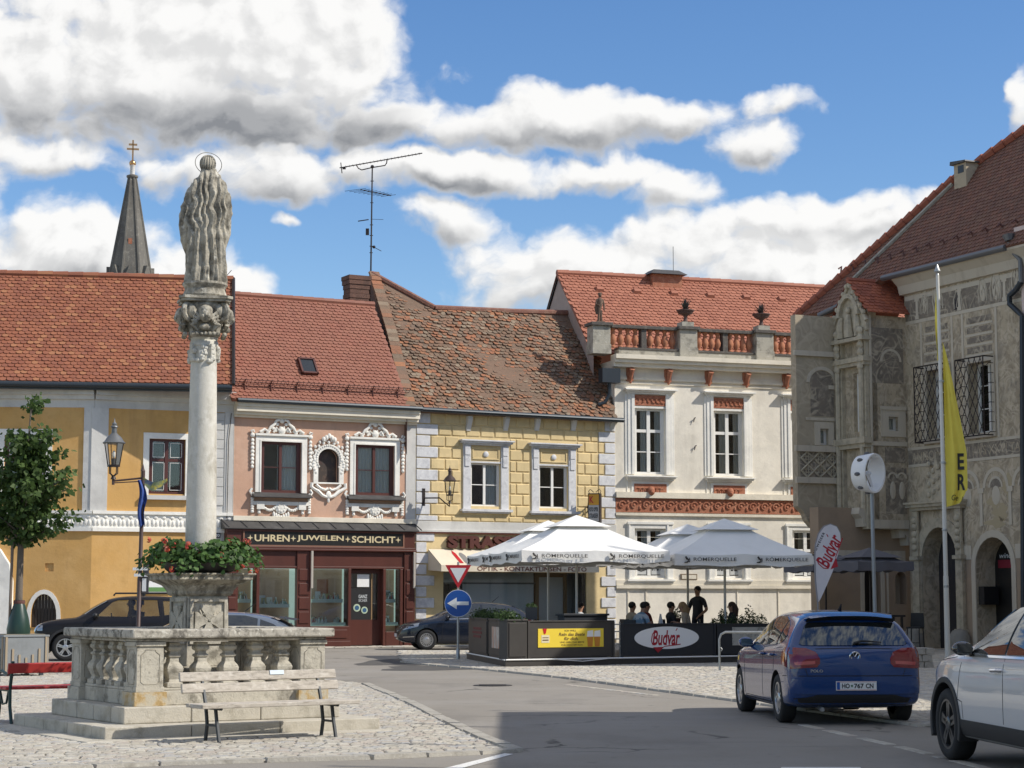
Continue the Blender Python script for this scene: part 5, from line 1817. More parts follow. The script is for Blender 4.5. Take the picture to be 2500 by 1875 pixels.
 for x in (a1[0] - .25, a1[1] + .28):
  q = MB(mat('bollard_stone', (.3, .28, .25)))
  q.smooth = True
  q.lathe([(.34, 0), (.36, .2), (.33, .45), (.22, .62), (.02, .68)], 12, (x, -.25, 0))
  q.build('guard_stone', root)
 dr = MB(mat('old_plank_door', (.028, .024, .026), .7, [((.06, .05, .045), 5, .5, .7, vert, .6)]))
 dr.add([(x, .62, z) for x, z in arch1], [tuple(range(len(arch1)))])
 dr.m(mat('notice_paper', (.55, .54, .5), .8)).box(xm + .1, xm + .36, .59, .615, 2.1, 2.6)
 dr.build('portal_door', root)
 dr = MB(BLACKP)
 dr.add([(x, .72, z) for x, z in arch2], [tuple(range(len(arch2)))])
 dr.m(mat('sign_crimson', (.25, .012, .03), .5)).box(a2[0] + .2, a2[1] - .3, .68, .715, 2.55, 2.8)
 dr.m(SIGNWHITE).text('wine bar', a2[0] + .25, a2[1] - .4, 2.85, 3.02, .71, .0, .3)
 dr.build('bar_door', root)
 mb_ = MB(BLACK).box(a2[0] + .02, a2[0] + .3, .05, .6, 1.42, 1.98)
 mb_.build('letter_box', root)
 for (x0, x1), zz in ((g1, zg), (g2, zg2)):
  window(root, x0, x1, *zz, .35, WHITEF, (.35, .68), fw=.08, curtains=((.08, .3), (.7, .92)), mull=.09)
  g_ = MB(DARKM)
  pr = -.42
  u0, u1, z0, z1 = x0 - .12, x1 + .1, zz[0] - .12, zz[1] + .1
  for z in (z0, z1):
   g_.tube([(u0, 0, z), (u0, pr, z), (u1, pr, z), (u1, 0, z)], .022, 5)
  for x in (u0, u1):
   g_.tube([(x, pr, z0), (x, pr, z1)], .022, 5)
  n = 5
  wd, hh = (u1 - u0), (z1 - z0)
  k_ = hh / wd
  st = wd / n * 2
  cnt = int((wd + hh / 1.9) / (wd / n)) + 2
  for i in range(-cnt, cnt):
   for sg in (1, -1):
    ps = []
    xa = u0 + i * wd / n
    for t in (0, 1):
     ps.append((xa + sg * t * hh / 1.9, z0 + t * hh))
    (ax, az), (bx, bz) = ps
    t0, t1 = 0.0, 1.0
    dx = bx - ax
    for lim, s2 in ((u0, 1), (u1, -1)):
     if abs(dx) > 1e-6:
      tt = (lim - ax) / dx
      if (dx > 0) == (s2 > 0):
       t0 = max(t0, tt)
      else:
       t1 = min(t1, tt)
    if t0 < t1:
     g_.tube([(ax + dx * t0, pr, az + (bz - az) * t0), (ax + dx * t1, pr, az + (bz - az) * t1)], .016, 4)
  for x in (u0, u1):
   m2 = 8
   for i in range(m2):
    za, zb_ = z0 + hh * i / m2, z0 + hh * (i + 1) / m2
    zm = (za + zb_) / 2
    g_.tube([(x, 0, zm - .05), (x, pr * .5, zm - .05), (x, pr * .75, za), (x, pr, za)], .011, 4)
    g_.tube([(x, pr * .75, za), (x, pr * .5, zm - .05)], .011, 4)
  g_.build('window_grille', root)
 zA1, zA0 = HC.loc(2000, 772, Lb)[1], HC.loc(1990, 1296, Lb)[1]
 zC1 = HC.loc(2170, 772)[1]
 zC0 = HC.loc(2170, 1292)[1]
 wa = rc(HC, 2001, 2022, 1047, 1086, Lb)
 wc = rc(HC, 2168, 2192, 1018, 1052)
 b = MB(SGRAF)
 b.at(rz=R90)
 yb = Lb
 b.plate(rect(y1, 0, zC0, zC1), [rect(*wc)], 0, .3)
 b.m(SGPLAIN)
 bx0 = xA
 curve = [(xA + .25 + .9 - .9 * math.cos(R(t)), zA0 - .05 + .75 - .75 * math.sin(R(t)) * 1.0) for t in (10, 30, 50, 70, 90)]
 b.plate([(xA, zA0 + .8)] + [(x, z) for x, z in curve] + [(y1 + .1, zA0), (y1 + .1, zA1), (xA, zA1)], [rect(*wa)], Lb, Lb + .3)
 b.prism([(xA + .02, Lb + .301), (xA + 1.6, Lb + .301), (xA + 4.2, Lb + 3), (xA + 2.6, Lb + 3)], zA0 + .8, zA1, 'z')
 b.M = Mx.Identity(4)
 b.m(SGRAF)
 wb = (D(2085, 1000, y1)[0], D(2107, 1000, y1)[0], D(2096, 1054, y1)[1], D(2096, 910, y1)[1])
 b.plate(rect(-Lb, 0.0, zC0, zC1 + .2), [rect(*wb)], y1, y1 + .3)
 b.build('oriel_wall', root)
 E = .55
 xe = HC.loc(2000, 1400, E)[0]
 zE = zC0 + .7
 dE = rc(HC, 2109, 2150, 1360, 1500, E)
 doorE = archpoly(dE[0], dE[1], .02, dE[3] - .7, dE[3] + .1)
 nE = rc(HC, 2186, 2214, 1396, 1475, E)
 nicheE = archpoly(nE[0], nE[1], nE[2], nE[3] - .25, nE[3])
 b = MB(SGBROWN)
 b.at(rz=R90)
 b.plate(rect(xe, 0.7, 0, zE), [doorE, nicheE], E, E + .5)
 b.m(BLACKP).add([(x, E + .45, z) for x, z in doorE], [tuple(range(len(doorE)))]).m(GREYTRIM).box(dE[0] + .8, dE[0] + .88, E + .3, E + .34, .1, 2.6)
 b.m(SGPLAIN).add([(x, E + .4, z) for x, z in nicheE], [tuple(range(len(nicheE)))])
 b.m(SGLIGHT)
 zl1, zl0 = HC.loc(2190, 1345, E)[1], HC.loc(2190, 1374, E)[1]
 b.box(dE[1] + .12, .2, E - .03, E - .001, zl0, zl1).box(xe, dE[0] - .12, E - .03, E - .001, zl0, zl1)
 b.m(SGLIGHT).box(nE[0] - .35, nE[0] - .28, E - .03, E - .001, 0, zl0 - .001).box(nE[1] + .28, nE[1] + .35, E - .03, E - .001, 0, zl0 - .001)
 b.plate(archpoly(dE[0] - .14, dE[1] + .14, 0, dE[3] - .7, dE[3] + .26), [doorE], E - .04, E - .001)
 b.build('ground_floor_wall', root)
 c = MB(SGLIGHT)
 c.at(rz=R90)
 x0, x1, z0, z1 = wc
 for q in ((x0 - .28, x0 - .001, z0 - .2, z1 + .3), (x1 + .001, x1 + .28, z0 - .2, z1 + .3), (x0, x1, z1 + .001, z1 + .3), (x0, x1, z0 - .2, z0 - .001)):
  c.box(q[0], q[1], -.05, -.001, q[2], q[3])
 c.box(x0 - .34, x1 + .3, -.08, -.051, z1 + .22, z1 + .34).box(y1 + .02, -.02, -.04, -.001, z0 - .5, z0 - .36).box(y1 + .02, -.02, -.04, -.001, zC0 + .02, zC0 + .3)
 c.box(y1 + .005, y1 + .09, -.02, -.001, zC0 + .31, zC1)
 c.m(SGDARK).box(y1 + .1, -.1, -.008, -.001, z1 + 1.1, zC1 - .4).box(y1 + .55, -.1, -.008, -.001, z0 - 1.05, z0 - .55)
 c.box(y1 + .55, -.06, -.008, -.001, zC0 + .5, z0 - 1.2)
 c.m(SGLIGHT)
 for xc in (-.62, -.26):
  c.prism(arc(xc, z0 - 1.55, .2, 0, 180, 8) + arc(xc, z0 - 1.55, .14, 180, 0, 8), -.03, -.0085, 'y')
  c.ball((xc, -.02, z0 - 1.95), (.12, .03, .3), 8, 6)
 zc_ = zC1 - 1.5
 c.prism(arc(-.6, zc_, .42, 0, 180, 10) + arc(-.6, zc_, .34, 180, 0, 10), -.02, -.0085, 'y')
 x0, x1, z0, z1 = wa
 L_ = Lb
 c.m(SGLIGHT)
 for q in ((x0 - .2, x0 - .001, z0 - .02, z1 + .22), (x1 + .001, x1 + .2, z0 - .02, z1 + .22), (x0, x1, z1 + .001, z1 + .22)):
  c.box(q[0], q[1], L_ - .05, L_ - .001, q[2], q[3])
 ar = rc(HC, 1972, 2041, 895, 1020, L_)
 c.prism(archpoly(ar[0] - .05, ar[1] + .05, ar[3] - .9, ar[3] - .55, ar[3])[2:] + list(reversed(archpoly(ar[0] + .07, ar[1] - .07, ar[3] - .9, ar[3] - .55, ar[3] - .12)[2:])), L_ - .03, L_ - .001, 'y')
 c.box(ar[1] - .3, ar[1] + .15, L_ - .05, L_ - .001, ar[3] - .75, ar[3] - .62).box(ar[0] - .1, ar[1] + .1, L_ - .03, L_ - .001, ar[2] - .1, ar[2])
 c.m(SGDARK).prism(archpoly(ar[0] + .1, ar[1] - .1, ar[2] + .05, ar[3] - .55, ar[3] - .14), L_ - .007, L_ - .001, 'y')
 c.m(SGLIGHT)
 hz = HC.loc(1960, 860, L_)[1]
 c.box(xA - .12, y1, L_ - .12, L_ - .001, hz - .12, hz + .05)
 tr = rc(HC, 1954, 2058, 1104, 1166, L_)
 c.box(xA - .12, y1 + .1, L_ - .14, L_ - .001, tr[3], tr[3] + .2).box(xA - .1, y1 + .1, L_ - .12, L_ - .001, tr[2] - .2, tr[2])
 c.m(SGDARK).box(tr[0], tr[1], L_ - .02, L_ - .001, tr[2], tr[3])
 c.m(SANDSTONE)
 cw, chh = (tr[1] - tr[0]) / 3.4, (tr[3] - tr[2]) / 2
 for i in range(4):
  for j in range(2):
   cx, cz = tr[0] + cw * (i + .5), tr[2] + chh * (j + .5)
   if cx > tr[1] - .05:
    continue
   c.tube([(cx, L_ - .05, cz - chh / 2), (cx + cw * .28, L_ - .05, cz - chh * .22), (cx + cw / 2, L_ - .05, cz), (cx + cw * .28, L_ - .05, cz + chh * .22), (cx, L_ - .05, cz + chh / 2), (cx - cw * .28, L_ - .05, cz + chh * .22), (cx - cw / 2, L_ - .05, cz), (cx - cw * .28, L_ - .05, cz - chh * .22)], .035, 5, closed=True)
   for k in range(4):
    a = k * math.pi / 2
    c.tube([(cx + .1 * math.cos(a) + .06 * math.cos(t), L_ - .035, cz + .1 * math.sin(a) + .06 * math.sin(t)) for t in [q * 1.05 for q in range(6)]], .016, 4, closed=True)
 c.M = Mx.Identity(4)
 c.build('oriel_mouldings', root)
 for wn_, fy, mt in ((wa, L_ + .12, None), (wc, .12, None)):
  o = window(root, *wn_, fy, GREYTRIM, (), cols=1, fw=.06, curtains=((.1, .9),))
  o.matrix_local = Mx.Rotation(R90, 4, 'Z')
 x0, x1, z0, z1 = wb
 xm = (-Lb) / 2
 o = window(root, *wb, y1 + .14, WHITEF, (.33, .66), cols=1, fw=.07, curtains=((.1, .9),))
 p = MB(SANDSTONE)
 zB0 = D(2085, 1095, y1)[1]
 for x in (-Lb + .02, -.34):
  p.box(x, x + .32, y1 - .14, y1 - .001, zC0, zC1 - .3)
  p.m(SANDSTONE, True)
  p.tube([(x + .16, y1 - .2, zC0 + .2), (x + .16, y1 - .2, zC1 - .5)], .09, 8)
  for k in range(6):
   p.ball((x + .16, y1 - .22, zC1 - .5 - k * .24), (.15, .1, .13), 8, 6)
  p.smooth = False
 p.box(-Lb - .1, .1, y1 - .32, y1 - .001, z0 - .42, z0 - .22).box(-Lb - .02, .02, y1 - .24, y1 - .001, z0 - .56, z0 - .421)
 p.box(-Lb - .1, .1, y1 - .3, y1 - .001, z1 + .32, z1 + .48).box(-Lb - .05, .05, y1 - .24, y1 - .001, z1 + .2, z1 + .319)
 p.box(-Lb - .1, .1, y1 - .34, y1 - .001, z1 + 1.02, z1 + 1.14)
 za = z1 + 1.2
 gt = D(2094, 694, y1)[1]
 gz = zC1 - .1
 p.prism([(-Lb - .05, gz), (xm, gt), (.05, gz), (.05, gz - .4), (-Lb - .05, gz - .4)], y1 - .12, y1 - .001, 'y')
 for sg in (-1, 1):
  p.tube([(xm + sg * (Lb / 2 + .1), y1 - .14, gz - .1), (xm, y1 - .14, gt + .08)], .07, 6)
  for k in range(5):
   t = (k + .5) / 5
   p.ball((xm + sg * (Lb / 2 + .1) * (1 - t), y1 - .18, gz + (gt - gz) * t + .08), (.09, .08, .09), 6, 5)
 p.prism(arc(xm, za + .7, Lb * .36, 0, 180, 12, .75) + arc(xm, za + .7, Lb * .27, 180, 0, 12, .6), y1 - .26, y1 - .001, 'y')
 p.smooth = True
 p.tube([(xm, y1 - .15, za), (xm, y1 - .2, za + .4), (xm, y1 - .18, za + .75)], [.2, .16, .08], 8)
 p.ball((xm, y1 - .2, za + .88), (.1, .1, .12), 8, 6)
 for sg in (-1, 1):
  p.tube([(xm + sg * .5, y1 - .15, za), (xm + sg * .5, y1 - .18, za + .4), (xm + sg * .45, y1 - .15, za + .7)], [.15, .13, .07], 7)
 p.smooth = False
 p.build('carved_window_front', root, sharp=35)
 k_ = MB(SGLIGHT)
 k_.at(rz=R90)
 for (px, py) in ((2105, 1262), (2148, 1247), (2166, 1262), (2193, 1290), (2214, 1308)):
  x, z = HC.loc(px, py, .2)
  k_.prism([(x - .16, z + .3), (x + .14, z + .26), (x + .16, z - .06), (x + .2, z - .3), (x - .02, z - .32), (x - .06, z - .05), (x - .2, z + .1)], .1, .55, 'y')
 k_.M = Mx.Identity(4)
 k_.build('corbel', root)
 b = MB(mat('clay_tiles_bright_red', (.34, .10, .055), .8, island=[(.34, .10, .055), (.4, .12, .06), (.3, .09, .05)], bumps=[(50, .006, .5)]))  # gablet tiles are redder and lighter than the main roof
 yw = y1 - .2
 rz_, ez = gt + .15, zC1 + .05
 ang = math.atan2(rz_ - ez, Lb / 2 + .25)
 e_ = V((0, 1, 0))
 up = V((-math.cos(ang), 0, math.sin(ang)))
 nn = V((math.sin(ang), 0, math.cos(ang)))
 oo = V((.3, yw, ez))
 SL = (Lb / 2 + .25) / math.cos(ang)
 pl = [(0, 0), (2.6, 0), (2.6, SL), (0, SL)]
 b.add([oo + e_ * a + up * c_ for a, c_ in pl], [(0, 1, 2, 3)])
 tiles(b, oo, e_, up, nn, pl, .2, .16, .03, .05, .2, 8)
 oo2 = V((-Lb - .2, yw, ez))
 b.add([oo2, oo2 + V((0, 2.6, 0)), V((xm, yw + 2.6, rz_)), V((xm, yw, rz_))], [(0, 1, 2, 3)])
 b.tube([(xm, yw, rz_ + .02), (xm, yw + 2.6, rz_ + .02)], .1, 6)
 gbo = b.build('gablet_roof', root)
 y0 = -.5
 zr = D(2300, 641, y0)[1]
 rf = Roof(HD, y0, zr, 55)
 pA, pB = rf.uv(1943, 776), rf.uv(2330, 441)
 T_ = 7.0
 pC = rf.uv(2500, 322)
 k = (T_ - pB[1]) / (pC[1] - pB[1])
 pT = (pB[0] + (pC[0] - pB[0]) * k, T_)
 pg = rf.uv(2078, 734)
 p139 = rf.uv(2139, 703)
 pl = [pA, (pg[0], min(pA[1], pg[1] - .2)), pg, (p139[0], 0), (xend + .3, 0), (xend + .3, T_), pT, pB]
 b = MB(TILE_HALL)
 rf.deck(b, pl, .2)
 tiles(b, rf.o, rf.e, rf.up, rf.n, pl, .19, .165, .03, .02, .15, 21)
 b.m(MORTAR)
 q0, q1 = rf.uv(2082, 688), rf.uv(2328, 452)
 P0, P1 = rf.p(*q0, .06), rf.p(*q1, .06)
 b.tube([P0, P1], .07, 5)
 b.m(mat('hip_tiles', (.30, .095, .055), .8, bumps=[(40, .02, .6)]), True)
 for (ua, ub, n) in ((pA, pB, 20), (pB, pT, 14)):
  for i in range(n):
   u = rf.p(*ua, .05).lerp(rf.p(*ub, .05), i / n)
   v_ = rf.p(*ua, .05).lerp(rf.p(*ub, .05), (i + 1.05) / n)
   b.tube([u, v_], [.13, .18], 7)
 b.smooth = False
 b.m(TILE_HALL)
 t0, t1 = rf.p(*pT), rf.p(xend + .3, T_)
 b.add([tuple(t0), tuple(t1), (t1.x, t1.y + 8, zr), (t0.x, t0.y + 8, zr)], [(0, 1, 2, 3)])
 b.m(GABLEW)
 b.add([rf.p(xend + .28, 0, -.1), tuple(t1), (t1.x, t1.y + 8, zr)], [(0, 1, 2)])
 a_, m_, c_ = rf.p(*pA), rf.p(*pB), rf.p(*pT)
 b.add([a_ - V((0, 0, .1)), m_, c_, (c_.x, c_.y + 3, c_.z), (.3, 9, zr), (-.6, 4, zr - .4)], [(0, 1, 4, 5), (1, 2, 3, 4)])
 ro = b.build('roof', root)
 b = MB(mat('snow_hook', (.12, .05, .04), .6))
 for i in range(16):
  a = -3.5 + i * .72
  b.tube([rf.p(a, .7 + .02 * i, .02), rf.p(a, .95, .16), rf.p(a + .0, .8, .2)], .035, 5)
 b.build('snow_hooks', ro)
 g_ = MB()
 g_.m(GUTZ, True)
 g_.tube([rf.p(p139[0], -.02, -.02), rf.p(rf.uv(2466, 582)[0], -.02, -.02)], .10, 9)
 ga, gb = rf.uv(1998, 768), rf.uv(2077, 731)
 g_.tube([rf.p(*ga, -.03), rf.p(*gb, -.03)], .09, 9)
 g_.build('gutter', root)
 cp = rf.uv(2362, 432)
 q = rf.p(*cp)
 ch = MB(SGPLAIN)
 ch.box(q.x - .32, q.x + .32, q.y - .3, q.y + .4, q.z - 1.0, q.z + .42)
 ch.m(LEADROOF).prism([(q.x - .42, q.z + .421), (q.x + .42, q.z + .421), (q.x + .40, q.z + .47), (q.x - .40, q.z + .55)], q.y - .4, q.y + .5, 'y')
 ch.m(BLACKP).box(q.x - .1, q.x + .2, q.y - .31, q.y - .3, q.z + .1, q.z + .35)
 ch.build('chimney', ro)
 g_ = MB()
 g_.m(GUTZ, True)
 pt = lambda px, py, y=-.2: (lambda r_: (r_[0], y, r_[1]))(D(px, py, y))
 g_.tube([pt(2462, 574, -.4), pt(2464, 588, -.4)], [.2, .12], 8)
 g_.tube([pt(2464, 590, -.4), pt(2470, 612, -.3), pt(2491, 634), pt(2493, 690)], .075, 8)
 g_.m(GUTTER).tube([pt(2493, 688), pt(2480, 708), pt(2465, 722), pt(2465, 742), pt(2484, 760), pt(2496, 772), pt(2497, 1000), pt(2499, 1500)], .085, 8)
 g_.build('rain_pipe', root)
town_hall()
# houses along the right, mostly outside the picture
def plain_house(name, label, x0, x1, y0, y1, h, roof, m, rot=0, loc=(0, 0, 0)):
 t = thing(name, label, 'house', loc, rot)
 b = MB(m)
 b.box(x0, x1, y0, y1, 0, h)
 b.build('wall', t)
 b = MB(TILE_HALL)
 o_ = .35
 cx = (x0 + x1) / 2
 b.add([(x0 - o_, y0 - o_, h), (x1 + o_, y0 - o_, h), (x1 + o_, y1 + o_, h), (x0 - o_, y1 + o_, h), (cx, y0 + 3.5, h + roof), (cx, y1 - 3.5, h + roof)],
   [(3, 2, 1, 0), (0, 1, 4), (1, 2, 5, 4), (2, 3, 5), (3, 0, 4, 5)])
 b.build('roof', t)
 for k, (vx, vy) in enumerate(((x0 - .25, y1 - 3), (x0 - .25, y1 - 6.5), (x0 - .25, y1 - 9.2), (x0 + 1.5, y1 + .28))):  # thin unseen poles added at the eaves to cast spike shadows
  b = MB(DARKM)
  b.tube([(vx, vy, h), (vx, vy, h + 1.0 + .25 * k)], .05, 6)
  b.build('eave_shadow_pole', t)
 for fl in range(2):
  for k in range(max(1, int((y1 - y0) / 3.2))):
   y = y0 + 1.6 + k * 3.2
   z = 1.2 + fl * 3.4
   w_ = MB(WHITEF).box(x0 - .05, x0 - .004, y - .6, y + .6, z, z + 1.8)
   w_.m(GLASSDARK).box(x0 - .06, x0 - .051, y - .5, y - .04, z + .1, z + 1.7).box(x0 - .06, x0 - .051, y + .04, y + .5, z + .1, z + 1.7)
   w_.build('window', t)
 return t
xn = HD.loc(2503, 1000)[0]
tn = thing('corner_house', 'pale pink house touching the right end of the town hall', 'house', HD.o, HD.a)
nh = HD.loc(2495, 556, -.5)[1]
MB(stucco('pale_pink_stucco', (.62, .5, .45))).box(xn + .1, xn + 4.5, -.1, 8, 0, nh - .2).build('wall', tn)
MB(stucco('pale_pink_stucco', (.62, .5, .45))).prism([(-.1, nh - .5), (-.2, nh - .15), (-.2, nh + .15), (0, nh + .15), (8, nh + .15), (8, nh - .7)], xn - .05, xn + 4.6, 'x').build('eaves', tn)
plain_house('tall_shade_house', 'unseen tall cream house added on the right to shade the parasols', 15.6, 24, 44.5, 55.6, 12.95, .25, CREAM)  # added out of view, height set so its shadow covers the right parasols
plain_house('side_shade_house', 'unseen two storey ochre house added on the right to shade the pavement', 15.2, 23, 28.5, 44, 7.5, 1.6, OCHRE)  # unseen house shaped to throw shade on the right-hand pavement
plain_house('near_house', 'white two storey house on the right side of the street near the camera', 8.3, 16, -14, 26.45, 7.25, 0.6, WHITEW)
# spire, aerial
def spire():
 Y = 170.0
 base = atY(318, 676, Y)
 z0 = base.z - 1.0
 zt, zk = atY(323, 436, Y).z, atY(323, 431, Y).z
 t = thing('church_spire', 'slender stone church spire with gilded ball and double cross behind the ochre house', 'spire', (base.x, Y, 0), R(12))
 r0 = 54 / F * Y * 1.09
 r1 = 10 / F * Y
 b = MB(SLATE)
 b.box(-r0 * 1.0, r0 * 1.0, -r0, r0, 0, z0 - .3)
 b.lathe([(r0, z0), (r1, zt)], 8, (0, 0, 0), .5)
 for k in range(8):
  a = 2 * math.pi * (k + .5) / 8
  b.tube([(r0 * math.cos(a), r0 * math.sin(a), z0), (r1 * math.cos(a), r1 * math.sin(a), zt)], [.14, .09], 5)
  a = 2 * math.pi * k / 8
  b.at(r0 * .93 * math.cos(a), r0 * .93 * math.sin(a), z0 + .6, a + R90)
  b.prism([(-.55, 0), (.55, 0), (.1, 1.2), (-.1, 1.2)], -.12, .3, 'y')
  b.M = Mx.Identity(4)
 b.m(TERRA)
 a = R(-90 - 12 + 8)
 zz = atY(319, 595, Y).z
 rr = r0 + (r1 - r0) * (zz - z0) / (zt - z0)
 b.at(0, 0, zz, a + R90)
 b.box(-.16, .16, -rr * .965, -rr * .9, -.25, .25)
 b.M = Mx.Identity(4)
 b.build('spire_roof', t)
 b = MB()
 b.m(SLATE, True).lathe([(.3, zt - .1), (.5, zt + .1), (.5, zt + .25), (.25, zt + .35)], 10)
 b.m(mat('pale_finial', (.6, .58, .55), .5), True).lathe([(.22, zt + .36), (.2, zt + 1.0), (.26, zt + 1.15), (.2, zt + 1.3)], 10)
 zb = atY(323, 399, Y).z
 b.m(GOLD, True).ball((0, 0, zb), .3, 14, 10)
 b.smooth = False
 zc = atY(323, 342, Y).z
 b.m(mat('gilt_cross', (.40, .25, .13), .45, metal=.7)).box(-.07, .07, -.05, .05, zb + .2, zc)
 z = atY(323, 364, Y).z
 b.box(-.52, .52, -.05, .05, z - .08, z + .08)
 z = atY(323, 353, Y).z
 b.box(-.36, .36, -.05, .05, z - .08, z + .08)
 b.build('cross', t, sharp=40)
spire()
def aerial():
 rf_y = H3.o.y + 4.2
 Y = rf_y
 foot = atY(905, 690, Y)
 t = thing('roof_aerial', 'dark television aerial mast on the raised end of the mossy roof', 'aerial', (foot.x, Y, foot.z))
 L = lambda px, py, dy=0: atY(px, py, Y + dy) - foot
 b = MB(DARKM)
 b.tube([L(905, 690), L(909, 404)], [.035, .028], 6)
 for py in (442, 495, 549, 575, 601, 617):
  x = 905 + (690 - py) / 286 * 4
  b.tube([L(x - 4, py), L(x + 4, py)], .015, 4)
 b.ball(L(909, 407), .07, 6, 5)
 b.box(*[q for a, c in zip(L(897, 566), (.06, .05, .12)) for q in (a - c, a + c)])
 b.build('mast', t)
 b = MB(DARKM)
 b.tube([L(829, 410), L(1031, 374)], .022, 5)
 b.tube([L(870, 403), L(875, 411), L(883, 415), L(909, 409), L(940, 404), L(944, 398), L(945, 390)], .022, 5)
 for i in range(22):
  p = L(845 + i * 8.5, 407.2 - i * 1.515)
  b.tube([p - V((0, .22, .0)), p + V((0, .22, 0))], .006, 4)
 b.tube([L(832, 397), L(835, 423)], .018, 4)
 b.box(*[q for a, c in zip(L(840, 411), (.06, .05, .03)) for q in (a - c, a + c)])
 b.build('antenna', t)
 b = MB(DARKM)
 b.tube([L(880, 463), L(955, 478)], .018, 5)
 for i in range(9):
  p0, q = L(866 + i * 9, 461 + i * 2), 26 - i
  b.tube([L(868 + i * 10 - q, 463 + i * 1.8 + q * .14), L(868 + i * 10 + q, 463 + i * 1.8 - q * .12)], .008, 4)
 b.build('antenna', t)
 b = MB(DARKM)
 b.tube([L(874, 540), L(900, 536)], .02, 4).tube([L(905, 535), L(936, 536)], .008, 4)
 b.tube([L(906, 602), L(914, 604), L(931, 613)], .012, 4).ball(L(913, 603), .06, 6, 5)
 b.build('antenna', t)
aerial()
# column monument
e32 = V((math.cos(R(32)), math.sin(R(32)), 0))
w32 = V((-math.sin(R(32)), math.cos(R(32)), 0))
FC = gp(255, 1813)
CA = R(32)
CC = FC + e32 * 1.80 + w32 * 1.60
CYD = CC.y
def cz(py):
 return atY(486, py, CYD).z
def monument():
 root = thing('column_monument', 'weathered limestone column with carved capital on a stepped base ringed by a balustrade', 'monument', FC, CA)
 LX, LY = 3.49, 3.2
 rg = random.Random(5)
 def step(ix, z0, z1, name):
  b = MB(STEP)
  x0, x1, y0, y1 = ix, LX - ix, ix, LY - ix
  wd = .42
  for (ax, u0, u1, v0, v1, cuts) in (('x', x0, x1, y0, y0 + wd, (.3, .62)), ('x', x0, x1, y1 - wd, y1, (.5,)), ('y', y0 + wd, y1 - wd, x0, x0 + wd, (.35, .7)), ('y', y0 + wd, y1 - wd, x1 - wd, x1, (.5,))):
   cs = [u0] + [u0 + (u1 - u0) * c for c in cuts] + [u1]
   for i in range(len(cs) - 1):
    a, c = cs[i] + (.004 if i else 0), cs[i + 1] - (.004 if i < len(cs) - 2 else 0)
    if ax == 'x':
     b.box(a, c, v0, v1, z0, z1)
    else:
     b.box(v0, v1, a + .004, c - .004, z0, z1)
  b.m(EARTH).box(x0 + wd - .02, x1 - wd + .02, y0 + wd - .02, y1 - wd + .02, z0, z1 - .012)
  b.box(x0 + .02, x1 - .02, y0 + .02, y1 - .02, z0, z1 - .03)
  b.build(name, root, bevel=.014)
 slab = MB(STEP)
 for (x0, x1, y0, y1) in ((-.32, LX + .1, -.30, -.012), (-.32, -.012, -.01, LY + .1)):
  slab.box(x0, x1, y0, y1, 0, .035)
 slab.build('edging_slab', root, bevel=.01)
 step(0, 0, .168, 'step')
 step(.36, .169, .36, 'step')
 ox0, ox1, oy0, oy1 = .56, LX - .50, .50, LY - .50
 pw = .33
 zp0, zp1, zc0, zc1 = .361, .55, 1.09, 1.245
 b = MB(LIME)
 ins = .05
 for (x0, x1, y0, y1) in ((ox0 + pw, ox1 - pw, oy0 + ins, oy0 + .28), (ox0 + pw, ox1 - pw, oy1 - .28, oy1 - ins), (ox0 + ins, ox0 + .28, oy0 + pw, oy1 - pw), (ox1 - .28, ox1 - ins, oy0 + pw, oy1 - pw)):
  b.box(x0, x1, y0, y1, zp0, zp1 - .02)
  b.box(x0, x1, y0 + .02, y1 - .02, zp1 - .019, zp1 + .015)
 b.build('balustrade_plinth', root, bevel=.01)
 for (x, y) in ((ox0, oy0), (ox1 - pw, oy0), (ox0, oy1 - pw), (ox1 - pw, oy1 - pw)):
  b = MB(RUST if y == oy0 else LIME)
  b.box(x - .035, x + pw + .035, y - .035, y + pw + .035, zp0, zp1 - .03)
  b.m(LIME).box(x - .01, x + pw + .01, y - .01, y + pw + .01, zp1 - .029, zp1 + .03).box(x, x + pw, y, y + pw, zp1 + .03, zc0 - .04)
  b.box(x - .02, x + pw + .02, y - .02, y + pw + .02, zc0 - .04, zc0 + .01)
  m_ = .05
  b.m(LIMEDARK)
  fr_ = [(m_, zp1 + .09), (m_ + .04, zp1 + .06), (pw - m_ - .04, zp1 + .06), (pw - m_, zp1 + .09), (pw - m_, zc0 - .14), (pw - m_ - .05, zc0 - .1), (pw - m_ - .05, zc0 - .08), (m_ + .05, zc0 - .08), (m_ + .05, zc0 - .1), (m_, zc0 - .14)]
  b.tube([(x + u, y - .001, z) for u, z in fr_], .006, 4, closed=True)
  b.tube([(x - .001, y + u, z) for u, z in fr_], .006, 4, closed=True)
  b.build('balustrade_post', root, bevel=.008)
 c = MB(LIMETOP)
 o_ = .09
 for (dz0, dz1, ex) in ((zc0 + .011, zc0 + .05, .015), (zc0 + .051, zc1 - .0, o_)):
  for (x0, x1, y0, y1) in ((ox0 - ex, ox1 + ex, oy0 - ex, oy0 + pw + ex * .6), (ox0 - ex, ox1 + ex, oy1 - pw - ex * .6, oy1 + ex), (ox0 - ex, ox0 + pw + ex * .6, oy0 + pw + ex * .6 + .001, oy1 - pw - ex * .6 - .001), (ox1 - pw - ex * .6, ox1 + ex, oy0 + pw + ex * .6 + .001, oy1 - pw - ex * .6 - .001)):
   c.box(x0, x1, y0, y1, dz0, dz1)
 c.build('coping', root, bevel=.022)
 H = zc0 - zp1 - .015
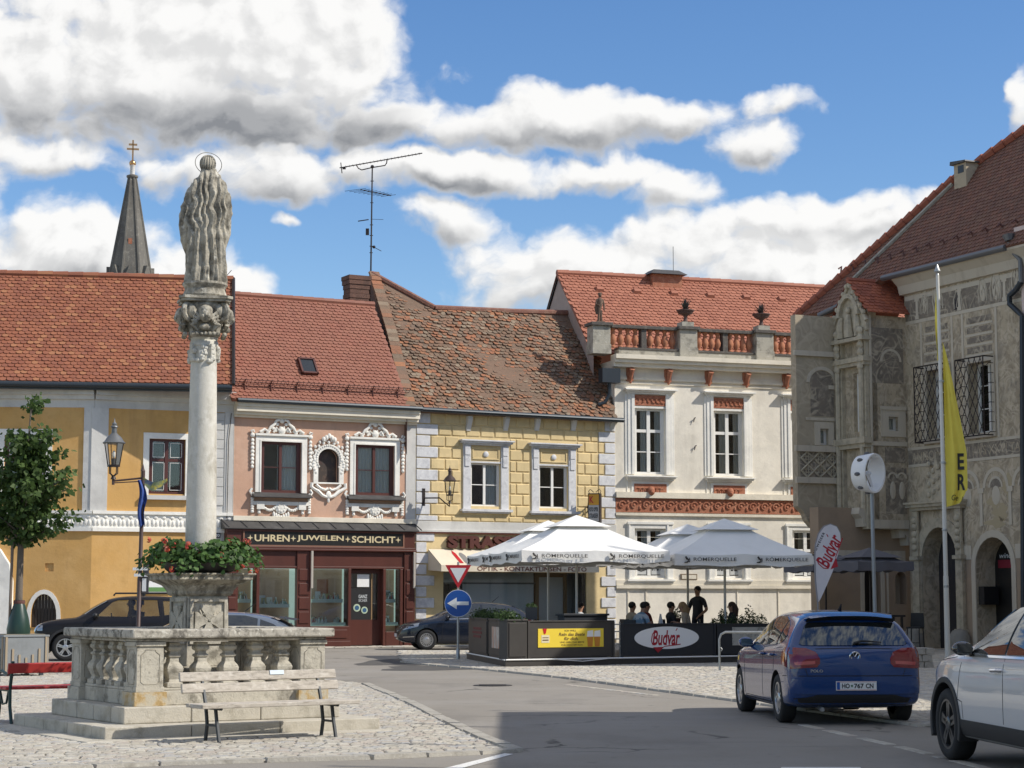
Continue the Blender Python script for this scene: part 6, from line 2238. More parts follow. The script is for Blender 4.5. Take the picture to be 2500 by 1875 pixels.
 prof = [(.125, 0), (.125, .10), (.085, .12), (.085, .15), (.075, .17), (.125, .36), (.13, .42), (.115, .48), (.075, .56), (.075, .60), (.07, .66), (.095, .68), (.095, .72), (.065, .75), (.065, .80), (.10, .84), (.105, .90), (.085, .93), (.085, 1.0)]
 m_ = MB(LIME)
 m_.lathe([(r * 1.12, z * H) for r, z in prof], 4, (0, 0, 0), .5)
 proto = None
 n = 5
 for side in range(4):
  for i in range(n):
   if side in (0, 2):
    x = ox0 + pw + (ox1 - ox0 - 2 * pw) * (i + .5) / n
    y = oy0 + pw / 2 if side == 0 else oy1 - pw / 2
   else:
    y = oy0 + pw + (oy1 - oy0 - 2 * pw) * (i + .5) / n
    x = ox0 + pw / 2 if side == 1 else ox1 - pw / 2
   if proto is None:
    proto = m_.build('baluster', root, bevel=.006, loc=(x, y, zp1 + .015))
   else:
    q = proto.copy()
    COL.objects.link(q)
    q.location = (x, y, zp1 + .015)
 cx, cy = 1.80, 1.60
 a = .265
 zt = cz(1449)
 zf = cz(1400)
 b = MB(LIMEDARK)
 b.box(cx - .42, cx + .42, cy - .42, cy + .42, .36, .62).box(cx - .34, cx + .34, cy - .34, cy + .34, .62, .78)
 b.m(LIME).taper(cx - a - .015, cx + a + .015, cy - a - .015, cy + a + .015, .78, zt, .015, .015)
 b.m(LIMEDARK)
 prof = [(a + .02, zt - .03), (a + .05, zt), (a + .05, zt + .03), (a + .10, zt + .10), (a + .19, zf - .10), (a + .23, zf - .08), (a + .23, zf - .03), (a + .26, zf - .02), (a + .26, zf)]
 b.lathe([(r * 1.4142, z) for r, z in prof], 4, (cx, cy, 0), .5)
 b.build('pedestal', root, bevel=.008)
 p = MB(LIME)
 for side in (0, 1):
  p.M = Mx.Translation((cx, cy, 0)) @ Mx.Rotation(-R90 * side, 4, 'Z')
  y = -a - .012
  z0, z1 = 1.05, zt - .05
  for q in ((-a + .02, -a + .06, z0, z1), (a - .06, a - .02, z0, z1), (-a + .06, a - .06, z1 - .05, z1), (-a + .06, a - .06, z0, z0 + .05)):
   p.box(q[0], q[1], y - .02, y, q[2], q[3])
  zc = (z0 + z1) / 2
  r = .175
  for k in range(4):
   t = k * R90
   arm = [(-.03, .02), (.03, .02), (.055, .08), (.11, .155), (.11, .185), (-.11, .185), (-.11, .155), (-.055, .08)]
   p.prism([(u * math.cos(t) - v_ * math.sin(t), zc + u * math.sin(t) + v_ * math.cos(t)) for u, v_ in arm], y - .025, y, 'y')
  p.smooth = True
  rg = random.Random(3 + side)
  for k in range(9):
   p.tube([(rg.uniform(-.13, .1), y - .012, zc + rg.uniform(-.02, .16)) for _ in range(3)], .014, 5)
  p.smooth = False
 p.M = Mx.Identity(4)
 p.build('cross_relief', root, bevel=.004)
 z0, z1 = zf, cz(826)
 s = MB()
 s.m(SHAFT, True)
 s.lathe([(.24, z0), (.25, z0 + .08), (.22, z0 + .16), (.20, z0 + .2), (.192, z0 + .3)] + [(.192 - .032 * t ** 1.4, z0 + .3 + (z1 - z0 - .42) * t) for t in [k / 12 for k in range(13)]] + [(.178, z1 - .1), (.178, z1 - .06), (.162, z1 - .03), (.17, z1)], 40, (cx, cy, 0))
 s.build('shaft', root, sharp=30)
 b = MB(SHAFT)
 zg = cz(868)
 rg = random.Random(2)
 b.smooth = True
 for k in range(8):
  t = R(-122 + 45 * k)
  c0, s0 = math.cos(t), math.sin(t)
  for j in range(9):
   dt = rg.uniform(-.28, .28)
   rr = .178
   b.ball((cx + rr * math.cos(t + dt), cy + rr * math.sin(t + dt), zg + rg.uniform(-.09, .09)), (.035, .035, .032), 6, 5)
  b.smooth = False
  b.at(cx + .165 * c0, cy + .165 * s0, zg, t)
  b.box(-.02, .035, -.03, .03, -.05, .13 if k % 2 else .05)
  b.M = Mx.Identity(4)
  b.smooth = True
 b.build('shaft_ornament', root, sharp=40)
 k0, k1 = cz(826), cz(742)
 b = MB()
 b.m(LIMEDARK, True)
 Hc = k1 - k0
 b.lathe([(.165, k0), (.20, k0 + .03), (.19, k0 + .06), (.21, k0 + .12), (.235, k0 + .22), (.26, k0 + .34), (.28, k1 - .04), (.26, k1)], 24, (cx, cy, 0))
 face = -R(90) - CA + R(12)
 for k in range(4):
  t = face + R(45) + k * R90
  d = V((math.cos(t), math.sin(t), 0))
  c_ = V((cx, cy, 0))
  pts, rad = [], []
  for j in range(22):
   f = j / 21
   rr = .115 * (1 - f * .82)
   an = -math.pi * .5 + f * math.pi * 3.4
   pts.append(c_ + d * (.285 + rr * math.cos(an)) + V((0, 0, k1 - .115 + rr * math.sin(an))))
   rad.append(.035 * (1 - f * .4))
  pre = [c_ + d * (.20 + .02 * q) + V((0, 0, k0 + .06 + q * .07)) for q in range(3)]
  b.tube(pre + pts, [.05, .045, .04] + rad, 7)
  n_ = V((-d.y, d.x, 0))
  for sg in (-1, 1):
   b.ball(c_ + d * .27 + n_ * .03 * sg + V((0, 0, k1 - .12)), (.07, .07, .10), 8, 6)
 for k in range(4):
  t = face + k * R90
  d, n_ = V((math.cos(t), math.sin(t), 0)), V((-math.sin(t), math.cos(t), 0))
  c_ = V((cx, cy, k0 + Hc * .60)) + d * .29
  b.ball(c_, (.085, .085, .10), 12, 9)
  b.ball(c_ + V((0, 0, .055)) - d * .015, (.09, .09, .07), 10, 7)
  b.ball(c_ + d * .075 + V((0, 0, -.01)), (.022, .022, .025), 6, 5)
  for sg in (-1, 1):
   b.ball(c_ + d * .062 + n_ * .033 * sg + V((0, 0, -.03)), (.03, .03, .026), 6, 5)
   b.ball(c_ + d * .065 + n_ * .03 * sg + V((0, 0, .02)), (.015, .015, .012), 6, 5)
   for j in range(4):
    b.tube([c_ + n_ * sg * (.05 + .02 * j) + V((0, 0, -.05 - .015 * j)), c_ - d * .02 + n_ * sg * (.13 + .012 * j) + V((0, 0, .03 - .05 * j)), c_ - d * .04 + n_ * sg * (.15 - .02 * j) + V((0, 0, -.09 - .035 * j))], [.03, .03, .012], 6)
  b.ball(c_ + V((0, 0, -.15)) - d * .04, (.085, .06, .05), 8, 6)
  for j in range(7):
   b.ball(c_ + n_ * (-.16 + .053 * j) + V((0, 0, -.235)) - d * .045, (.035, .04, .03), 6, 5)
 b.smooth = False
 ab = []
 for k in range(4):
  t = face + R(45) + k * R90
  ab.append((cx + .40 * math.cos(t - .12), cy + .40 * math.sin(t - .12)))
  ab.append((cx + .40 * math.cos(t + .12), cy + .40 * math.sin(t + .12)))
  t += R(45)
  ab.append((cx + .285 * math.cos(t), cy + .285 * math.sin(t)))
 b.prism(ab, k1, k1 + .03, 'z')
 b.prism([(cx + (x - cx) * 1.07, cy + (y - cy) * 1.07) for x, y in ab], k1 + .031, k1 + .065, 'z')
 b.build('capital', root, sharp=40)
 zb = k1 + .066
 p = CC + V((0, 0, zb))
 st = thing('stone_statue', 'grey stone statue of a long haired robed figure on top of the column', 'statue', (p.x, p.y, zb), R(9))
 b = MB()
 b.m(LIMEDARK, True)
 zs = cz(694) - zb
 b.lathe([(.265, 0), (.28, .03), (.265, .07), (.25, .11), (.262, .14), (.285, .165), (.28, .195), (.24, zs + .0)], 28)
 b.build('statue_base', st)
 PX = .3433 * CYD / F
 tab = [(1062, 208, 500), (1000, 212, 500), (900, 207, 500), (840, 203, 499), (780, 184, 500), (700, 168, 516), (640, 154, 522), (560, 160, 534), (480, 184, 527), (420, 205, 520), (380, 226, 504), (330, 262, 478), (290, 292, 452), (262, 308, 428), (240, 312, 420)]
 def wid(py):
  for i in range(len(tab) - 1):
   if tab[i][0] >= py >= tab[i + 1][0]:
    f = (tab[i][0] - py) / (tab[i][0] - tab[i + 1][0])
    f2 = f
    return tuple(tab[i][k] + (tab[i + 1][k] - tab[i][k]) * f2 for k in (1, 2))
  return tab[-1][1:]
 nu, nv = 160, 190
 zof = lambda py: cz(330 + py * .3433) - zb
 def sp(i, j):
  py = 1062 + (240 - 1062) * j / (nv - 1)
  l, r = wid(py)
  cxp = 352.0
  th = 2 * math.pi * i / nu
  c, s = math.cos(th), math.sin(th)
  hw = (r - cxp) if c > 0 else (cxp - l)
  dep = .78 if s < 0 else .85
  base = min((r - l) / 2, 158)
  x = hw * PX * (abs(c) ** .85) * (1 if c > 0 else -1)
  y = base * PX * dep * (abs(s) ** .9) * (1 if s > 0 else -1)
  u = x / PX
  d = 0.0
  if s < .25:
   back = min(1, (.25 - s) * 1.6)
   if py < 790:
    hl = min(1, (790 - py) / 60) * min(1, max(0, (py - 250) / 60))
    wv_ = u + 11 * math.sin(py / 27.0 + .02 * u) * min(1, (py - 250) / 250)
    wv_ += 7 * math.sin(u * .045 + 1.0)
    q = math.cos(wv_ * 2 * math.pi / 44)
    en = 1 if py < 640 else max(.15, 1 - (py - 640) / (95 + 55 * math.sin(round(wv_ / 44) * 2.4)))
    d += hl * back * en * (.019 * (abs(q) ** .7 * (1 if q > 0 else -1)) + .006 * math.cos(wv_ * 2 * math.pi / 17 + py * .02))
   if py > 640:
    fl = min(1, (py - 640) / 150)
    vv = u * (1 + .25 * (900 - py) / 300) + 18 * math.sin(py / 210)
    q = math.cos(vv * 2 * math.pi / 62 + 1.2)
    d += fl * back * (.022 * q + .010 * math.cos(vv * .23 + py * .012))
    d -= .02 * math.exp(-((abs(u - 10) - (980 - py) * .28) / 9) ** 2) * back * fl
  else:
   d += .012 * math.cos(th * 17 + py * .02)
  d += .006 * mnoise.noise(V((x * 14, y * 14, py * .03)))
  n = V((c, s, 0))
  return V((x, y, zof(py))) + n * d
 b = MB()
 b.m(LIMEDARK, True)
 b.grid(sp, nu, nv, True)
 hx, hz, hr = (358 - 352) * PX, zof(208), 58 * PX
 b.ball((hx, .01, hz), (hr, hr * 1.1, hr * 1.12), 26, 18)
 for k in range(9):
  t = R(200 + 140 * k / 8)
  pts = [(hx + hr * .98 * math.cos(t) * math.sin(q), .01 + hr * 1.08 * math.sin(t) * math.sin(q), hz + hr * 1.12 * math.cos(q)) for q in [.3 + .28 * w_ for w_ in range(8)]]
  b.tube(pts, .012, 5)
 for sg, l in ((-1, -.30), (1, .285)):
  b.tube([(sg * .14, .05, zof(345)), (l * .72, .09, zof(450)), (l * .78, .11, zof(570)), (l * .55, .17, zof(610)), (sg * .06, .24, zof(560))], [.05, .07, .07, .06, .045], 12)
  b.tube([(l * .86, .05, zof(520)), (l * .95, .06, zof(600)), (l * .94, .07, zof(690)), (l * .86, .06, zof(790))], [.03, .05, .05, .015], 10)
 b.build('figure', st, sharp=60)
 h = MB(CHROME)
 hc = V((362 * PX - 352 * PX, -.02, zof(205)))
 h.tube([hc + V((95 * PX * math.cos(t), .07 * math.sin(t) * -1, 72 * PX * math.sin(t) + 12 * PX * math.cos(t) * -.8)) for t in [k * 2 * math.pi / 40 for k in range(40)]], .005, 5, closed=True)
 h.tube([hc + V((0, .02, -72 * PX)), (0, .03, zof(300))], .006, 5)
 h.build('halo', st)
 r_ = MB(DARKM)
 r_.tube([(.25, .05, zs - .15), (.255, .06, zof(960))], .012, 5)
 r_.tube([(.255, .06, zof(1000)), (.33, .06, zof(950))], .004, 4)
 r_.build('lightning_rod', st)
 FSC = .93
 fl = thing('flower_ring', 'ring of red geraniums in a low metal trough round the foot of the column', 'flower planter', (CC.x, CC.y, zf + .001), 0)
 t = MB()
 t.m(mat('trough_metal', (.06, .055, .05), .6), True)
 t.lathe([(.30, .0), (.42, .015), (.47, .05), (.50, .13), (.48, .13), (.46, .1), (.32, .08), (.30, 0)], 28)
 t.build('trough', fl)
 GER = leafmat('geranium_leaf', [(.05, .105, .022), (.075, .15, .035), (.035, .078, .018), (.10, .18, .05)], .3)
 PET = leafmat('geranium_petal', [(.66, .12, .07), (.72, .18, .11), (.58, .06, .05), (.70, .25, .17)], .3)
 lv, pt = MB(GER), MB(PET)
 rg = random.Random(11)
 def leaf(mb, p, r, n_, k=6):
  ax = n_.normalized()
  u = ax.cross(V((.3, .2, 1))).normalized()
  v_ = ax.cross(u)
  ph = rg.random() * 6
  pts = [p + (u * math.cos(ph + q * 6.283 / k) + v_ * math.sin(ph + q * 6.283 / k)) * r * (1 if q % 2 else .8) for q in range(k)]
  mb.add(pts, [tuple(range(k))])
 for _ in range(2900):
  a = rg.uniform(0, 6.283)
  rr = .50 + .17 * rg.gauss(0, 1)
  rr = max(.22, min(.84, rr))
  z = .14 + .34 * rg.random() * (1.25 - abs(rr - .45) * 1.6) - (.0 if rr < .58 else (rr - .58) * rg.uniform(.2, 1.0))
  z = .12 + (z - .12) * .66 + .03 * math.sin(a * 5 + 1) + .03 * math.sin(a * 2.3)
  n_ = V((math.cos(a) * .6 + rg.gauss(0, .5), math.sin(a) * .6 + rg.gauss(0, .5), .8 + rg.gauss(0, .4)))
  leaf(lv, V((rr * math.cos(a), rr * math.sin(a), z)), rg.uniform(.022, .045), n_)
 lv.build('foliage', fl)
 for _ in range(38):
  a = rg.uniform(0, 6.283)
  rr = rg.uniform(.35, .80)
  c_ = V((rr * math.cos(a), rr * math.sin(a), rg.uniform(.2, .42) - (.22 if rr > .7 else 0)))
  for _ in range(14):
   d = V((rg.gauss(0, 1), rg.gauss(0, 1), rg.gauss(0, 1))).normalized()
   leaf(pt, c_ + d * .034, .02, d, 5)
 pt.build('blossoms', fl)
 fl.scale = (FSC, FSC, 1)
monument()
# benches
def bench(name, label, o, ang, L, wood, iron, kind):
 t = thing(name, label, 'bench', o, ang, None)
 rg = random.Random(2)
 def plank(nm, x0, x1, y0, y1, z0, z1, tilt=0, py=0, pz=0):
  b = MB(wood)
  b.box(x0, x1, y0, y1, z0, z1)
  ob = b.build(nm, t, bevel=.008)
  if tilt:
   ob.matrix_local = Mx.Translation((0, py, pz)) @ Mx.Rotation(tilt, 4, 'X')
  return ob
 if kind == 0:
  tl = R(-14)
  plank('seat_plank', 0, L, -.02, .30, .415, .465)
  plank('seat_plank', .0, L, .315, .40, .42, .465)
  plank('back_plank', -.02, L - .02, -.02, .02, .0, .115, tl, .46, .585)
  plank('back_plank', -.03, L - .03, -.02, .02, .0, .115, tl, .498, .722)
  for x in (.25, L - .27):
   b = MB(iron)
   b.tube([(x, .40, .0), (x, .36, .2), (x, .40, .42), (x, .46, .6), (x, .535, .83)], .022, 5)
   b.tube([(x, .06, .0), (x, .12, .22), (x, .16, .41)], .022, 5)
   b.tube([(x, .11, .2), (x, .36, .2)], .016, 5).tube([(x, .02, .405), (x, .40, .405)], .02, 5)
   b.build('leg', t)
  b = MB(mat('bench_plaque', (.62, .70, .76), .3))
  b.box(L * .55, L * .55 + .18, -.030, -.021, .06, .115)
  ob = b.build('plaque', t)
  ob.matrix_local = Mx.Translation((0, .498, .722)) @ Mx.Rotation(tl, 4, 'X')
 else:
  tl = R(14)
  plank('seat_plank', 0, L, .02, .17, .43, .465)
  plank('seat_plank', 0, L, .19, .34, .43, .465)
  plank('seat_plank', 0, L, .36, .48, .43, .465)
  plank('back_plank', 0, L, -.02, .02, 0, .13, tl, -.03, .64)
  for x in (.06, L - .06):
   b = MB(iron)
   b.tube([(x, -.06, .0), (x, .02, .22), (x, .03, .45), (x, -.02, .62), (x, -.06, .79)], .022, 6)
   b.tube([(x, .5, 0), (x, .44, .2), (x, .47, .4), (x, .53, .5), (x, .50, .62), (x, .38, .66), (x, .15, .62), (x, -.02, .66)], .022, 6)
   b.tube([(x, .03, .42), (x, .48, .42)], .018, 5).tube([(x, .08, .42), (x, .16, .26), (x, .32, .24), (x, .42, .4)], .016, 5)
   b.ball((x, .53, .53), (.03, .05, .05), 7, 5)
   b.build('leg', t)
 if kind == 0:
  t.scale = (1, 1, .91)
 return t
bl = gp(527, 1813.6)
bl = V((-3.40, 22.02, .012)) + V((0, 0, 0))
bench('park_bench', 'grey weathered wooden bench with small plaque in front of the column steps', (bl.x, bl.y, .02), R(35), 2.0, WOODG, mat('bench_iron', (.045, .05, .055), .5, metal=.3), 0)
rb = gp(14, 1773)
bench('park_bench', 'red wooden bench with green iron arms behind the column steps', (rb.x - .02, rb.y + .05, .02), R(32), 1.75, REDP, GREENI, 1)
# cars
def interp(tab, x):
 if x <= tab[0][0]:
  return tab[0][1]
 for i in range(len(tab) - 1):
  if tab[i][0] <= x <= tab[i + 1][0]:
   f = (x - tab[i][0]) / (tab[i + 1][0] - tab[i][0])
   return tab[i][1] + (tab[i + 1][1] - tab[i][1]) * f
 return tab[-1][1]
def paint(name, col, rough=.22, coat=1.0):
 return mat(name, col, rough, coat=coat, spec=.5)
CARGLASS = mat('car_glass', (.105, .115, .12), .015, spec=.9, metal=.85)
LAMPRED = mat('tail_lamp', (.20, .006, .01), .12, coat=1.0)
LAMPCLEAR = mat('head_lamp', (.32, .34, .36), .08, coat=1.0, metal=.5)
SEAM = mat('panel_gap', (.008, .008, .009), .7)
TRIM = mat('dark_trim', (.02, .02, .021), .55)
def car_body(P, m):
 b = MB(m)
 b.smooth = True
 rings = []
 for x in P['xs']:
  tp, bl_, wm, wr, bt = (interp(P[k], x) for k in ('top', 'belt', 'wmax', 'wroof', 'bot'))
  q = [(0, bt), (.78 * wm, bt), (.965 * wm, bt + .03), (wm * .995, bt + .13), (wm, bt + (bl_ - bt) * .55), (wm * .99, bl_ - .07), (wm * .962, bl_),
    (wr + (wm * .94 - wr) * .5, bl_ + (tp - bl_) * .52), (wr, tp - min(.075, (tp - bl_) * .4)), (wr * .78, tp - .018), (0, tp)]
  rings.append([(x, y, z) for y, z in q] + [(x, -y, z) for y, z in reversed(q[1:-1])])
 n = len(rings[0])
 vs = [p for r in rings for p in r]
 fs = [(i * n + k, i * n + (k + 1) % n, (i + 1) * n + (k + 1) % n, (i + 1) * n + k) for i in range(len(rings) - 1) for k in range(n)]
 fs += [tuple(range(n - 1, -1, -1)), tuple((len(rings) - 1) * n + k for k in range(n))]
 b.add(vs, fs)
 o = b.build('tmp', None, sub=2)
 c = MB(TRIM)
 for xw in P['axles']:
  for sg in (-1, 1):
   y0, y1 = sg * (P['W'] / 2 - .36), sg * (P['W'] / 2 + .3)
   c.lathe([(P['arch'], y0), (P['arch'], y1)], 32, (xw, 0, P['rw'] + .01), 0, 'y')
 for poly in P.get('holes', ()):
  c.prism(poly, -1.5, 1.5, 'y')
 co = c.build('tmp', None)
 md = o.modifiers.new('cut', 'BOOLEAN')
 md.operation = 'DIFFERENCE'
 md.object = co
 try:
  md.material_mode = 'TRANSFER'
 except Exception:
  pass
 dg = bpy.context.evaluated_depsgraph_get()
 dg.update()
 me = bpy.data.meshes.new_from_object(o.evaluated_get(dg), depsgraph=dg)
 bpy.data.objects.remove(o)
 bpy.data.objects.remove(co)
 try:
  me.set_sharp_from_angle(angle=R(38))
 except Exception:
  pass
 bv = BVHTree.FromPolygons([v.co for v in me.vertices], [list(p.vertices) for p in me.polygons])
 return me, bv
def skin(b, bv, poly, ax, sg, off=.004, step=.07, thick=.02, subdiv=True, fit=False):
 """a panel lying on the body, its outline given in the view along an axis"""
 bd = []
 n = len(poly)
 for i in range(n):
  p, q = V(poly[i]), V(poly[(i + 1) % n])
  k = max(1, int((q - p).length / step)) if subdiv else 1
  bd += [p.lerp(q, j / k) for j in range(k)]
 pts = list(bd)
 x0, x1 = min(p.x for p in bd), max(p.x for p in bd)
 y0, y1 = min(p.y for p in bd), max(p.y for p in bd)
 x = x0 + step * .6
 while x < x1:
  y = y0 + step * .6
  while y < y1:
   if inside((x, y), bd):
    pts.append(V((x, y)))
   y += step
  x += step
 m = len(bd)
 ov, oe, of, _, _, _ = delaunay_2d_cdt(pts, [(i, (i + 1) % m) for i in range(m)], [], 1, 1e-6)
 d = V((0, -sg, 0)) if ax == 'y' else (V((-sg, 0, 0)) if ax == 'x' else V((0, 0, -1)))
 vs, ok = [], []
 for p in ov:
  o_ = V((p.x, sg * 4, p.y)) if ax == 'y' else (V((sg * 6, p.x, p.y)) if ax == 'x' else V((p.x, p.y, 5)))
  h = bv.ray_cast(o_, d)
  ok.append(h[0] is not None)
  vs.append((h[0] - d * off) if h[0] is not None else o_)
 fs = [f for f in of if all(ok[i] for i in f)]
 if not fs:
  return
 if fit:
  k_ = {'x': 0, 'y': 1, 'z': 2}[ax]
  u_, v_ = [q for q in range(3) if q != k_]
  A = np.array([[1, p[u_], p[v_], p[u_] ** 2, p[v_] ** 2, p[u_] * p[v_]] for p, o_ in zip(vs, ok) if o_])
  y_ = np.array([p[k_] for p, o_ in zip(vs, ok) if o_])
  cf = np.linalg.lstsq(A, y_, rcond=None)[0]
  mx = max(abs(float(r)) for r in (A @ cf - y_))
  for p in vs:
   p[k_] = float(np.dot(cf, [1, p[u_], p[v_], p[u_] ** 2, p[v_] ** 2, p[u_] * p[v_]])) - d[k_] * min(mx, .02)
 b.add(vs, fs)
 cnt = {}
 for f in fs:
  for i in range(len(f)):
   e = (f[i], f[(i + 1) % len(f)])
   cnt[tuple(sorted(e))] = cnt.get(tuple(sorted(e)), 0) + 1
 for (i, j), k in cnt.items():
  if k == 1:
   b.add([vs[i], vs[j], vs[j] + d * thick, vs[i] + d * thick], [(0, 1, 2, 3)])
def strip(pts, w):
 """outline of a thin line"""
 P_ = [V(p) for p in pts]
 l, r = [], []
 for i in range(len(P_)):
  t = (P_[min(i + 1, len(P_) - 1)] - P_[max(i - 1, 0)]).normalized()
  nn = V((-t.y, t.x)) * w / 2
  l.append(P_[i] + nn)
  r.append(P_[i] - nn)
 return [tuple(p) for p in l] + [tuple(p) for p in reversed(r)]
def make_wheel(root, x, y, r, w, spokes, sw=.05, rim=None, dark=False, dbl=False, fr=.66):
 wl = bpy.data.objects.new('wheel', None)
 COL.objects.link(wl)
 wl.parent = root
 wl.location = (x, y, r)
 t = MB()
 t.m(RUBBER, True)
 rr = r * fr
 t.lathe([(rr, -w / 2 + .01), (rr + .02, -w / 2), (r - .025, -w / 2 + .004), (r, -w / 2 + .035), (r, w / 2 - .035), (r - .025, w / 2 - .004), (rr + .02, w / 2), (rr, w / 2 - .01)], 36, (0, 0, 0), 0, 'y', cap=False)
 t.build('tyre', wl, sharp=50)
 b = MB(rim or ALU)
 yo = -w / 2 + .012
 b.smooth = True
 b.lathe([(rr + .004, yo), (rr - .022, yo), (rr - .03, yo + .05), (rr - .03, yo + .12)], 36, (0, 0, 0), 0, 'y', cap=False)
 b.smooth = False
 for k in range(spokes):
  a = 2 * math.pi * k / spokes + math.pi / 2
  for da in ((-.13, .13) if dbl else (0,)):
   c, s = math.cos(a + da), math.sin(a + da)
   p = lambda q, h: (c * q - s * h, s * q + c * h)
   b.prism([p(.05, -sw * .6), p(rr - .02, -sw * .45), p(rr - .02, sw * .45), p(.05, sw * .6)], yo + .012, yo + .045, 'y')
 b.lathe([(.075, yo + .01), (.06, yo + .002), (.03, yo + .002), (.028, yo + .008)], 20, (0, 0, 0), 0, 'y')
 b.m(TRIM).lathe([(rr - .03, yo + .10), (.03, yo + .09)], 30, (0, 0, 0), 0, 'y')
 b.build('rim', wl, sharp=40)
 return wl
def wheels(root, P, *a, **k):
 w0 = make_wheel(root, P['axles'][0], -(P['W'] / 2 - P['tw'] / 2 - .012), P['rw'], P['tw'], *a, **k)
 for xw in P['axles']:
  for sg in (-1, 1):
   if xw == P['axles'][0] and sg == -1:
    continue
   c = copy_tree(w0)
   c.parent = root
   c.location = (xw, sg * (P['W'] / 2 - P['tw'] / 2 - .012), P['rw'])
   c.rotation_euler = (0, 0, math.pi if sg > 0 else 0)
def car(name, label, loc, head, P, col):
 root = thing(name, label, 'car', loc, head)
 me, bv = car_body(P, col)
 bo = bpy.data.objects.new('body', me)
 COL.objects.link(bo)
 bo.parent = root
 return root, bo, bv
def skins(root, nm, bv, polys, m, sides=(1, -1), ax='y', off=.004, join=False, lab=None):
 out = []
 jb = MB(m)
 for poly in polys:
  for sg in sides:
   b = jb if join else MB(m)
   b.smooth = True
   skin(b, bv, poly, ax, sg, off, fit='window' in nm or 'screen' in nm)
   if not join and b.f:
    out.append(b.build(nm, root, sharp=40))
 if join and jb.f:
  out.append(jb.build(nm, root, sharp=40))
 return out
def arches(root, P, w_):
 for xw in P['axles']:
  for sg in (1, -1):
   b = MB(TRIM)
   z0, r_ = P['rw'] + .01, P['arch']
   b.prism(arc(xw, z0, r_ + w_, -20, 200, 22) + arc(xw, z0, r_ - .004, 200, -20, 22), sg * (P['W'] / 2 - .20), sg * (P['W'] / 2 + .003), 'y')
   b.build('arch_trim', root, bevel=.008)
def mirror_pair(root, x, y, z, m, g=None):
 for sg in (1, -1):
  b = MB(m)
  b.smooth = True
  b.ball((x, sg * (y + .075), z), (.07, .105, .07), 14, 10)
  b.tube([(x + .02, sg * (y - .04), z - .05), (x + .01, sg * (y + .05), z - .04)], .03, 6)
  b.m(CARGLASS)
  b.at(x - .064, sg * (y + .078), z)
  b.box(-.008, 0, -.075, .075, -.045, .045)
  b.M = Mx.Identity(4)
  b.build('mirror', root, sharp=50)
def rounded(x0, x1, z0, z1, r=.04):
 return arc(x1 - r, z1 - r, r, 0, 90, 3) + arc(x0 + r, z1 - r, r, 90, 180, 3) + arc(x0 + r, z0 + r, r, 180, 270, 3) + arc(x1 - r, z0 + r, r, 270, 360, 3)
def plate(root, txt, x, z, w, h, face, y=0.0):
 """number plate facing +x (face 1) or -x (face -1)"""
 b = MB(SIGNWHITE)
 b.M = Mx.Translation((x, y, z)) @ Mx.Rotation(-R90 * face if face < 0 else R90, 4, 'Z')
 if face < 0:
  b.M = Mx.Translation((x, y, z)) @ Mx.Rotation(-R90, 4, 'Z')
 b.box(-w / 2, w / 2, -.008, .02, -h / 2, h / 2)
 b.m(SIGNRED).box(-w / 2 + .01, w / 2 - .01, -.0095, -.0081, h / 2 - .010, h / 2 - .006).box(-w / 2 + .01, w / 2 - .01, -.0095, -.0081, -h / 2 + .006, -h / 2 + .010)
 b.m(SIGNBLUE).box(-w / 2 + .006, -w / 2 + .045, -.011, -.0081, -h / 2 + .012, h / 2 - .012)
 b.m(INK)
 pr = txt.split('|')
 if len(pr) == 3:
  z0, z1 = -h * .27, h * .27
  b.text(pr[0], -w * .36, -w * .17, z0, z1, -.0085, .03)
  b.text(pr[1], -w * .06, w * .18, z0, z1, -.0085, .03)
  b.text(pr[2], w * .23, w * .42, z0, z1, -.0085, .03)
  b.m(mat('crest_green', (.10, .2, .12), .5)).prism([(-w * .14, h * .12), (-w * .09, h * .12), (-w * .09, -h * .06), (-w * .115, -h * .16), (-w * .14, -h * .06)], -.0105, -.0081, 'y')
 b.build('number_plate', root)
# ---- blue hatchback, seen from behind
POLO = dict(W=1.75, axles=(-1.30, 1.25), rw=.315, tw=.205, arch=.355,
   xs=[-2.03, -2.02, -1.98, -1.93, -1.87, -1.80, -1.73, -1.64, -1.5, -1.25, -.9, -.5, -.1, .2, .45, .7, .93, 1.05, 1.25, 1.55, 1.8, 1.94, 2.02, 2.05],
   top=[(-2.03, .76), (-2.02, .82), (-1.98, .97), (-1.93, 1.03), (-1.87, 1.13), (-1.80, 1.25), (-1.73, 1.36), (-1.64, 1.405), (-1.5, 1.43), (-1.0, 1.46), (-.3, 1.46), (.2, 1.41), (.45, 1.30), (.95, 1.03), (1.1, .99), (1.5, .93), (1.85, .83), (2.0, .70), (2.05, .6)],
   belt=[(-2.03, .74), (-1.98, .92), (-1.87, .985), (-1.7, .985), (-1, .96), (.6, .91), (1.0, .91), (1.5, .86), (1.85, .78), (2.0, .66), (2.05, .58)],
   wmax=[(-2.03, .76), (-2.0, .83), (-1.94, .86), (-1.8, .872), (-1.3, .876), (0, .872), (1.3, .868), (1.75, .82), (1.95, .70), (2.05, .48)],
   wroof=[(-2.03, .66), (-1.97, .76), (-1.87, .735), (-1.75, .665), (-1.6, .62), (-1, .60), (0, .585), (.4, .60), (.9, .68), (1.1, .70), (1.6, .64), (1.9, .5), (2.05, .34)],
   bot=[(-2.03, .40), (-2.0, .29), (-1.9, .23), (-1.65, .20), (-1, .17), (1, .17), (1.7, .19), (1.95, .26), (2.05, .4)])
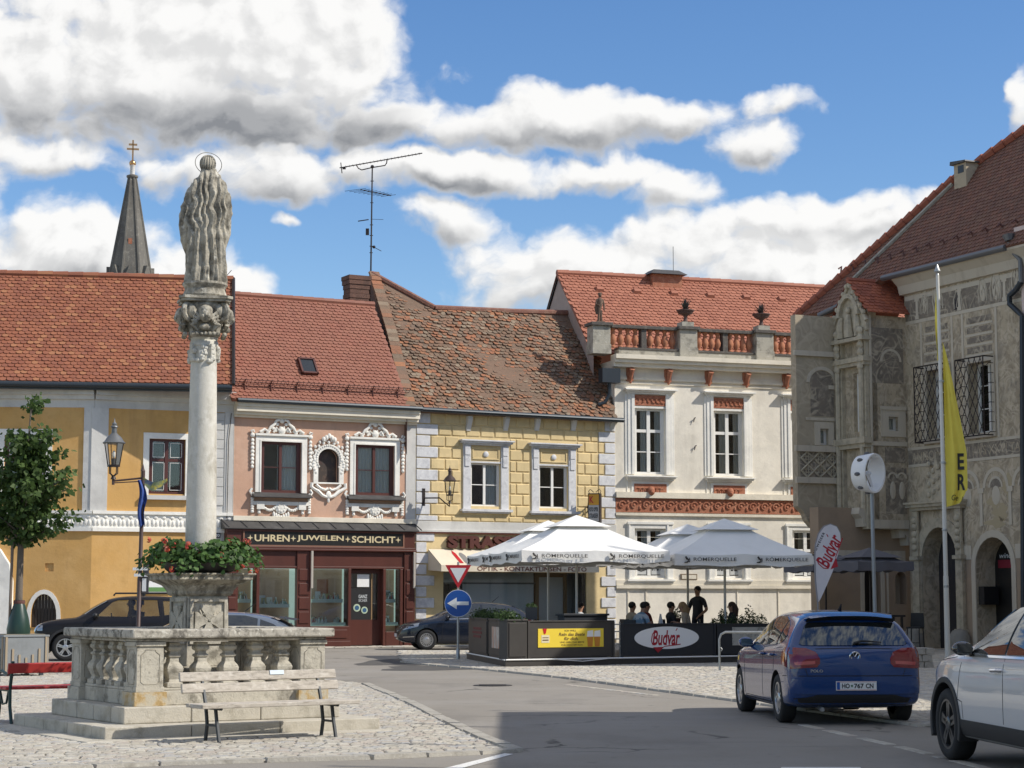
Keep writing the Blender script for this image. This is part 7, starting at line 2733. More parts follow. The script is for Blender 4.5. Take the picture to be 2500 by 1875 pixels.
def polo():
 pr = gp(1920, 1765)
 hd = R(90 + 4.6)
 f = V((math.cos(hd), math.sin(hd), 0))
 l = V((-f.y, f.x, 0))
 c = V((pr.x, pr.y, 0)) - l * .86 + f * 1.30 + V((-.10, .12, 0))
 BLUE = paint('blue_car_paint', (.005, .042, .165))
 root, bo, bv = car('parked_car', 'blue hatchback parked in the shade, seen from behind', c, hd, POLO, BLUE)
 wheels(root, POLO, 5, .055, dbl=True)
 skins(root, 'rear_window', bv, [[(-.66, 1.01), (.66, 1.01), (.70, 1.03), (.60, 1.25), (.555, 1.30), (-.555, 1.30), (-.60, 1.25), (-.70, 1.03)]], CARGLASS, (-1,), 'x', .004)
 sp = MB(BLUE)
 sp.smooth = True
 sp.grid(lambda i, j: ((-1.60 - .27 * j / 4), (-.60 + 1.2 * i / 10) * (1 - .03 * j), (1.425 - .055 * (j / 4) ** 1.5 - .035 * abs(-1 + i / 5) ** 3) + .012), 11, 5)
 sp.m(TRIM).grid(lambda i, j: ((-1.87 + .12 * j), (-.575 + 1.15 * i / 10), 1.37 - .045 * j - .03 * abs(-1 + i / 5) ** 3 + .004), 11, 2)
 sp.build('spoiler', root, sharp=50)
 side = [[(.30, .975), (.52, .985), (-.02, 1.31), (-.18, 1.355), (-.40, 1.37), (-.40, .99)], [(-.44, .99), (-.44, 1.372), (-.9, 1.365), (-1.12, 1.325), (-1.12, 1.01)], [(-1.16, 1.01), (-1.16, 1.32), (-1.36, 1.26), (-1.52, 1.14), (-1.50, 1.08), (-1.40, 1.035)]]
 skins(root, 'side_window', bv, side, CARGLASS)
 skins(root, 'windscreen', bv, [[(-.60, 1.06), (.60, 1.06), (.52, 1.36), (-.52, 1.36)]], CARGLASS, (1,), 'x')
 for sg in (-1, 1):
  poly = [(sg * y, z) for y, z in ((.50, .735), (.84, .715), (.87, .80), (.83, .985), (.62, .975), (.50, .925), (.455, .84), (.46, .78))]
  b = MB(LAMPRED)
  b.smooth = True
  skin(b, bv, poly, 'x', -1, .012, .05)
  skin(b, bv, [(-1.90, .73), (-1.66, .78), (-1.62, .88), (-1.72, .985), (-1.90, .985)], 'y', sg, .012, .05)
  b.m(mat('lamp_clear_red', (.5, .09, .08), .15, coat=1.0))
  skin(b, bv, [(sg * y, z) for y, z in ((.52, .775), (.78, .76), (.79, .80), (.52, .815))], 'x', -1, .016, .05)
  b.build('tail_lamp', root, sharp=45)
 seams = [strip([(.80, .30), (.82, .93)], .008), strip([(-.42, .26), (-.42, .97)], .008), strip([(-1.0, .50), (-1.13, .66), (-1.15, .98)], .008), strip([(.80, .28), (-.98, .28)], .008), strip([(.55, .84), (-1.6, .86)], .006), strip([(-1.68, .62), (-1.98, .625)], .008)]
 skins(root, 'panel_gaps', bv, seams, SEAM, (1, -1), 'y', .002, True)
 rs = [strip([(-.80, .625), (.80, .625)], .010), strip([(-.62, .63), (-.66, .76), (-.47, .90)], .008), strip([(.62, .63), (.66, .76), (.47, .90)], .008), strip([(-.5, .965), (0, .975), (.5, .965)], .009)]
 skins(root, 'tailgate_gap', bv, rs, SEAM, (-1,), 'x', .002, True)
 skins(root, 'lower_bumper', bv, [[(-.72, .25), (-.80, .34), (-.62, .355), (-.5, .385), (.5, .385), (.62, .355), (.80, .34), (.72, .25)]], TRIM, (-1,), 'x', .006)
 skins(root, 'sill_trim', bv, [[(-.90, .20), (.86, .20), (.86, .26), (-.90, .26)]], TRIM, (1, -1), 'y', .006)
 skins(root, 'rear_bumper', bv, [[(-.84, .40), (-.5, .395), (.5, .395), (.84, .40), (.86, .60), (.5, .615), (-.5, .615), (-.86, .60)]], BLUE, (-1,), 'x', .018)
 plate(root, 'HO|767|CN', -2.062, .50, .52, .115, -1)
 b = MB(CHROME)
 b.M = Mx.Translation((-2.005, 0, .86)) @ Mx.Rotation(-R90, 4, 'Z') @ Mx.Rotation(R(8), 4, 'X')
 b.at(0, 0, 0) if False else None
 b.M = b.M @ Mx.Scale(1.2, 4)
 b.tube([(.056 * math.cos(t), 0, .056 * math.sin(t)) for t in [k * 6.2832 / 24 for k in range(24)]], .007, 6, closed=True)
 b.tube([(-.026, -.004, .045), (0, -.004, .004), (.026, -.004, .045)], .006, 5)
 b.tube([(-.048, -.004, .018), (-.022, -.004, -.045), (0, -.004, .0), (.022, -.004, -.045), (.048, -.004, .018)], .006, 5)
 b.m(TRIM).lathe([(.055, .012), (.055, .002)], 24, (0, 0, 0), 0, 'y')
 b.build('badge', root, smooth=True)
 b = MB(CHROME)
 b.M = Mx.Translation((-2.03, 0, .685)) @ Mx.Rotation(-R90, 4, 'Z')
 b.text('POLO', -.58, -.42, -.015, .02, -.004, .03, depth=.006)
 b.build('lettering', root)
 b = MB(TRIM)
 b.M = Mx.Translation((-1.945, 0, 1.035)) @ Mx.Rotation(-R90, 4, 'Z')
 b.tube([(.0, -.02, .0), (.10, -.03, .03), (.36, -.012, .012)], [.02, .016, .008], 6)
 b.build('rear_wiper', root)
 b = MB(BLACK)
 b.tube([(-1.25, 0, 1.45), (-1.34, 0, 1.53)], [.03, .008], 6)
 b.build('aerial_stub', root)
 b = MB(STEELG)
 b.tube([(-1.7, .42, .22), (-1.96, .42, .20)], .03, 8)
 b.build('exhaust', root)
 for sg in (1, -1):
  for x in (-.36, -1.08 + .12):
   h = MB(BLUE)
   h.tube([(x, sg * .865, .865), (x - .04, sg * .905, .87), (x - .15, sg * .905, .875), (x - .19, sg * .865, .875)], .014, 6)
   h.build('door_handle', root)
 mirror_pair(root, .56, .82, 1.0, BLUE)
polo()
# ---- silver white SUV at the right edge
SUV = dict(W=1.83, axles=(-1.42, 1.31), rw=.355, tw=.225, arch=.405,
   xs=[-2.2, -2.15, -2.05, -1.95, -1.8, -1.6, -1.3, -.9, -.4, 0, .3, .5, .7, .9, 1.05, 1.2, 1.45, 1.75, 1.98, 2.1, 2.17, 2.2],
   top=[(-2.2, .8), (-2.1, 1.0), (-1.95, 1.3), (-1.8, 1.5), (-1.6, 1.57), (-1.0, 1.61), (-.3, 1.61), (.1, 1.56), (.35, 1.47), (.95, 1.165), (1.1, 1.12), (1.5, 1.08), (1.9, 1.0), (2.1, .9), (2.2, .7)],
   belt=[(-2.2, .75), (-2.1, .95), (-1.9, 1.08), (-1, 1.06), (.6, 1.03), (1.0, 1.04), (1.5, 1.0), (1.9, .92), (2.1, .82), (2.2, .65)],
   wmax=[(-2.2, .62), (-2.1, .78), (-1.9, .88), (-1.4, .912), (0, .90), (1.3, .912), (1.8, .87), (2.05, .72), (2.2, .5)],
   wroof=[(-2.2, .5), (-2.0, .66), (-1.7, .62), (-1, .63), (0, .63), (.4, .65), (.95, .74), (1.2, .76), (1.6, .70), (2.0, .5), (2.2, .35)],
   bot=[(-2.2, .45), (-2.1, .32), (-1.8, .25), (-1, .22), (1, .22), (1.8, .25), (2.1, .33), (2.2, .45)])
def suv():
 c0 = gp(2326, 1855)
 hd = R(90 + 6.0)
 f = V((math.cos(hd), math.sin(hd), 0))
 l = V((-f.y, f.x, 0))
 c = V((c0.x, c0.y, 0)) - l * .84 - f * 1.31
 SILV = paint('pearl_white_paint', (.58, .58, .58), .3)
 root, bo, bv = car('parked_car', 'silver white car with black wheel arches cut by the right edge of the photo', c, hd, SUV, SILV)
 wheels(root, SUV, 5, .05, rim=mat('black_polished_rim', (.10, .10, .10), .3, metal=.6), dbl=True, fr=.70)
 side = [[(.18, 1.075), (.68, 1.09), (.60, 1.15), (.12, 1.44), (-.08, 1.515), (-.32, 1.535), (-.32, 1.085)], [(-.37, 1.085), (-.37, 1.535), (-1.0, 1.53), (-1.2, 1.48), (-1.2, 1.10)], [(-1.25, 1.11), (-1.25, 1.47), (-1.55, 1.36), (-1.62, 1.2)]]
 skins(root, 'side_window', bv, side, glass('clear_car_glass', (.28, .31, .32), .01) if False else CARGLASS)
 skins(root, 'windscreen', bv, [[(-.70, 1.2), (.70, 1.2), (.58, 1.5), (-.58, 1.5)]], CARGLASS, (1,), 'x')
 skins(root, 'window_trim', bv, [strip([(.78, 1.055), (-1.6, 1.075)], .022)], CHROME, (1, -1), 'y', .008)
 skins(root, 'roof_rail', bv, [strip([(.1, 1.575), (-1.5, 1.57)], .03)], TRIM, (1, -1), 'y', .02)
 arches(root, SUV, .055)
 skins(root, 'sill_trim', bv, [[(-1.0, .24), (.90, .24), (.88, .43), (-.98, .43)]], TRIM, (1, -1), 'y', .010)
 skins(root, 'panel_gaps', bv, [strip([(.93, .62), (.86, .9), (.80, 1.04)], .008), strip([(-.34, .45), (-.34, 1.05)], .008), strip([(.78, .44), (.80, .60), (.93, .62)], .008), strip([(1.0, 1.03), (1.9, .95)], .007)], SEAM, (1, -1), 'y', .002, True)
 for sg in (1, -1):
  for x in (-.10, -1.05):
   h = MB(CHROME)
   h.tube([(x, sg * .885, .93), (x - .03, sg * .93, .935), (x - .17, sg * .93, .94), (x - .20, sg * .885, .94)], [.014, .02, .02, .014], 7)
   h.build('door_handle', root, smooth=True)
 mirror_pair(root, .62, .87, 1.12, mat('black_mirror_gloss', (.012, .012, .013), .12, coat=1.0))
 b = MB(LAMPCLEAR)
 b.smooth = True
 skin(b, bv, [(1.75, .80), (2.06, .74), (2.05, .86), (1.72, .92)], 'y', 1, .006)
 skin(b, bv, [(1.75, .80), (2.06, .74), (2.05, .86), (1.72, .92)], 'y', -1, .006)
 b.build('headlight', root)
suv()
# ---- dark hatchback by the optician
ASTRA = dict(W=1.81, axles=(-1.35, 1.33), rw=.32, tw=.215, arch=.36,
    xs=[-2.2, -2.16, -2.08, -1.98, -1.85, -1.65, -1.35, -.95, -.5, -.1, .2, .5, .8, 1.02, 1.15, 1.35, 1.7, 1.95, 2.1, 2.18, 2.21],
    top=[(-2.2, .8), (-2.1, .98), (-1.98, 1.1), (-1.8, 1.27), (-1.6, 1.38), (-1.2, 1.47), (-.6, 1.51), (-.1, 1.50), (.25, 1.43), (.95, 1.07), (1.1, 1.02), (1.6, .92), (2.0, .80), (2.15, .68), (2.21, .58)],
    belt=[(-2.2, .75), (-2.1, .92), (-1.9, 1.0), (-1, .98), (.6, .93), (1.0, .94), (1.6, .86), (2.0, .74), (2.15, .62), (2.21, .54)],
    wmax=[(-2.2, .6), (-2.1, .76), (-1.9, .86), (-1.4, .9), (0, .9), (1.4, .895), (1.8, .84), (2.05, .70), (2.21, .46)],
    wroof=[(-2.2, .5), (-2.0, .66), (-1.7, .60), (-1, .60), (0, .61), (.4, .64), (.95, .73), (1.2, .73), (1.7, .62), (2.0, .48), (2.21, .3)],
    bot=[(-2.2, .45), (-2.1, .3), (-1.8, .22), (-1, .18), (1, .18), (1.8, .2), (2.05, .24), (2.21, .38)])
def hatch(name, label, wx, hd, P, col, side=1, spokes=10, dbl=False, scale=1.0):
 f = V((math.cos(hd), math.sin(hd), 0))
 l = V((-f.y, f.x, 0))
 c = V((wx.x, wx.y, 0)) - l * (P['W'] / 2 - .1) * side * scale - f * P['axles'][1] * scale
 root, bo, bv = car(name, label, c, hd, P, col)
 root.scale = (scale,) * 3
 wheels(root, P, spokes, .03, dbl=dbl)
 sw = [[(.28, .99), (.62, 1.0), (.12, 1.33), (-.14, 1.41), (-.40, 1.43), (-.40, 1.01)], [(-.45, 1.01), (-.45, 1.43), (-.95, 1.42), (-1.2, 1.36), (-1.2, 1.04)], [(-1.25, 1.05), (-1.25, 1.345), (-1.52, 1.25), (-1.68, 1.13), (-1.5, 1.08)]]
 skins(root, 'side_window', bv, sw, CARGLASS)
 skins(root, 'windscreen', bv, [[(-.68, 1.1), (.68, 1.1), (.56, 1.42), (-.56, 1.42)]], CARGLASS, (1,), 'x')
 skins(root, 'rear_window', bv, [[(-.58, 1.12), (.58, 1.12), (.50, 1.38), (-.50, 1.38)]], CARGLASS, (-1,), 'x')
 skins(root, 'window_trim', bv, [strip([(.75, .965), (-1.2, .995), (-1.65, 1.08)], .018)], CHROME, (1, -1), 'y', .006)
 skins(root, 'panel_gaps', bv, [strip([(.86, .3), (.80, .95)], .01), strip([(-.42, .28), (-.42, .98)], .01), strip([(-1.0, .45), (-1.18, .62), (-1.2, 1.0)], .01), strip([(.6, .80), (-1.7, .86)], .008)], SEAM, (1, -1), 'y', .002, True)
 for sg in (1, -1):
  b = MB(LAMPCLEAR)
  b.smooth = True
  skin(b, bv, [(1.60, .74), (2.05, .62), (2.10, .68), (1.95, .78), (1.55, .85)], 'y', sg, .006)
  b.build('headlight', root)
  b = MB(LAMPRED)
  b.smooth = True
  skin(b, bv, [(-2.12, .80), (-1.75, .86), (-1.8, .98), (-2.08, .95)], 'y', sg, .006)
  b.build('tail_lamp', root)
  for x in (-.32, -1.1):
   h = MB(CHROME if name != 'grey' else col)
   h.tube([(x, sg * .885, .86), (x - .04, sg * .925, .87), (x - .15, sg * .925, .875), (x - .18, sg * .885, .87)], .014, 6)
   h.build('door_handle', root)
 skins(root, 'grille', bv, [[(-.45, .50), (.45, .50), (.52, .62), (-.52, .62)], [(-.5, .26), (.5, .26), (.55, .38), (-.55, .38)]], TRIM, (1,), 'x', .005)
 skins(root, 'grille_bar', bv, [strip([(-.5, .60), (0, .585), (.5, .60)], .022)], CHROME, (1,), 'x', .012)
 skins(root, 'lower_trim', bv, [strip([(1.72, .42), (2.06, .40)], .02)], CHROME, (1, -1), 'y', .008)
 plate(root, 'x', 2.215, .46, .52, .11, 1)
 mirror_pair(root, .68, .86, 1.03, col)
 b = MB(BLACK)
 b.tube([(-.9, 0, 1.5), (-1.12, 0, 1.68)], [.012, .004], 5)
 b.build('aerial', root)
 return root, bo, bv
hatch('parked_car', 'dark navy hatchback parked in front of the optician behind the road sign', gp(1041, 1587), R(190), ASTRA, paint('navy_paint', (.004, .009, .022), .25, .6), 1, 18)
COUPE = dict(ASTRA)
r_, b_, v_ = hatch('parked_car', 'blue grey compact car half hidden behind the column pedestal', V((-8.5, 36.2, 0)), R(183), COUPE, paint('blue_grey_paint', (.10, .125, .165), .3), 1, 10, False, .915)
r_.location = (-5.75, 36.9, 0)
s_ = MB(TRIM)
s_.smooth = True
s_.grid(lambda i, j: (-1.62 - .34 * j / 3, -.56 + 1.12 * i / 8, 1.40 - .05 * j / 3 - .03 * abs(-1 + i / 4) ** 3), 9, 4)
s_.build('spoiler', r_)
# ---- dark off-roader with its driver
JEEP = dict(W=1.8, axles=(-1.28, 1.29), rw=.35, tw=.225, arch=.41,
   xs=[-2.1, -2.08, -2.04, -1.96, -1.8, -1.5, -1.1, -.7, -.3, .1, .35, .55, .75, .95, 1.05, 1.2, 1.5, 1.8, 2.0, 2.07, 2.1],
   top=[(-2.1, .9), (-2.04, 1.25), (-1.96, 1.58), (-1.8, 1.64), (-1, 1.68), (-.2, 1.68), (.15, 1.63), (.38, 1.54), (.95, 1.16), (1.05, 1.12), (1.6, 1.07), (1.95, 1.0), (2.06, .9), (2.1, .8)],
   belt=[(-2.1, .85), (-2.0, 1.06), (-1.7, 1.09), (0, 1.05), (1.0, 1.04), (1.6, 1.0), (1.95, .94), (2.06, .82), (2.1, .74)],
   wmax=[(-2.1, .70), (-2.03, .82), (-1.8, .89), (0, .89), (1.5, .89), (1.85, .86), (2.02, .78), (2.1, .62)],
   wroof=[(-2.1, .6), (-2.0, .70), (-1.8, .68), (0, .68), (.4, .69), (.95, .78), (1.5, .78), (1.9, .72), (2.1, .5)],
   bot=[(-2.1, .5), (-2.05, .36), (-1.8, .26), (1.7, .26), (2.0, .34), (2.1, .5)],
   holes=([(.24, 1.13), (.52, 1.14), (.14, 1.50), (-.02, 1.56), (-.30, 1.57), (-.30, 1.12)], [(-.37, 1.12), (-.37, 1.57), (-1.05, 1.56), (-1.12, 1.14)], [(-1.22, 1.16), (-1.18, 1.54), (-1.66, 1.52), (-1.72, 1.20)]))
def jeep():
 c0 = gp(159, 1614)
 hd = R(180 + 11)
 f = V((math.cos(hd), math.sin(hd), 0))
 l = V((-f.y, f.x, 0))
 c = V((c0.x, c0.y, 0)) - l * .80 - f * 1.29
 DK = mat('dark_grey_paint', (.007, .0065, .009), .45, coat=.15, spec=.3)
 root, bo, bv = car('moving_car', 'dark off-road car with its driver visible, behind the balustrade on the left', c, hd, JEEP, DK)
 wheels(root, JEEP, 5, .035, dbl=True)
 for poly in JEEP['holes']:
  for sg in (1, -1):
   b = MB(glass('car_side_glass', (.55, .58, .56), .01))
   cx, cz_ = sum(p[0] for p in poly) / len(poly), sum(p[1] for p in poly) / len(poly)
   vs = []
   for (x, z) in poly:
    h = bv.ray_cast(V((cx + (x - cx) * 1.06, sg * 4, cz_ + (z - cz_) * 1.06)), V((0, -sg, 0)))
    y = sg * (abs(h[0].y) - .012) if h[0] is not None else sg * .75
    vs.append((x, y, z))
   b.add(vs, [tuple(range(len(vs)))])
   b.build('side_window', root)
 skins(root, 'windscreen', bv, [[(-.72, 1.2), (.72, 1.2), (.64, 1.55), (-.64, 1.55)]], CARGLASS, (1,), 'x')
 arches(root, JEEP, .06)
 skins(root, 'sill_trim', bv, [[(-.85, .28), (.85, .28), (.85, .42), (-.85, .42)]], TRIM, (1, -1), 'y', .012)
 skins(root, 'panel_gaps', bv, [strip([(.84, .45), (.80, 1.08)], .01), strip([(-.335, .4), (-.335, 1.6)], .012), strip([(-1.0, .45), (-1.16, .8), (-1.16, 1.6)], .01)], SEAM, (1, -1), 'y', .002, True)
 for sg in (1, -1):
  b = MB(LAMPCLEAR)
  b.smooth = True
  skin(b, bv, arc(sg * .62, .86, .11, 0, 345, 14), 'x', 1, .012, .05)
  skin(b, bv, [(1.88, .78), (2.02, .78), (2.02, .92), (1.88, .92)], 'y', sg, .006, .05)
  b.build('headlight', root)
  b = MB(TRIM)
  b.tube([(.1, sg * .60, 1.68), (.05, sg * .60, 1.745), (-1.5, sg * .60, 1.75), (-1.6, sg * .60, 1.68)], .025, 6)
  b.tube([(-.7, sg * .6, 1.68), (-.7, sg * .6, 1.74)], .03, 6)
  b.build('roof_rail', root)
 skins(root, 'grille', bv, [[(-.45, .76), (.45, .76), (.45, .95), (-.45, .95)]], TRIM, (1,), 'x', .006)
 mirror_pair(root, .55, .86, 1.17, BLACK)
 for y in (-.36, .36):
  b = MB(BLACK)
  b.smooth = True
  b.tube([(-.42, y, .6), (-.5, y, 1.0), (-.56, y, 1.28)], [.22, .2, .17], 10)
  b.ball((-.58, y, 1.42), (.06, .14, .10), 10, 7)
  b.build('seat', root)
 b = MB(BLACK)
 b.tube([(.12 + .07 * math.cos(t) * .4, .36 + .18 * math.sin(t), 1.05 + .17 * math.cos(t)) for t in [k * 6.283 / 16 for k in range(16)]], .015, 6, closed=True)
 b.build('steering_wheel', root)
 return root, c, hd
jeep_root, jeep_c, jeep_h = jeep()
# people
def person(label, loc, rz, pose, shirt, pants, hair, skinc=(.42, .23, .15), lean=0.0, arms=None, long_hair=False, hold=None, bald=False, stripes=None):
 """one skinned body; pose 'sit' (origin under the seat) or 'stand'"""
 t = thing('person', label, 'person', loc, rz)
 hp = .46 if pose == 'sit' else .90
 J, E_, Rd, tagm = [], [], [], []
 def j(p, r, par=None, m='shirt'):
  J.append(V(p))
  Rd.append(r if isinstance(r, tuple) else (r, r))
  if par is not None:
   E_.append((par, len(J) - 1))
   tagm.append(m)
  return len(J) - 1
 fw = lambda y, z: (0, y + lean * (z - hp), z)
 pel = j(fw(0, hp + .02), (.17, .125), None)
 b1 = j(fw(0, hp + .20), (.155, .115), pel)
 b2 = j(fw(.0, hp + .38), (.185, .125), b1)
 b3 = j(fw(-.01, hp + .50), (.14, .10), b2)
 nk = j(fw(0, hp + .58), (.055, .055), b3, 'skin')
 h0 = j(fw(.02, hp + .66), (.07, .08), nk, 'skin')
 h1 = j(fw(.025, hp + .76), (.085, .10), h0, 'skin')
 j(fw(.015, hp + .82), (.06, .07), h1, 'skin')
 for sg in (-1, 1):
  lg = j((sg * .10, .02 + (.0), hp - .0), (.095, .095), pel, 'pants')
  if pose == 'sit':
   kn = j((sg * .13, .44, hp + .01), (.068, .068), lg, 'pants')
   an = j((sg * .13, .46, .09), (.045, .045), kn, 'pants')
  else:
   kn = j((sg * .11, .03, .48), (.065, .065), lg, 'pants')
   an = j((sg * .12, -.01, .09), (.045, .045), kn, 'pants')
  j((sg * .14, an and J[an].y + .16, .035), (.038, .035), an, 'shoe')
  sh = j(fw(0, hp + .47) + V((sg * .19, 0, 0)) if False else V(fw(0, hp + .47)) + V((sg * .19, 0, 0)), (.068, .068), b3)
  el, wr = (arms or {}).get(sg, ((sg * .27, .06, hp + .20), (sg * .18, .28, hp + .20)))
  e_ = j(el, (.047, .047), sh, 'sleeve')
  w_ = j(wr, (.03, .03), e_, 'skin')
  d = (V(wr) - V(el)).normalized()
  j(V(wr) + d * .08, (.036, .02), w_, 'skin')
 me = bpy.data.meshes.new('body')
 me.from_pydata([tuple(p) for p in J], E_, [])
 o = bpy.data.objects.new('tmp', me)
 COL.objects.link(o)
 o.modifiers.new('s', 'SKIN')
 lay = me.skin_vertices[0].data if me.skin_vertices else None
 if lay is None:
  bm = bmesh.new()
  bm.from_mesh(me)
  bm.verts.layers.skin.verify()
  bm.to_mesh(me)
  bm.free()
  lay = me.skin_vertices[0].data
 for i, r in enumerate(Rd):
  lay[i].radius = r
  lay[i].use_root = (i == 0)
 o.modifiers.new('u', 'SUBSURF').levels = 2
 o.modifiers[1].render_levels = 2
 dg = bpy.context.evaluated_depsgraph_get()
 dg.update()
 em = bpy.data.meshes.new_from_object(o.evaluated_get(dg), depsgraph=dg)
 bpy.data.objects.remove(o)
 b = MB()
 ms = {'shirt': shirt, 'sleeve': shirt, 'pants': pants, 'skin': mat('skin_%02d' % int(skinc[0] * 100), skinc, .6), 'shoe': BLACK}
 vs = [v.co.copy() for v in em.vertices]
 grp = {}
 for p in em.polygons:
  c = p.center
  best, bk = 9, 'shirt'
  for (a, q), k in zip(E_, tagm):
   A, B = J[a], J[q]
   t_ = max(0, min(1, (c - A).dot(B - A) / max(1e-9, (B - A).length_squared)))
   dd = (c - A.lerp(B, t_)).length - .5 * (Rd[a][0] * (1 - t_) + Rd[q][0] * t_)
   if dd < best:
    best, bk = dd, ('skin' if k == 'sleeve' and t_ > .75 else k)
  if stripes and bk in ('shirt', 'sleeve') and int(c.z * 9) % 2:
   bk = 'stripe'
   ms['stripe'] = stripes
  grp.setdefault(bk, []).append(list(p.vertices))
 base = len(b.v)
 b.v = vs
 for k, fs in grp.items():
  b.m(ms[k], True)
  for f in fs:
   b.f.append(f)
   b.k.append(b.cur)
   b.sm.append(True)
 b.m(ms['skin'], True)
 for sg in (-1, 1):
  el, wr = (arms or {}).get(sg, ((sg * .27, .06, hp + .20), (sg * .18, .28, hp + .20)))
  d = (V(wr) - V(el)).normalized()
  s_ = d.cross(V((0, 0, 1))).normalized()
  for k in range(4):
   p0 = V(wr) + d * .075 + s_ * (k - 1.5) * .019
   L = (.07, .08, .075, .058)[k]
   b.tube([p0, p0 + d * L * .55, p0 + d * L * .95 - V((0, 0, .022))], [.009, .0085, .006], 6)
  p0 = V(wr) + d * .03 - s_ * sg * .03
  b.tube([p0, p0 + d * .04 - s_ * sg * .02, p0 + d * .065 - s_ * sg * .015 - V((0, 0, .01))], [.011, .010, .007], 6)
 hd = V(fw(.02, hp + .72))
 b.ball(hd + V((0, .098, -.005)), (.014, .02, .02), 7, 5)
 for sg in (-1, 1):
  b.ball(hd + V((sg * .082, -.005, .0)), (.012, .02, .03), 7, 5)
 b.m(INK)
 for sg in (-1, 1):
  b.ball(hd + V((sg * .032, .088, .025)), (.011, .008, .007), 7, 5)
 b.m(mat('lips', (.3, .1, .08), .6)).ball(hd + V((0, .092, -.048)), (.022, .008, .006), 7, 5)
 b.build('body', t)
 if not bald:
  h = MB(hair)
  h.smooth = True
  h.ball(hd + V((0, -.018, .045)), (.094, .105, .095), 14, 9)
  if long_hair:
   h.tube([hd + V((0, -.06, .05)), hd + V((0, -.10, -.08)), hd + V((0, -.12, -.25))], [.08, .095, .05], 10)
  h.build('hair', t)
 return t
SH_BLACK = mat('black_shirt', (.03, .03, .034), .9)
SH_WHITE = mat('white_shirt', (.55, .58, .60), .9)
SH_BLUE = mat('pale_blue_stripe', (.22, .33, .42), .9)
SH_RED = mat('red_shirt', (.20, .03, .025), .9)
SH_CREAM = mat('cream_top', (.45, .36, .26), .9)
JEANS = mat('dark_trousers', (.02, .024, .034), .9)
HAIRD = mat('dark_hair', (.014, .010, .008), .6)
HAIRB = mat('blond_hair', (.36, .22, .10), .6)
dp = jeep_c + V((math.cos(jeep_h), math.sin(jeep_h), 0)) * -.38 + V((-math.sin(jeep_h), math.cos(jeep_h), 0)) * .36
person('driver in dark clothes sitting at the wheel of the dark off-road car', (dp.x, dp.y, .28), jeep_h - R90, 'sit', SH_BLACK, JEANS, HAIRD, (.2, .12, .08))
# terrace
DK = .19
TA = V((-.15, 46.8, 0))
T1 = Fr(TA, 30.0)
TC = V((-1.2, 53.0, 0))
T2 = Fr(TC, math.degrees(math.atan2(TA.y - TC.y, TA.x - TC.x)))
PLEAF = leafmat('terrace_leaf', [(.045, .08, .024), (.065, .115, .034), (.03, .055, .018), (.085, .13, .05)], .3)
def sprig(mb, rg, c, h, spread, n, r=.035):
 for _ in range(n):
  a, q = rg.uniform(0, 6.283), rg.random() ** .6
  p = V(c) + V((math.cos(a) * spread * q, math.sin(a) * spread * q, h * rg.uniform(.1, 1) * (1.1 - .5 * q)))
  u = V((rg.gauss(0, 1), rg.gauss(0, 1), rg.gauss(0, .7))).normalized() * r * rg.uniform(.7, 1.4)
  w_ = u.cross(V((rg.gauss(0, 1), rg.gauss(0, 1), rg.gauss(0, 1)))).normalized() * r * .5
  mb.add([p - u, p + w_, p + u, p - w_], [(0, 1, 2, 3)])
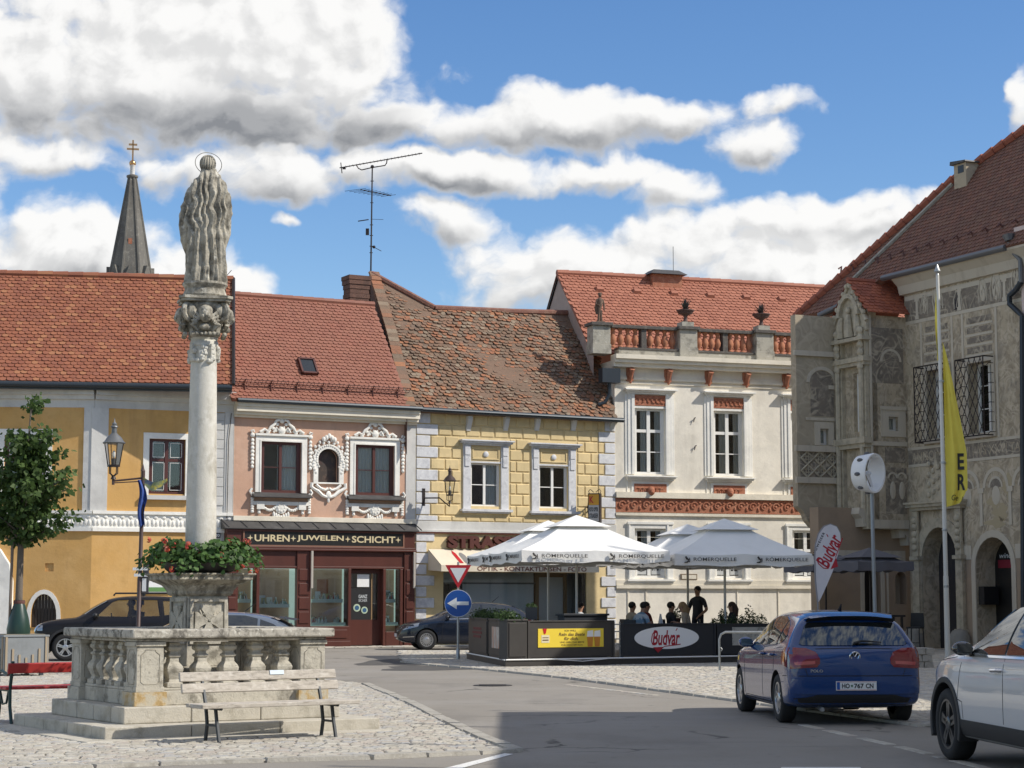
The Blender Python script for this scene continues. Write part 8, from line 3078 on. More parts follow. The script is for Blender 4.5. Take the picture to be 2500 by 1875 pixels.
def terrace():
 P_ = [TA, T1.o + T1.e * 9.6, T1.o + T1.e * 9.6 + T1.w * 6.2, TC + V((.4, 1.2, 0)), TC]
 dk = thing('terrace_deck', 'low dark wooden terrace platform with a white edge strip', 'platform')
 b = MB(FENCE)
 b.prism([(p.x, p.y) for p in P_], .02, DK, 'z')
 b.build('platform', dk)
 b = MB(SIGNWHITE)
 for p, q in ((TA, P_[1]), (TC, TA)):
  d = (q - p).normalized()
  nn = V((d.y, -d.x, 0)) * .02
  b.tube([p + nn + V((0, 0, DK - .01)), q + nn + V((0, 0, DK - .01))], .018, 5)
 b.tube([T1.o + T1.e * 1.4 - T1.w * .03 + V((0, 0, DK - .02)), T1.o + T1.e * 2.1 - T1.w * .03 + V((0, 0, DK - .07)), T1.o + T1.e * 2.8 - T1.w * .03 + V((0, 0, DK - .02))], .01, 4)
 b.build('edge_strip', dk)
 X = lambda px, fr=T1: fr.loc(px, 1560)[0]
 ht = lambda px, py, fr=T1: fr.loc(px, py)[1]
 rg = random.Random(3)
 spec = [(T2, X(1143, T2) + .02, X(1188, T2), 'anthracite planter box with a faint red print at the far end of the terrace side'),
   (T2, X(1192, T2), X(1232, T2) - .02, 'anthracite planter box with a pale poster on the left side of the terrace'),
   (T1, .06, X(1288), 'anthracite planter box at the front corner of the terrace beside the yellow poster')]
 for i, (fr, x0, x1, lb) in enumerate(spec):
  t = fthing('planter_box', lb, 'planter', fr, 'planter boxes round the terrace')
  b = MB(FENCE)
  z1 = 1.10
  b.box(x0, x1, .02, .42, DK, z1 - .02).box(x0 + .04, x1 - .04, .0, .019, DK + .06, z1 - .06).box(x0 - .012, x1 + .012, .0, .44, z1 - .019, z1 + .02)
  b.build('box', t, bevel=.006)
  if i == 1:
   p = MB(mat('beer_photo_poster', (.45, .40, .35), .6, [((.5, .16, .05), 5, .52, .62, (1, 1, .4), .8), ((.7, .68, .64), 7, .55, .65, (1, 1, .5), .7)]))
   p.box(x0 + .25 * (x1 - x0), x1 - .08, -.012, -.001, .42, .93)
   p.build('poster', t)
  if i == 0:
   p = MB(mat('faint_red_print', (.13, .02, .02), .7))
   for k, (a, c) in enumerate(((.3, .7), (.25, .75), (.3, .72))):
    p.box(x0 + (x1 - x0) * a, x0 + (x1 - x0) * c, -.008, -.001, .62 + .1 * k, .68 + .1 * k)
   p.build('print', t)
  if i < 3:
   f = MB(PLEAF)
   n = max(2, int((x1 - x0) / .35))
   for k in range(n):
    sprig(f, rg, (x0 + (x1 - x0) * (k + .5) / n, .2, 1.06), .30 if i < 2 else .14, .2, 120)
   ob = tag(f.build('box_plant', None, loc=fr.o), ('low green plants growing in the far planter box of the terrace side', 'bushy green plants growing in the planter box with the pale poster', 'thin green plants growing in the front corner planter box')[i], 'plant', 'plants in the planter boxes')
   ob.rotation_euler = (0, 0, fr.a)
 def panel(px0, px1, top, m, lb, nm='fence_panel'):
  t = fthing(nm, lb, 'fence panel', T1, 'panels along the terrace front')
  x0, x1 = X(px0), X(px1)
  b = MB(m)
  zt = ht((px0 + px1) / 2, top)
  b.box(x0, x1, .06, .10, DK + .03, zt).box(x0, x0 + .06, .04, .13, DK, zt + .01).box(x1 - .06, x1, .04, .13, DK, zt + .01).box(x0 + .06, x1 - .06, .04, .13, zt - .02, zt + .012)
  b.build('panel', t, bevel=.004)
  return t, x0, x1
 t, x0, x1 = panel(1291, 1503, 1516, FENCE, 'anthracite fence panel carrying the yellow beer poster')
 a, c = X(1316), X(1476)
 z0, z1 = ht(1396, 1580), ht(1396, 1534.5)
 w_, h_ = c - a, z1 - z0
 p = MB(ADYELLOW)
 p.box(a, c, .045, .058, z0, z1)
 p.m(mat('poster_ink', (.12, .07, .02), .6))
 yy = .044
 p.text('ICH WILL', a + w_ * .40, a + w_ * .58, z0 + h_ * .84, z0 + h_ * .93, yy, .02)
 p.text('Rein das Beste', a + w_ * .31, a + w_ * .71, z0 + h_ * .60, z0 + h_ * .78, yy, .02, .25)
 p.text('für dich.', a + w_ * .39, a + w_ * .61, z0 + h_ * .37, z0 + h_ * .55, yy, .02, .25)
 p.text('UND REIN DAS BESTE', a + w_ * .33, a + w_ * .70, z0 + h_ * .22, z0 + h_ * .31, yy, .01)
 p.text('FÜR DICH BIN ICH.', a + w_ * .35, a + w_ * .68, z0 + h_ * .08, z0 + h_ * .17, yy, .01)
 p.m(mat('poster_cream', (.7, .62, .4), .6)).box(a + w_ * .05, a + w_ * .17, .040, .0445, z0 + h_ * .25, z0 + h_ * .66)
 p.m(mat('poster_ink', (.12, .07, .02), .6)).box(a + w_ * .065, a + w_ * .155, .037, .0395, z0 + h_ * .36, z0 + h_ * .42).box(a + w_ * .065, a + w_ * .155, .037, .0395, z0 + h_ * .5, z0 + h_ * .54)
 p.m(SIGNRED).prism([(a + w_ * .07, z1), (a + w_ * .13, z1), (a + w_ * .115, z0 + h_ * .76), (a + w_ * .1, z0 + h_ * .7), (a + w_ * .085, z0 + h_ * .76)], .037, .0445, 'y')
 for k in (.79, .90):
  p.m(mat('poster_beer', (.55, .22, .03), .5)).prism([(a + w_ * (k - .035), z0 + .01), (a + w_ * (k + .035), z0 + .01), (a + w_ * (k + .045), z0 + h_ * .55), (a + w_ * (k - .045), z0 + h_ * .55)], .036, .0445, 'y')
  p.m(SIGNWHITE).prism([(a + w_ * (k - .05), z0 + h_ * .551), (a + w_ * (k + .05), z0 + h_ * .551), (a + w_ * (k + .045), z0 + h_ * .9), (a + w_ * (k - .04), z0 + h_ * .86)], .036, .0445, 'y')
 p.build('poster', t)
 t, x0, x1 = panel(1519, 1751, 1523, FENCEB, 'navy windbreak panel with the white oval beer emblem')
 xc, zc = T1.loc(1631, 1557)
 rx, rz = (X(1709.5) - X(1552.5)) / 2, 27 / F * 49
 p = MB(SIGNWHITE)
 p.prism([(xc + rx * math.cos(k * math.pi / 24), zc + rz * math.sin(k * math.pi / 24)) for k in range(48)], .045, .058, 'y')
 budvar(p, xc, zc, rx * 2 / 4.35, .044)
 p.build('emblem', t)
 t, x0, x1 = panel(1754, 1990, 1523, FENCEB, 'navy windbreak panel with a pale map picture behind the steel hoop')
 p = MB(mat('map_print', (.40, .39, .35), .7, [((.2, .19, .16), 6, .52, .6, one, .7)]))
 p.box(X(1791), X(1880), .045, .058, ht(1840, 1575), ht(1840, 1531))
 p.build('poster', t)
 g_ = fthing('panel_rack', 'small pale metal rack between the fence panel and the navy windbreak', 'rack', T1)
 b = MB(STEELG)
 xm = X(1511)
 for z in (.45, .62, .80, .97):
  b.box(xm - .09, xm + .09, .06, .10, z, z + .03)
 b.box(xm - .09, xm - .07, .07, .1, DK, 1.05).box(xm + .07, xm + .09, .07, .1, DK, 1.05)
 b.build('rack', g_)
 for k, (x, y, lb) in enumerate(((X(1850), .75, 'dark green hedge in a trough behind the map picture'), (X(1935), 2.2, 'dark green hedge in a trough near the white feather flag'))):
  t = thing('hedge_planter', lb, 'hedge', T1.o + T1.e * x + T1.w * y + V((0, 0, DK)), T1.a)
  MB(FENCE).box(-.75, .75, -.18, .18, 0, .62).build('trough', t)
  f = MB(PLEAF)
  for q in range(7):
   sprig(f, rg, (-.66 + q * .22, 0, .58), .44, .22, 150, .03)
  sprig(f, rg, (.3, 0, .9), .35, .14, 30, .04)
  f.build('foliage', t)
def budvar(mb, xc, zc, u, y, rot=0.0):
 """red script with its swash and the small caps line above; u = scale"""
 mb.M = mb.M @ Mx.Translation((xc, 0, zc)) @ Mx.Rotation(-rot, 4, 'Y')
 mb.m(mat('emblem_red', (.36, .012, .025), .5))
 mb.text('Budvar', -.98 * u, .88 * u, -.42 * u, .42 * u, y, .022, .22)
 mb.tube([(.60 * u, y, .38 * u), (.70 * u, y, .52 * u)], .025 * u, 4)
 mb.tube([(-.98 * u, y, -.36 * u), (-1.06 * u, y, -.15 * u), (-.98 * u, y, .2 * u), (-.78 * u, y, .42 * u)], .03 * u, 5)
 mb.prism([(-.95 * u, -.52 * u), (-.2 * u, -.50 * u), (.9 * u, -.40 * u), (.92 * u, -.34 * u), (-.2 * u, -.56 * u + .1 * u), (-.35 * u, -.62 * u), (-.62 * u, -.82 * u)], y - .004, y, 'y')
 mb.m(INK)
 mb.text('BUDWEISER', -.72 * u, .72 * u, .62 * u, .76 * u, y, .03, space=1.35)
terrace()
def parasol(lb, c, rz, S, ze, zt, canvas, brand=True, grp=None, pole=None):
 t = thing('parasol', lb, 'parasol', (c[0], c[1], DK), rz, grp)
 hs, z0, z1 = S / 2, ze - DK, zt - DK
 zv = z0 - .27
 vr = .52
 zo = z0 + (z1 - .28 - z0) * (1 - vr / hs) if False else z1 - .30
 b = MB(canvas)
 b.smooth = True
 N = 12
 for k in range(4):
  M_ = Mx.Rotation(k * R90, 4, 'Z')
  b.M = M_
  def pt(i, j):
   f = j / 6
   half = hs + (vr - hs) * f
   u = -1 + 2 * i / N
   z = z0 + (zo - z0) * f - .05 * math.sin(f * math.pi) - .035 * (1 - f) * abs(math.sin(u * math.pi)) ** .8
   return (u * half, -half + .03 * (1 - f) * abs(math.sin(u * math.pi)), z)
  b.grid(pt, N + 1, 7)
  b.grid(lambda i, j: ((-1 + 2 * i / N) * hs * (1 + .004 * j), -hs - .002 + .03 * abs(math.sin((-1 + 2 * i / N) * math.pi)) + .012 * j * math.sin(i * 1.9 + k), z0 - .035 * abs(math.sin((-1 + 2 * i / N) * math.pi)) ** .8 - (.27 + .02 * math.cos(i * 1.3)) * j / 2), N + 1, 3)
 b.M = Mx.Identity(4)
 ca = b.build('canopy', t, sharp=28)
 b = MB(canvas)
 v2 = vr + .20
 zo -= .03
 b.add([(-v2, -v2, zo + .02), (v2, -v2, zo + .02), (v2, v2, zo + .02), (-v2, v2, zo + .02), (0, 0, z1)], [(0, 1, 4), (1, 2, 4), (2, 3, 4), (3, 0, 4)])
 b.build('vent', ca)
 if brand:
  b = MB(mat('parasol_lettering', (.045, .042, .04), .7))
  for k in range(4):
   b.M = Mx.Rotation(k * R90, 4, 'Z')
   for xa in (-hs * .92, hs * .12):
    w_ = hs * .80
    b.text('RÖMERQUELLE', xa + w_ * .23, xa + w_, zv + .075, zv + .195, -hs - .034, .004)
    x = xa + w_ * .1
    b.tube([(x - .02, -hs - .03, zv + .20), (x + .01, -hs - .03, zv + .15), (x + .06, -hs - .03, zv + .12), (x + .03, -hs - .03, zv + .06), (x - .05, -hs - .03, zv + .055)], [.022, .03, .02, .022, .012], 5)
    b.tube([(x + .08, -hs - .03, zv + .17), (x + .09, -hs - .03, zv + .1), (x + .07, -hs - .03, zv + .06)], .012, 5)
  b.M = Mx.Identity(4)
  b.build('lettering', ca)
 pm = pole or POLEW
 b = MB()
 b.m(pm, True).tube([(0, 0, .05), (0, 0, z1 - .05)], .033, 10)
 b.build('pole', t)
 for k in range(8):
  a = k * R(45)
  L = hs * (1.41 if k % 2 else 1) * .97
  b = MB(pm)
  b.tube([(0, 0, zo - .08), (L * math.cos(a), L * math.sin(a), z0 - .03)], .014, 5).tube([(0, 0, z0 - .35), (L * .5 * math.cos(a), L * .5 * math.sin(a), (zo + z0) / 2 - .08)], .012, 5)
  b.build('rib', t)
 b = MB(FENCE)
 b.box(-.4, .4, -.4, .4, .0, .10)
 b.build('base', t, bevel=.01)
 return t
G_ = 'white parasols with dark lettering on the terrace'
at_ = lambda px, Y: ((px - 1250) / F * Y, Y)
parasol('front white parasol in full sun above the yellow poster', at_(1407, 50.6), R(13), 3.75, 2.78, 3.72, CANVAS, True, G_)
parasol('rear white parasol in full sun, mostly hidden by the front sunlit one', at_(1338, 54.6), R(13), 3.75, 2.80, 3.74, CANVAS, True, G_)
parasol('front white parasol in the shade above the white oval emblem', at_(1767, 51.8), R(10), 3.6, 2.72, 3.68, CANVAS, True, G_)
parasol('rear white parasol in the shade, half hidden by the front shaded one', at_(1677, 55.6), R(10), 3.6, 2.74, 3.68, CANVAS, True, G_)
parasol('dark grey parasol beside the arched town hall door', at_(2120, 60.5), R(20), 1.9, 2.72, 3.15, CANVASD, False, 'dark parasols by the town hall', DARKM)
parasol('dark grey parasol behind the white feather flag', at_(2012, 62.5), R(20), 1.9, 2.72, 3.1, CANVASD, False, 'dark parasols by the town hall', DARKM)
# ---- furniture and guests
Q = lambda x, y, z=DK: T1.o + T1.e * x + T1.w * y + V((0, 0, z))
def at_px(px, Y, z=DK):
 return V(((px - 1250) / F * Y, Y, z))
def table(lb, p, rz):
 t = thing('terrace_table', lb, 'table', p, rz, 'tables on the terrace')
 MB(BLACK).box(-.45, .45, -.35, .35, .73, .765).build('table_top', t, bevel=.004)
 b = MB(BLACK)
 b.tube([(0, 0, .03), (0, 0, .73)], .03, 8).box(-.28, .28, -.03, .03, 0, .03).box(-.03, .03, -.28, -.031, 0, .03).box(-.03, .03, .031, .28, 0, .03)
 b.build('leg', t)
 return t
def chair(lb, p, rz):
 t = thing('terrace_chair', lb, 'chair', p, rz, 'chairs on the terrace')
 MB(FENCEB).box(-.22, .22, -.2, .24, .43, .46).build('seat', t)
 MB(FENCEB).taper(-.22, .22, -.26, -.22, .5, .88, .02, .0).build('backrest', t)
 for x in (-.2, .2):
  for y in (-.22, .2):
   MB(BLACK).tube([(x, y, 0), (x, y - (.02 if y < 0 else 0), .86 if y < 0 else .43)], .014, 6).build('leg', t)
TB = [(at_px(1600, 51.6), 'terrace table between the striped shirt guest and the man in black'), (at_px(1662, 52.6), 'terrace table in front of the standing waiter'), (at_px(1756, 53.2), 'terrace table beside the shaded parasol pole'), (at_px(1385, 50.4), 'terrace table beside the sunlit parasol pole')]
for p, lb in TB:
 table(lb, p, R(30))
 m_ = thing('menu_stand', 'pale menu card on the ' + lb[8:], 'menu card', p + V((.1, -.1, .766)), R(10), 'menu cards on the tables')
 MB(SIGNWHITE).prism([(-.05, 0), (.05, 0), (.0, .26)], -.08, .08, 'y').build('card', m_)
 c_ = thing('drinking_glass', 'small drinking glass on the ' + lb[8:], 'glass', p + V((-.2, .05, .766)), 0, 'glasses on the tables')
 b = MB()
 b.m(GLASSD, True).lathe([(.03, 0), (.036, .13), (.034, .13), (.028, .005)], 12)
 b.m(mat('beer', (.55, .28, .04), .2)).lathe([(.027, .006), (.032, .1)], 12)
 b.build('tumbler', c_)
ST = {1: ((.30, .15, .72), (.12, .38, .78)), -1: ((-.28, .12, .70), (-.10, .36, .78))}
face = lambda deg: R(deg)
rpx = lambda px, Y: at_px(px, Y)
GU = [('guest in a white and pale blue striped shirt leaning over a terrace table', 1552, 50.9, -50, SH_WHITE, HAIRD, dict(lean=.35, arms=ST, stripes=SH_BLUE)),
  ('guest half hidden behind the striped shirt on the terrace', 1541, 52.6, -60, SH_CREAM, HAIRD, {}),
  ('guest in a dark red shirt sitting behind the striped shirt', 1575, 52.4, -120, SH_RED, HAIRD, {}),
  ('guest in black with short hair sitting below the rear shaded parasol', 1635, 52.3, -75, SH_BLACK, HAIRD, {}),
  ('blond guest in a cream top leaning forward beside the waiter', 1681, 51.6, 80, SH_CREAM, HAIRB, dict(lean=.25, arms=ST, long_hair=True)),
  ('guest with tied brown hair beside the shaded parasol pole', 1784, 52.4, 85, SH_BLACK, mat('brown_hair', (.06, .03, .018), .6), dict(long_hair=True)),
  ('guest in a pale shirt seen behind the dark box under the sunlit parasols', 1414, 52.8, -60, SH_WHITE, HAIRD, {})]
for lb, px, Y, hd, sh, hr, kw in GU:
 p = rpx(px, Y)
 person(lb, p + V((0, 0, .02)), R(hd), 'sit', sh, JEANS, hr, **kw)
 chair('dark terrace chair under the ' + lb.replace(' sitting', '').split(' leaning')[0].split(' half')[0].split(' seen')[0].split(' below')[0].split(' behind')[0], p, R(hd))
person('waiter in black standing between the terrace tables', rpx(1701, 53.6), R(140), 'stand', SH_BLACK, JEANS, HAIRD, arms={1: ((.30, .0, 1.12), (.26, .12, .92)), -1: ((-.30, .02, 1.12), (-.2, .18, .98))})
bx = thing('serving_box', 'long dark box standing behind the yellow poster panel', 'box', Q(X := T1.loc(1422, 1500, 1.0)[0], 1.0), T1.a)
MB(FENCEB).box(-.62, .62, -.16, .16, 0, 1.0).box(-.66, .66, -.2, .2, 1.001, 1.05).build('box', bx, bevel=.006)
rg = random.Random(6)
for k, (px, Y, h, lb) in enumerate(((1180 + 202, 51.2, .0, ''), (1651, 52.9, .77, 'spiky potted plant on the terrace table near the man in black'), (1762, 52.6, .77, 'leafy potted plant on the table beside the shaded parasol pole'), (1297, 48.2, .95, 'dark square pot with a bushy plant at the front corner of the terrace'))):
 if not lb:
  continue
 t = thing('potted_plant', lb, 'plant', at_px(px, Y, DK + h - .003), 0, 'potted plants on the terrace')
 u = MB(FENCEB if k == 3 else mat('clay_pot', (.13, .06, .04), .8))
 if k == 3:
  u.box(-.14, .14, -.14, .14, -.03, .26)
 else:
  u.smooth = True
  u.lathe([(.07, 0), (.095, .14), (.10, .14), (.08, .12)], 12)
 u.build('pot', t, sharp=40)
 f = MB(PLEAF)
 sprig(f, rg, (0, 0, .12 if k < 3 else .22), .30 if k < 3 else .16, .13, 100, .035)
 f.build('foliage', t)
# tree in its tub
def tree():
 Y = 41.6
 c = atY(40, 1650, Y)
 p = thing('street_tub', 'grey metal tree tub with pale wooden battens at the left edge of the square', 'planter', (c.x, Y, 0), R(36))
 s = .48
 TUB = mat('tub_grey', (.23, .245, .25), .6, [((.17, .18, .18), 4, .5, .7, one, .5)])
 LATH = mat('tub_batten', (.36, .29, .20), .8)
 b = MB(TUB)
 b.box(-s, s, -s, s, .10, .82)
 b.box(-s - .02, s + .02, -s - .02, s + .02, .82, .86)
 for sx in (-1, 1):
  for sy in (-1, 1):
   b.box(sx * .38 - .04, sx * .38 + .04, sy * .38 - .04, sy * .38 + .04, 0, .1)
 b.m(EARTH).box(-s + .05, s - .05, -s + .05, s - .05, .861, .875)
 b.build('tub', p, bevel=.006)
 b = MB(LATH)
 for k in range(4):
  b.M = Mx.Rotation(k * R90, 4, 'Z')
  for i, h in enumerate((.7, .46, .34, .28, .34, .46, .7)):
   x = -s + .05 + i * (2 * s - .1) / 6
   b.box(x - .022, x + .022, -s - .022, -s - .001, .12, .12 + h)
 b.build('battens', p)
 t = thing('young_tree', 'young leafy street tree with green watering bag growing in the grey tub', 'tree', (c.x, Y, .874), 0)
 z = lambda py: atY(40, py, Y).z - .874
 k_ = MB(mat('tree_bark', (.15, .125, .10), .95, [((.08, .07, .055), 8, .5, .7, (1, 1, .3), .7)], bumps=[(30, .01, .8)]))
 k_.smooth = True
 zt, zb = z(985), z(1325)
 k_.tube([(0, 0, -.02), (.01, 0, zb * .5), (.02, .0, zb), (.05, .0, zb + 1.0), (.12, 0, zb + 2.0), (.16, 0, zt)], [.085, .075, .065, .045, .025, .008], 9)
 LF = leafmat('tree_leaf', [(.06, .105, .026), (.085, .14, .036), (.042, .078, .02), (.11, .17, .05), (.066, .115, .03)], .42)
 f = MB(LF)
 rg = random.Random(21)
 m = .1 / 1.13 * 0 + Y / F
 def leaf(p, d, r):
  d = d.normalized()
  w_ = d.cross(V((rg.gauss(0, 1), rg.gauss(0, 1), rg.gauss(0, .6)))).normalized() * r * .55
  f.add([p, p + d * r * .6 + w_, p + d * r * 1.45, p + d * r * .6 - w_], [(0, 1, 2, 3)])
 limbs = []
 for (px, py) in ((185, 1262), (150, 1190), (152, 1140), (140, 1100), (120, 1060), (85, 1045), (60, 970), (20, 1060), (-20, 1100), (-40, 1160), (-60, 1230), (-50, 1290), (110, 1290), (150, 1245), (20, 1300), (70, 1290), (-20, 1260), (165, 1165), (100, 1220), (40, 1150), (-60, 1120)):
  limbs.append(((px - 40) * m, rg.uniform(-.5, .5), z(py)))
 for k in range(34):
  a, q = rg.uniform(0, 6.283), rg.uniform(.35, 1.0)
  zz = rg.uniform(0, 1)
  rad = 1.3 * (1 - .72 * zz) * q
  limbs.append((.05 + rad * math.cos(a), rad * math.sin(a), zb + .25 + zz * (zt - zb - .9)))
 for e in limbs:
  e = V(e)
  z0 = max(zb - .1, e.z - .35 - abs(e.x) * .35)
  s0 = V((.02 + .05 * (z0 - zb), 0, z0))
  md = s0.lerp(e, .55) + V((0, 0, .08))
  k_.tube([s0, md, e], [.022, .014, .005], 5)
  for _ in range(85):
   t_ = rg.uniform(.25, 1.05)
   q = s0.lerp(md, t_ / .55) if t_ < .55 else md.lerp(e, (t_ - .55) / .45)
   q = q + V((rg.gauss(0, .10), rg.gauss(0, .12), rg.gauss(0, .07)))
   leaf(q, V((rg.gauss(0, .7) + .35 * (1 if e.x > 0 else -1), rg.gauss(0, .7), -.55 + rg.gauss(0, .35))), rg.uniform(.065, .115))
 k_.build('trunk', t)
 f.build('crown', t)
 bg_ = MB(mat('watering_bag', (.018, .045, .032), .35))
 bg_.smooth = True
 bg_.lathe([(.24, -.02), (.25, .1), (.2, .35), (.13, .58), (.10, .66), (.12, .70)], 14, (.02, 0, 0))
 bg_.m(mat('bag_strap', (.12, .05, .04), .8)).lathe([(.115, .62), (.125, .66), (.115, .7)], 12, (.02, 0, 0))
 bg_.build('watering_bag', t)
 q = thing('stake', 'slim wooden tree stake standing in the grey tub beside the trunk', 'stake', (c.x - .16, Y - .05, .874))
 b = MB(mat('stake_wood', (.20, .15, .11), .9))
 b.m(mat('stake_wood', (.2, .15, .1), .9), True).tube([(0, 0, 0), (.02, 0, 2.0)], .032, 8)
 b.build('post', q)
tree()
# lamps
def lantern(t, z0, s=1.0, body=None):
 """gas lamp style lantern on top of z0"""
 bm_ = body or mat('lantern_metal', (.16, .165, .165), .45, metal=.4)
 b = MB(DARKM)
 b.m(DARKM, True)
 for k in range(4):
  a = k * R90 + R(45)
  c_, s_ = math.cos(a), math.sin(a)
  b.tube([(0, 0, z0), (.10 * s * c_, .10 * s * s_, z0 + .06 * s), (.10 * s * c_, .10 * s * s_, z0 + .18 * s), (.085 * s * c_, .085 * s * s_, z0 + .22 * s)], .012 * s, 5)
 b.lathe([(.06 * s, z0 - .06 * s), (.035 * s, z0), (.05 * s, z0 + .02 * s)], 10)
 b.lathe([(.13 * s, z0 + .19 * s), (.13 * s, z0 + .23 * s), (.10 * s, z0 + .23 * s)], 6)
 for k in range(6):
  a = 2 * math.pi * k / 6
  b.tube([(.12 * s * math.cos(a), .12 * s * math.sin(a), z0 + .22 * s), (.19 * s * math.cos(a), .19 * s * math.sin(a), z0 + .66 * s)], .009 * s, 4)
 b.build('lantern_frame', t, sharp=45)
 g_ = MB(GLASSD)
 g_.lathe([(.118 * s, z0 + .23 * s), (.188 * s, z0 + .66 * s)], 6, cap=False)
 g_.build('lantern_glass', t)
 b = MB()
 b.m(mat('lamp_holder', (.06, .06, .06), .5)).lathe([(.05 * s, z0 + .21 * s), (.05 * s, z0 + .36 * s)], 10)
 b.m(mat('frosted_bulb', (.75, .75, .72), .3), True).ball((0, 0, z0 + .44 * s), (.035 * s, .035 * s, .08 * s), 8, 6)
 b.build('bulb', t)
 b = MB()
 b.m(bm_, True)
 b.lathe([(.215 * s, z0 + .655 * s), (.235 * s, z0 + .675 * s), (.20 * s, z0 + .70 * s), (.15 * s, z0 + .78 * s), (.085 * s, z0 + .84 * s), (.055 * s, z0 + .87 * s), (.052 * s, z0 + .98 * s), (.075 * s, z0 + .99 * s), (.07 * s, z0 + 1.01 * s), (.045 * s, z0 + 1.03 * s), (.05 * s, z0 + 1.06 * s), (.015 * s, z0 + 1.10 * s), (.004, z0 + 1.18 * s)], 14)
 b.build('lantern_roof', t, sharp=40)
def street_lamp():
 Y = 42.0
 f = atY(336, 1600, Y)
 t = thing('street_lamp', 'old style street lamp on a brown pole with one side arm and a blue flag', 'street lamp', (f.x, Y, 0))
 z = lambda py: atY(336, py, Y).z
 x = lambda px: (px - 336) / F * Y
 b = MB()
 b.m(mat('lamp_pole_brown', (.075, .045, .038), .5), True)
 b.tube([(0, 0, 0), (0, 0, 1.0), (0, 0, 1.02), (x(341) - x(336), 0, z(1150))], [.07, .06, .045, .04], 10)
 b.lathe([(.05, z(1150)), (.03, z(1145)), (.02, z(1139)), (.004, z(1132))], 8, (x(340), 0, 0))
 xa, za = x(268), z(1172)
 b.tube([(x(339), 0, z(1167)), (xa, 0, za - .02)], .022, 6).tube([(x(339), 0, z(1175)), (xa, 0, za - .06)], .012, 5)
 b.tube([(xa, 0, za - .10), (xa, 0, za + .08)], .03, 7)
 b.build('pole', t)
 lt = bpy.data.objects.new('lantern', None)
 COL.objects.link(lt)
 lt.parent = t
 lt.location = (xa, 0, 0)
 lantern(lt, za + .08, 1.05)
 b = MB(SIGNWHITE)
 zz = z(1389)
 b.box(-.13, .18, -.06, -.045, zz - .03, zz + .03).box(-.10, .19, -.062, -.047, zz - .16, zz - .1)
 b.m(mat('board_edge', (.05, .05, .055), .5)).box(.08, .20, -.03, .03, z(1446), zz + .12)
 b.m(SIGNWHITE).box(.07, .155, -.034, -.0301, z(1446) + .02, zz - .2)
 b.build('sign_plates', t)
 fl = thing('blue_flag', 'dark blue flag with a yellow print hanging limp from the street lamp arm', 'flag', (f.x + x(340), Y - .02, z(1172)))
 FB = mat('flag_blue', (.03, .07, .26), .8, [((.06, .11, .36), 5, .5, .7, one, .6)])
 b = MB()
 b.m(FB, True)
 H = z(1172) - z(1294)
 def fp(i, j):
  u, v_ = i / 14, j / 20
  w_ = (.30 if v_ < .45 else .30 - (v_ - .45) * .2) * (.45 + .55 * min(1, v_ * 2.5))
  xx = -.10 + u * w_ * .62 + .05 * v_ + .03 * math.sin(v_ * 7)
  return (xx, -.04 + .05 * math.sin(u * 9 + v_ * 2), -v_ * H * (1 - .10 * math.sin(u * 2.6)))
 b.grid(fp, 15, 21)
 b.m(mat('flag_print', (.20, .24, .12), .8, [((.5, .42, .06), 9, .5, .62, one, .8), ((.02, .05, .2), 7, .5, .6, one, .7)]), True)
 b.grid(lambda i, j: (.02 + i / 12 * .50, -.05 + .06 * math.sin(i * .6 + j * .3), .06 - j / 6 * .20 * (1 - abs(i / 12 - .35) * .9) - .10 * math.sin(i / 12 * 3.1) - .02 * i / 12), 13, 7)
 b.build('cloth', fl)
street_lamp()
p = thing('wall_lamp', 'black wall lantern on an iron bracket on the straw yellow house', 'wall lamp')
lx, lz = H3.loc(1098, 1226, -.95)
p.location = H3.o + H3.e * lx - H3.w * .95
p.rotation_euler = (0, 0, H3.a)
lantern(p, lz + .02, 1.05, mat('wall_lantern_metal', (.07, .05, .045), .5, metal=.4))
b = MB(DARKM)
b.tube([(0, 0, lz + .02), (0, .02, lz - .14), (-.10, .25, lz + .02), (-.18, .42, lz + .16), (-.55, .95, lz + .17)], .024, 6)
b.box(-.62, -.5, .90, .95, lz - .1, lz + .5)
b.build('bracket', p)
# road sign
q = gp(1118, 1612)
t = thing('road_sign', 'road sign post with red give way triangle above a blue arrow disc', 'road sign', (q.x, q.y, 0), R(2))
zz = lambda py: atY(1118, py, q.y).z
b = MB()
b.m(STEELG, True).tube([(0, 0, 0), (0, 0, zz(1372))], .03, 9)
b.lathe([(.05, 0), (.05, .28), (.035, .3)], 10)
b.build('post', t)
cx, r = .0, 33 / F * q.y
zc = zz(1473)
def disc(m, y0, y1, rad, cz_):
 b.m(m).prism([(cx + rad * math.cos(k * R(7.5)), cz_ + rad * math.sin(k * R(7.5))) for k in range(48)], y0, y1, 'y')
b = MB()
disc(SIGNWHITE, -.05, -.035, r, zc)
disc(SIGNBLUE, -.055, -.0501, r * .965, zc)
b.m(mat('back_of_sign', (.4, .4, .4), .5, metal=.5)).prism([(r * .98 * math.cos(k * R(15)), zc + r * .98 * math.sin(k * R(15))) for k in range(24)], -.0349, -.03, 'y')
b.m(SIGNWHITE).prism([(-r * .8, zc), (-r * .1, zc + r * .43), (-r * .1, zc + r * .13), (r * .78, zc + r * .13), (r * .78, zc - r * .13), (-r * .1, zc - r * .13), (-r * .1, zc - r * .43)], -.0585, -.0551, 'y')
b.build('arrow_disc', t)
b = MB()
w_ = 31.5 / F * q.y
z1, z0 = zz(1379.5), zz(1437)
tri = [(-w_, z1), (w_, z1), (0, z0)]
b.m(SIGNRED).prism(tri, -.05, -.035, 'y')
m_ = V((0, (2 * z1 + z0) / 3))
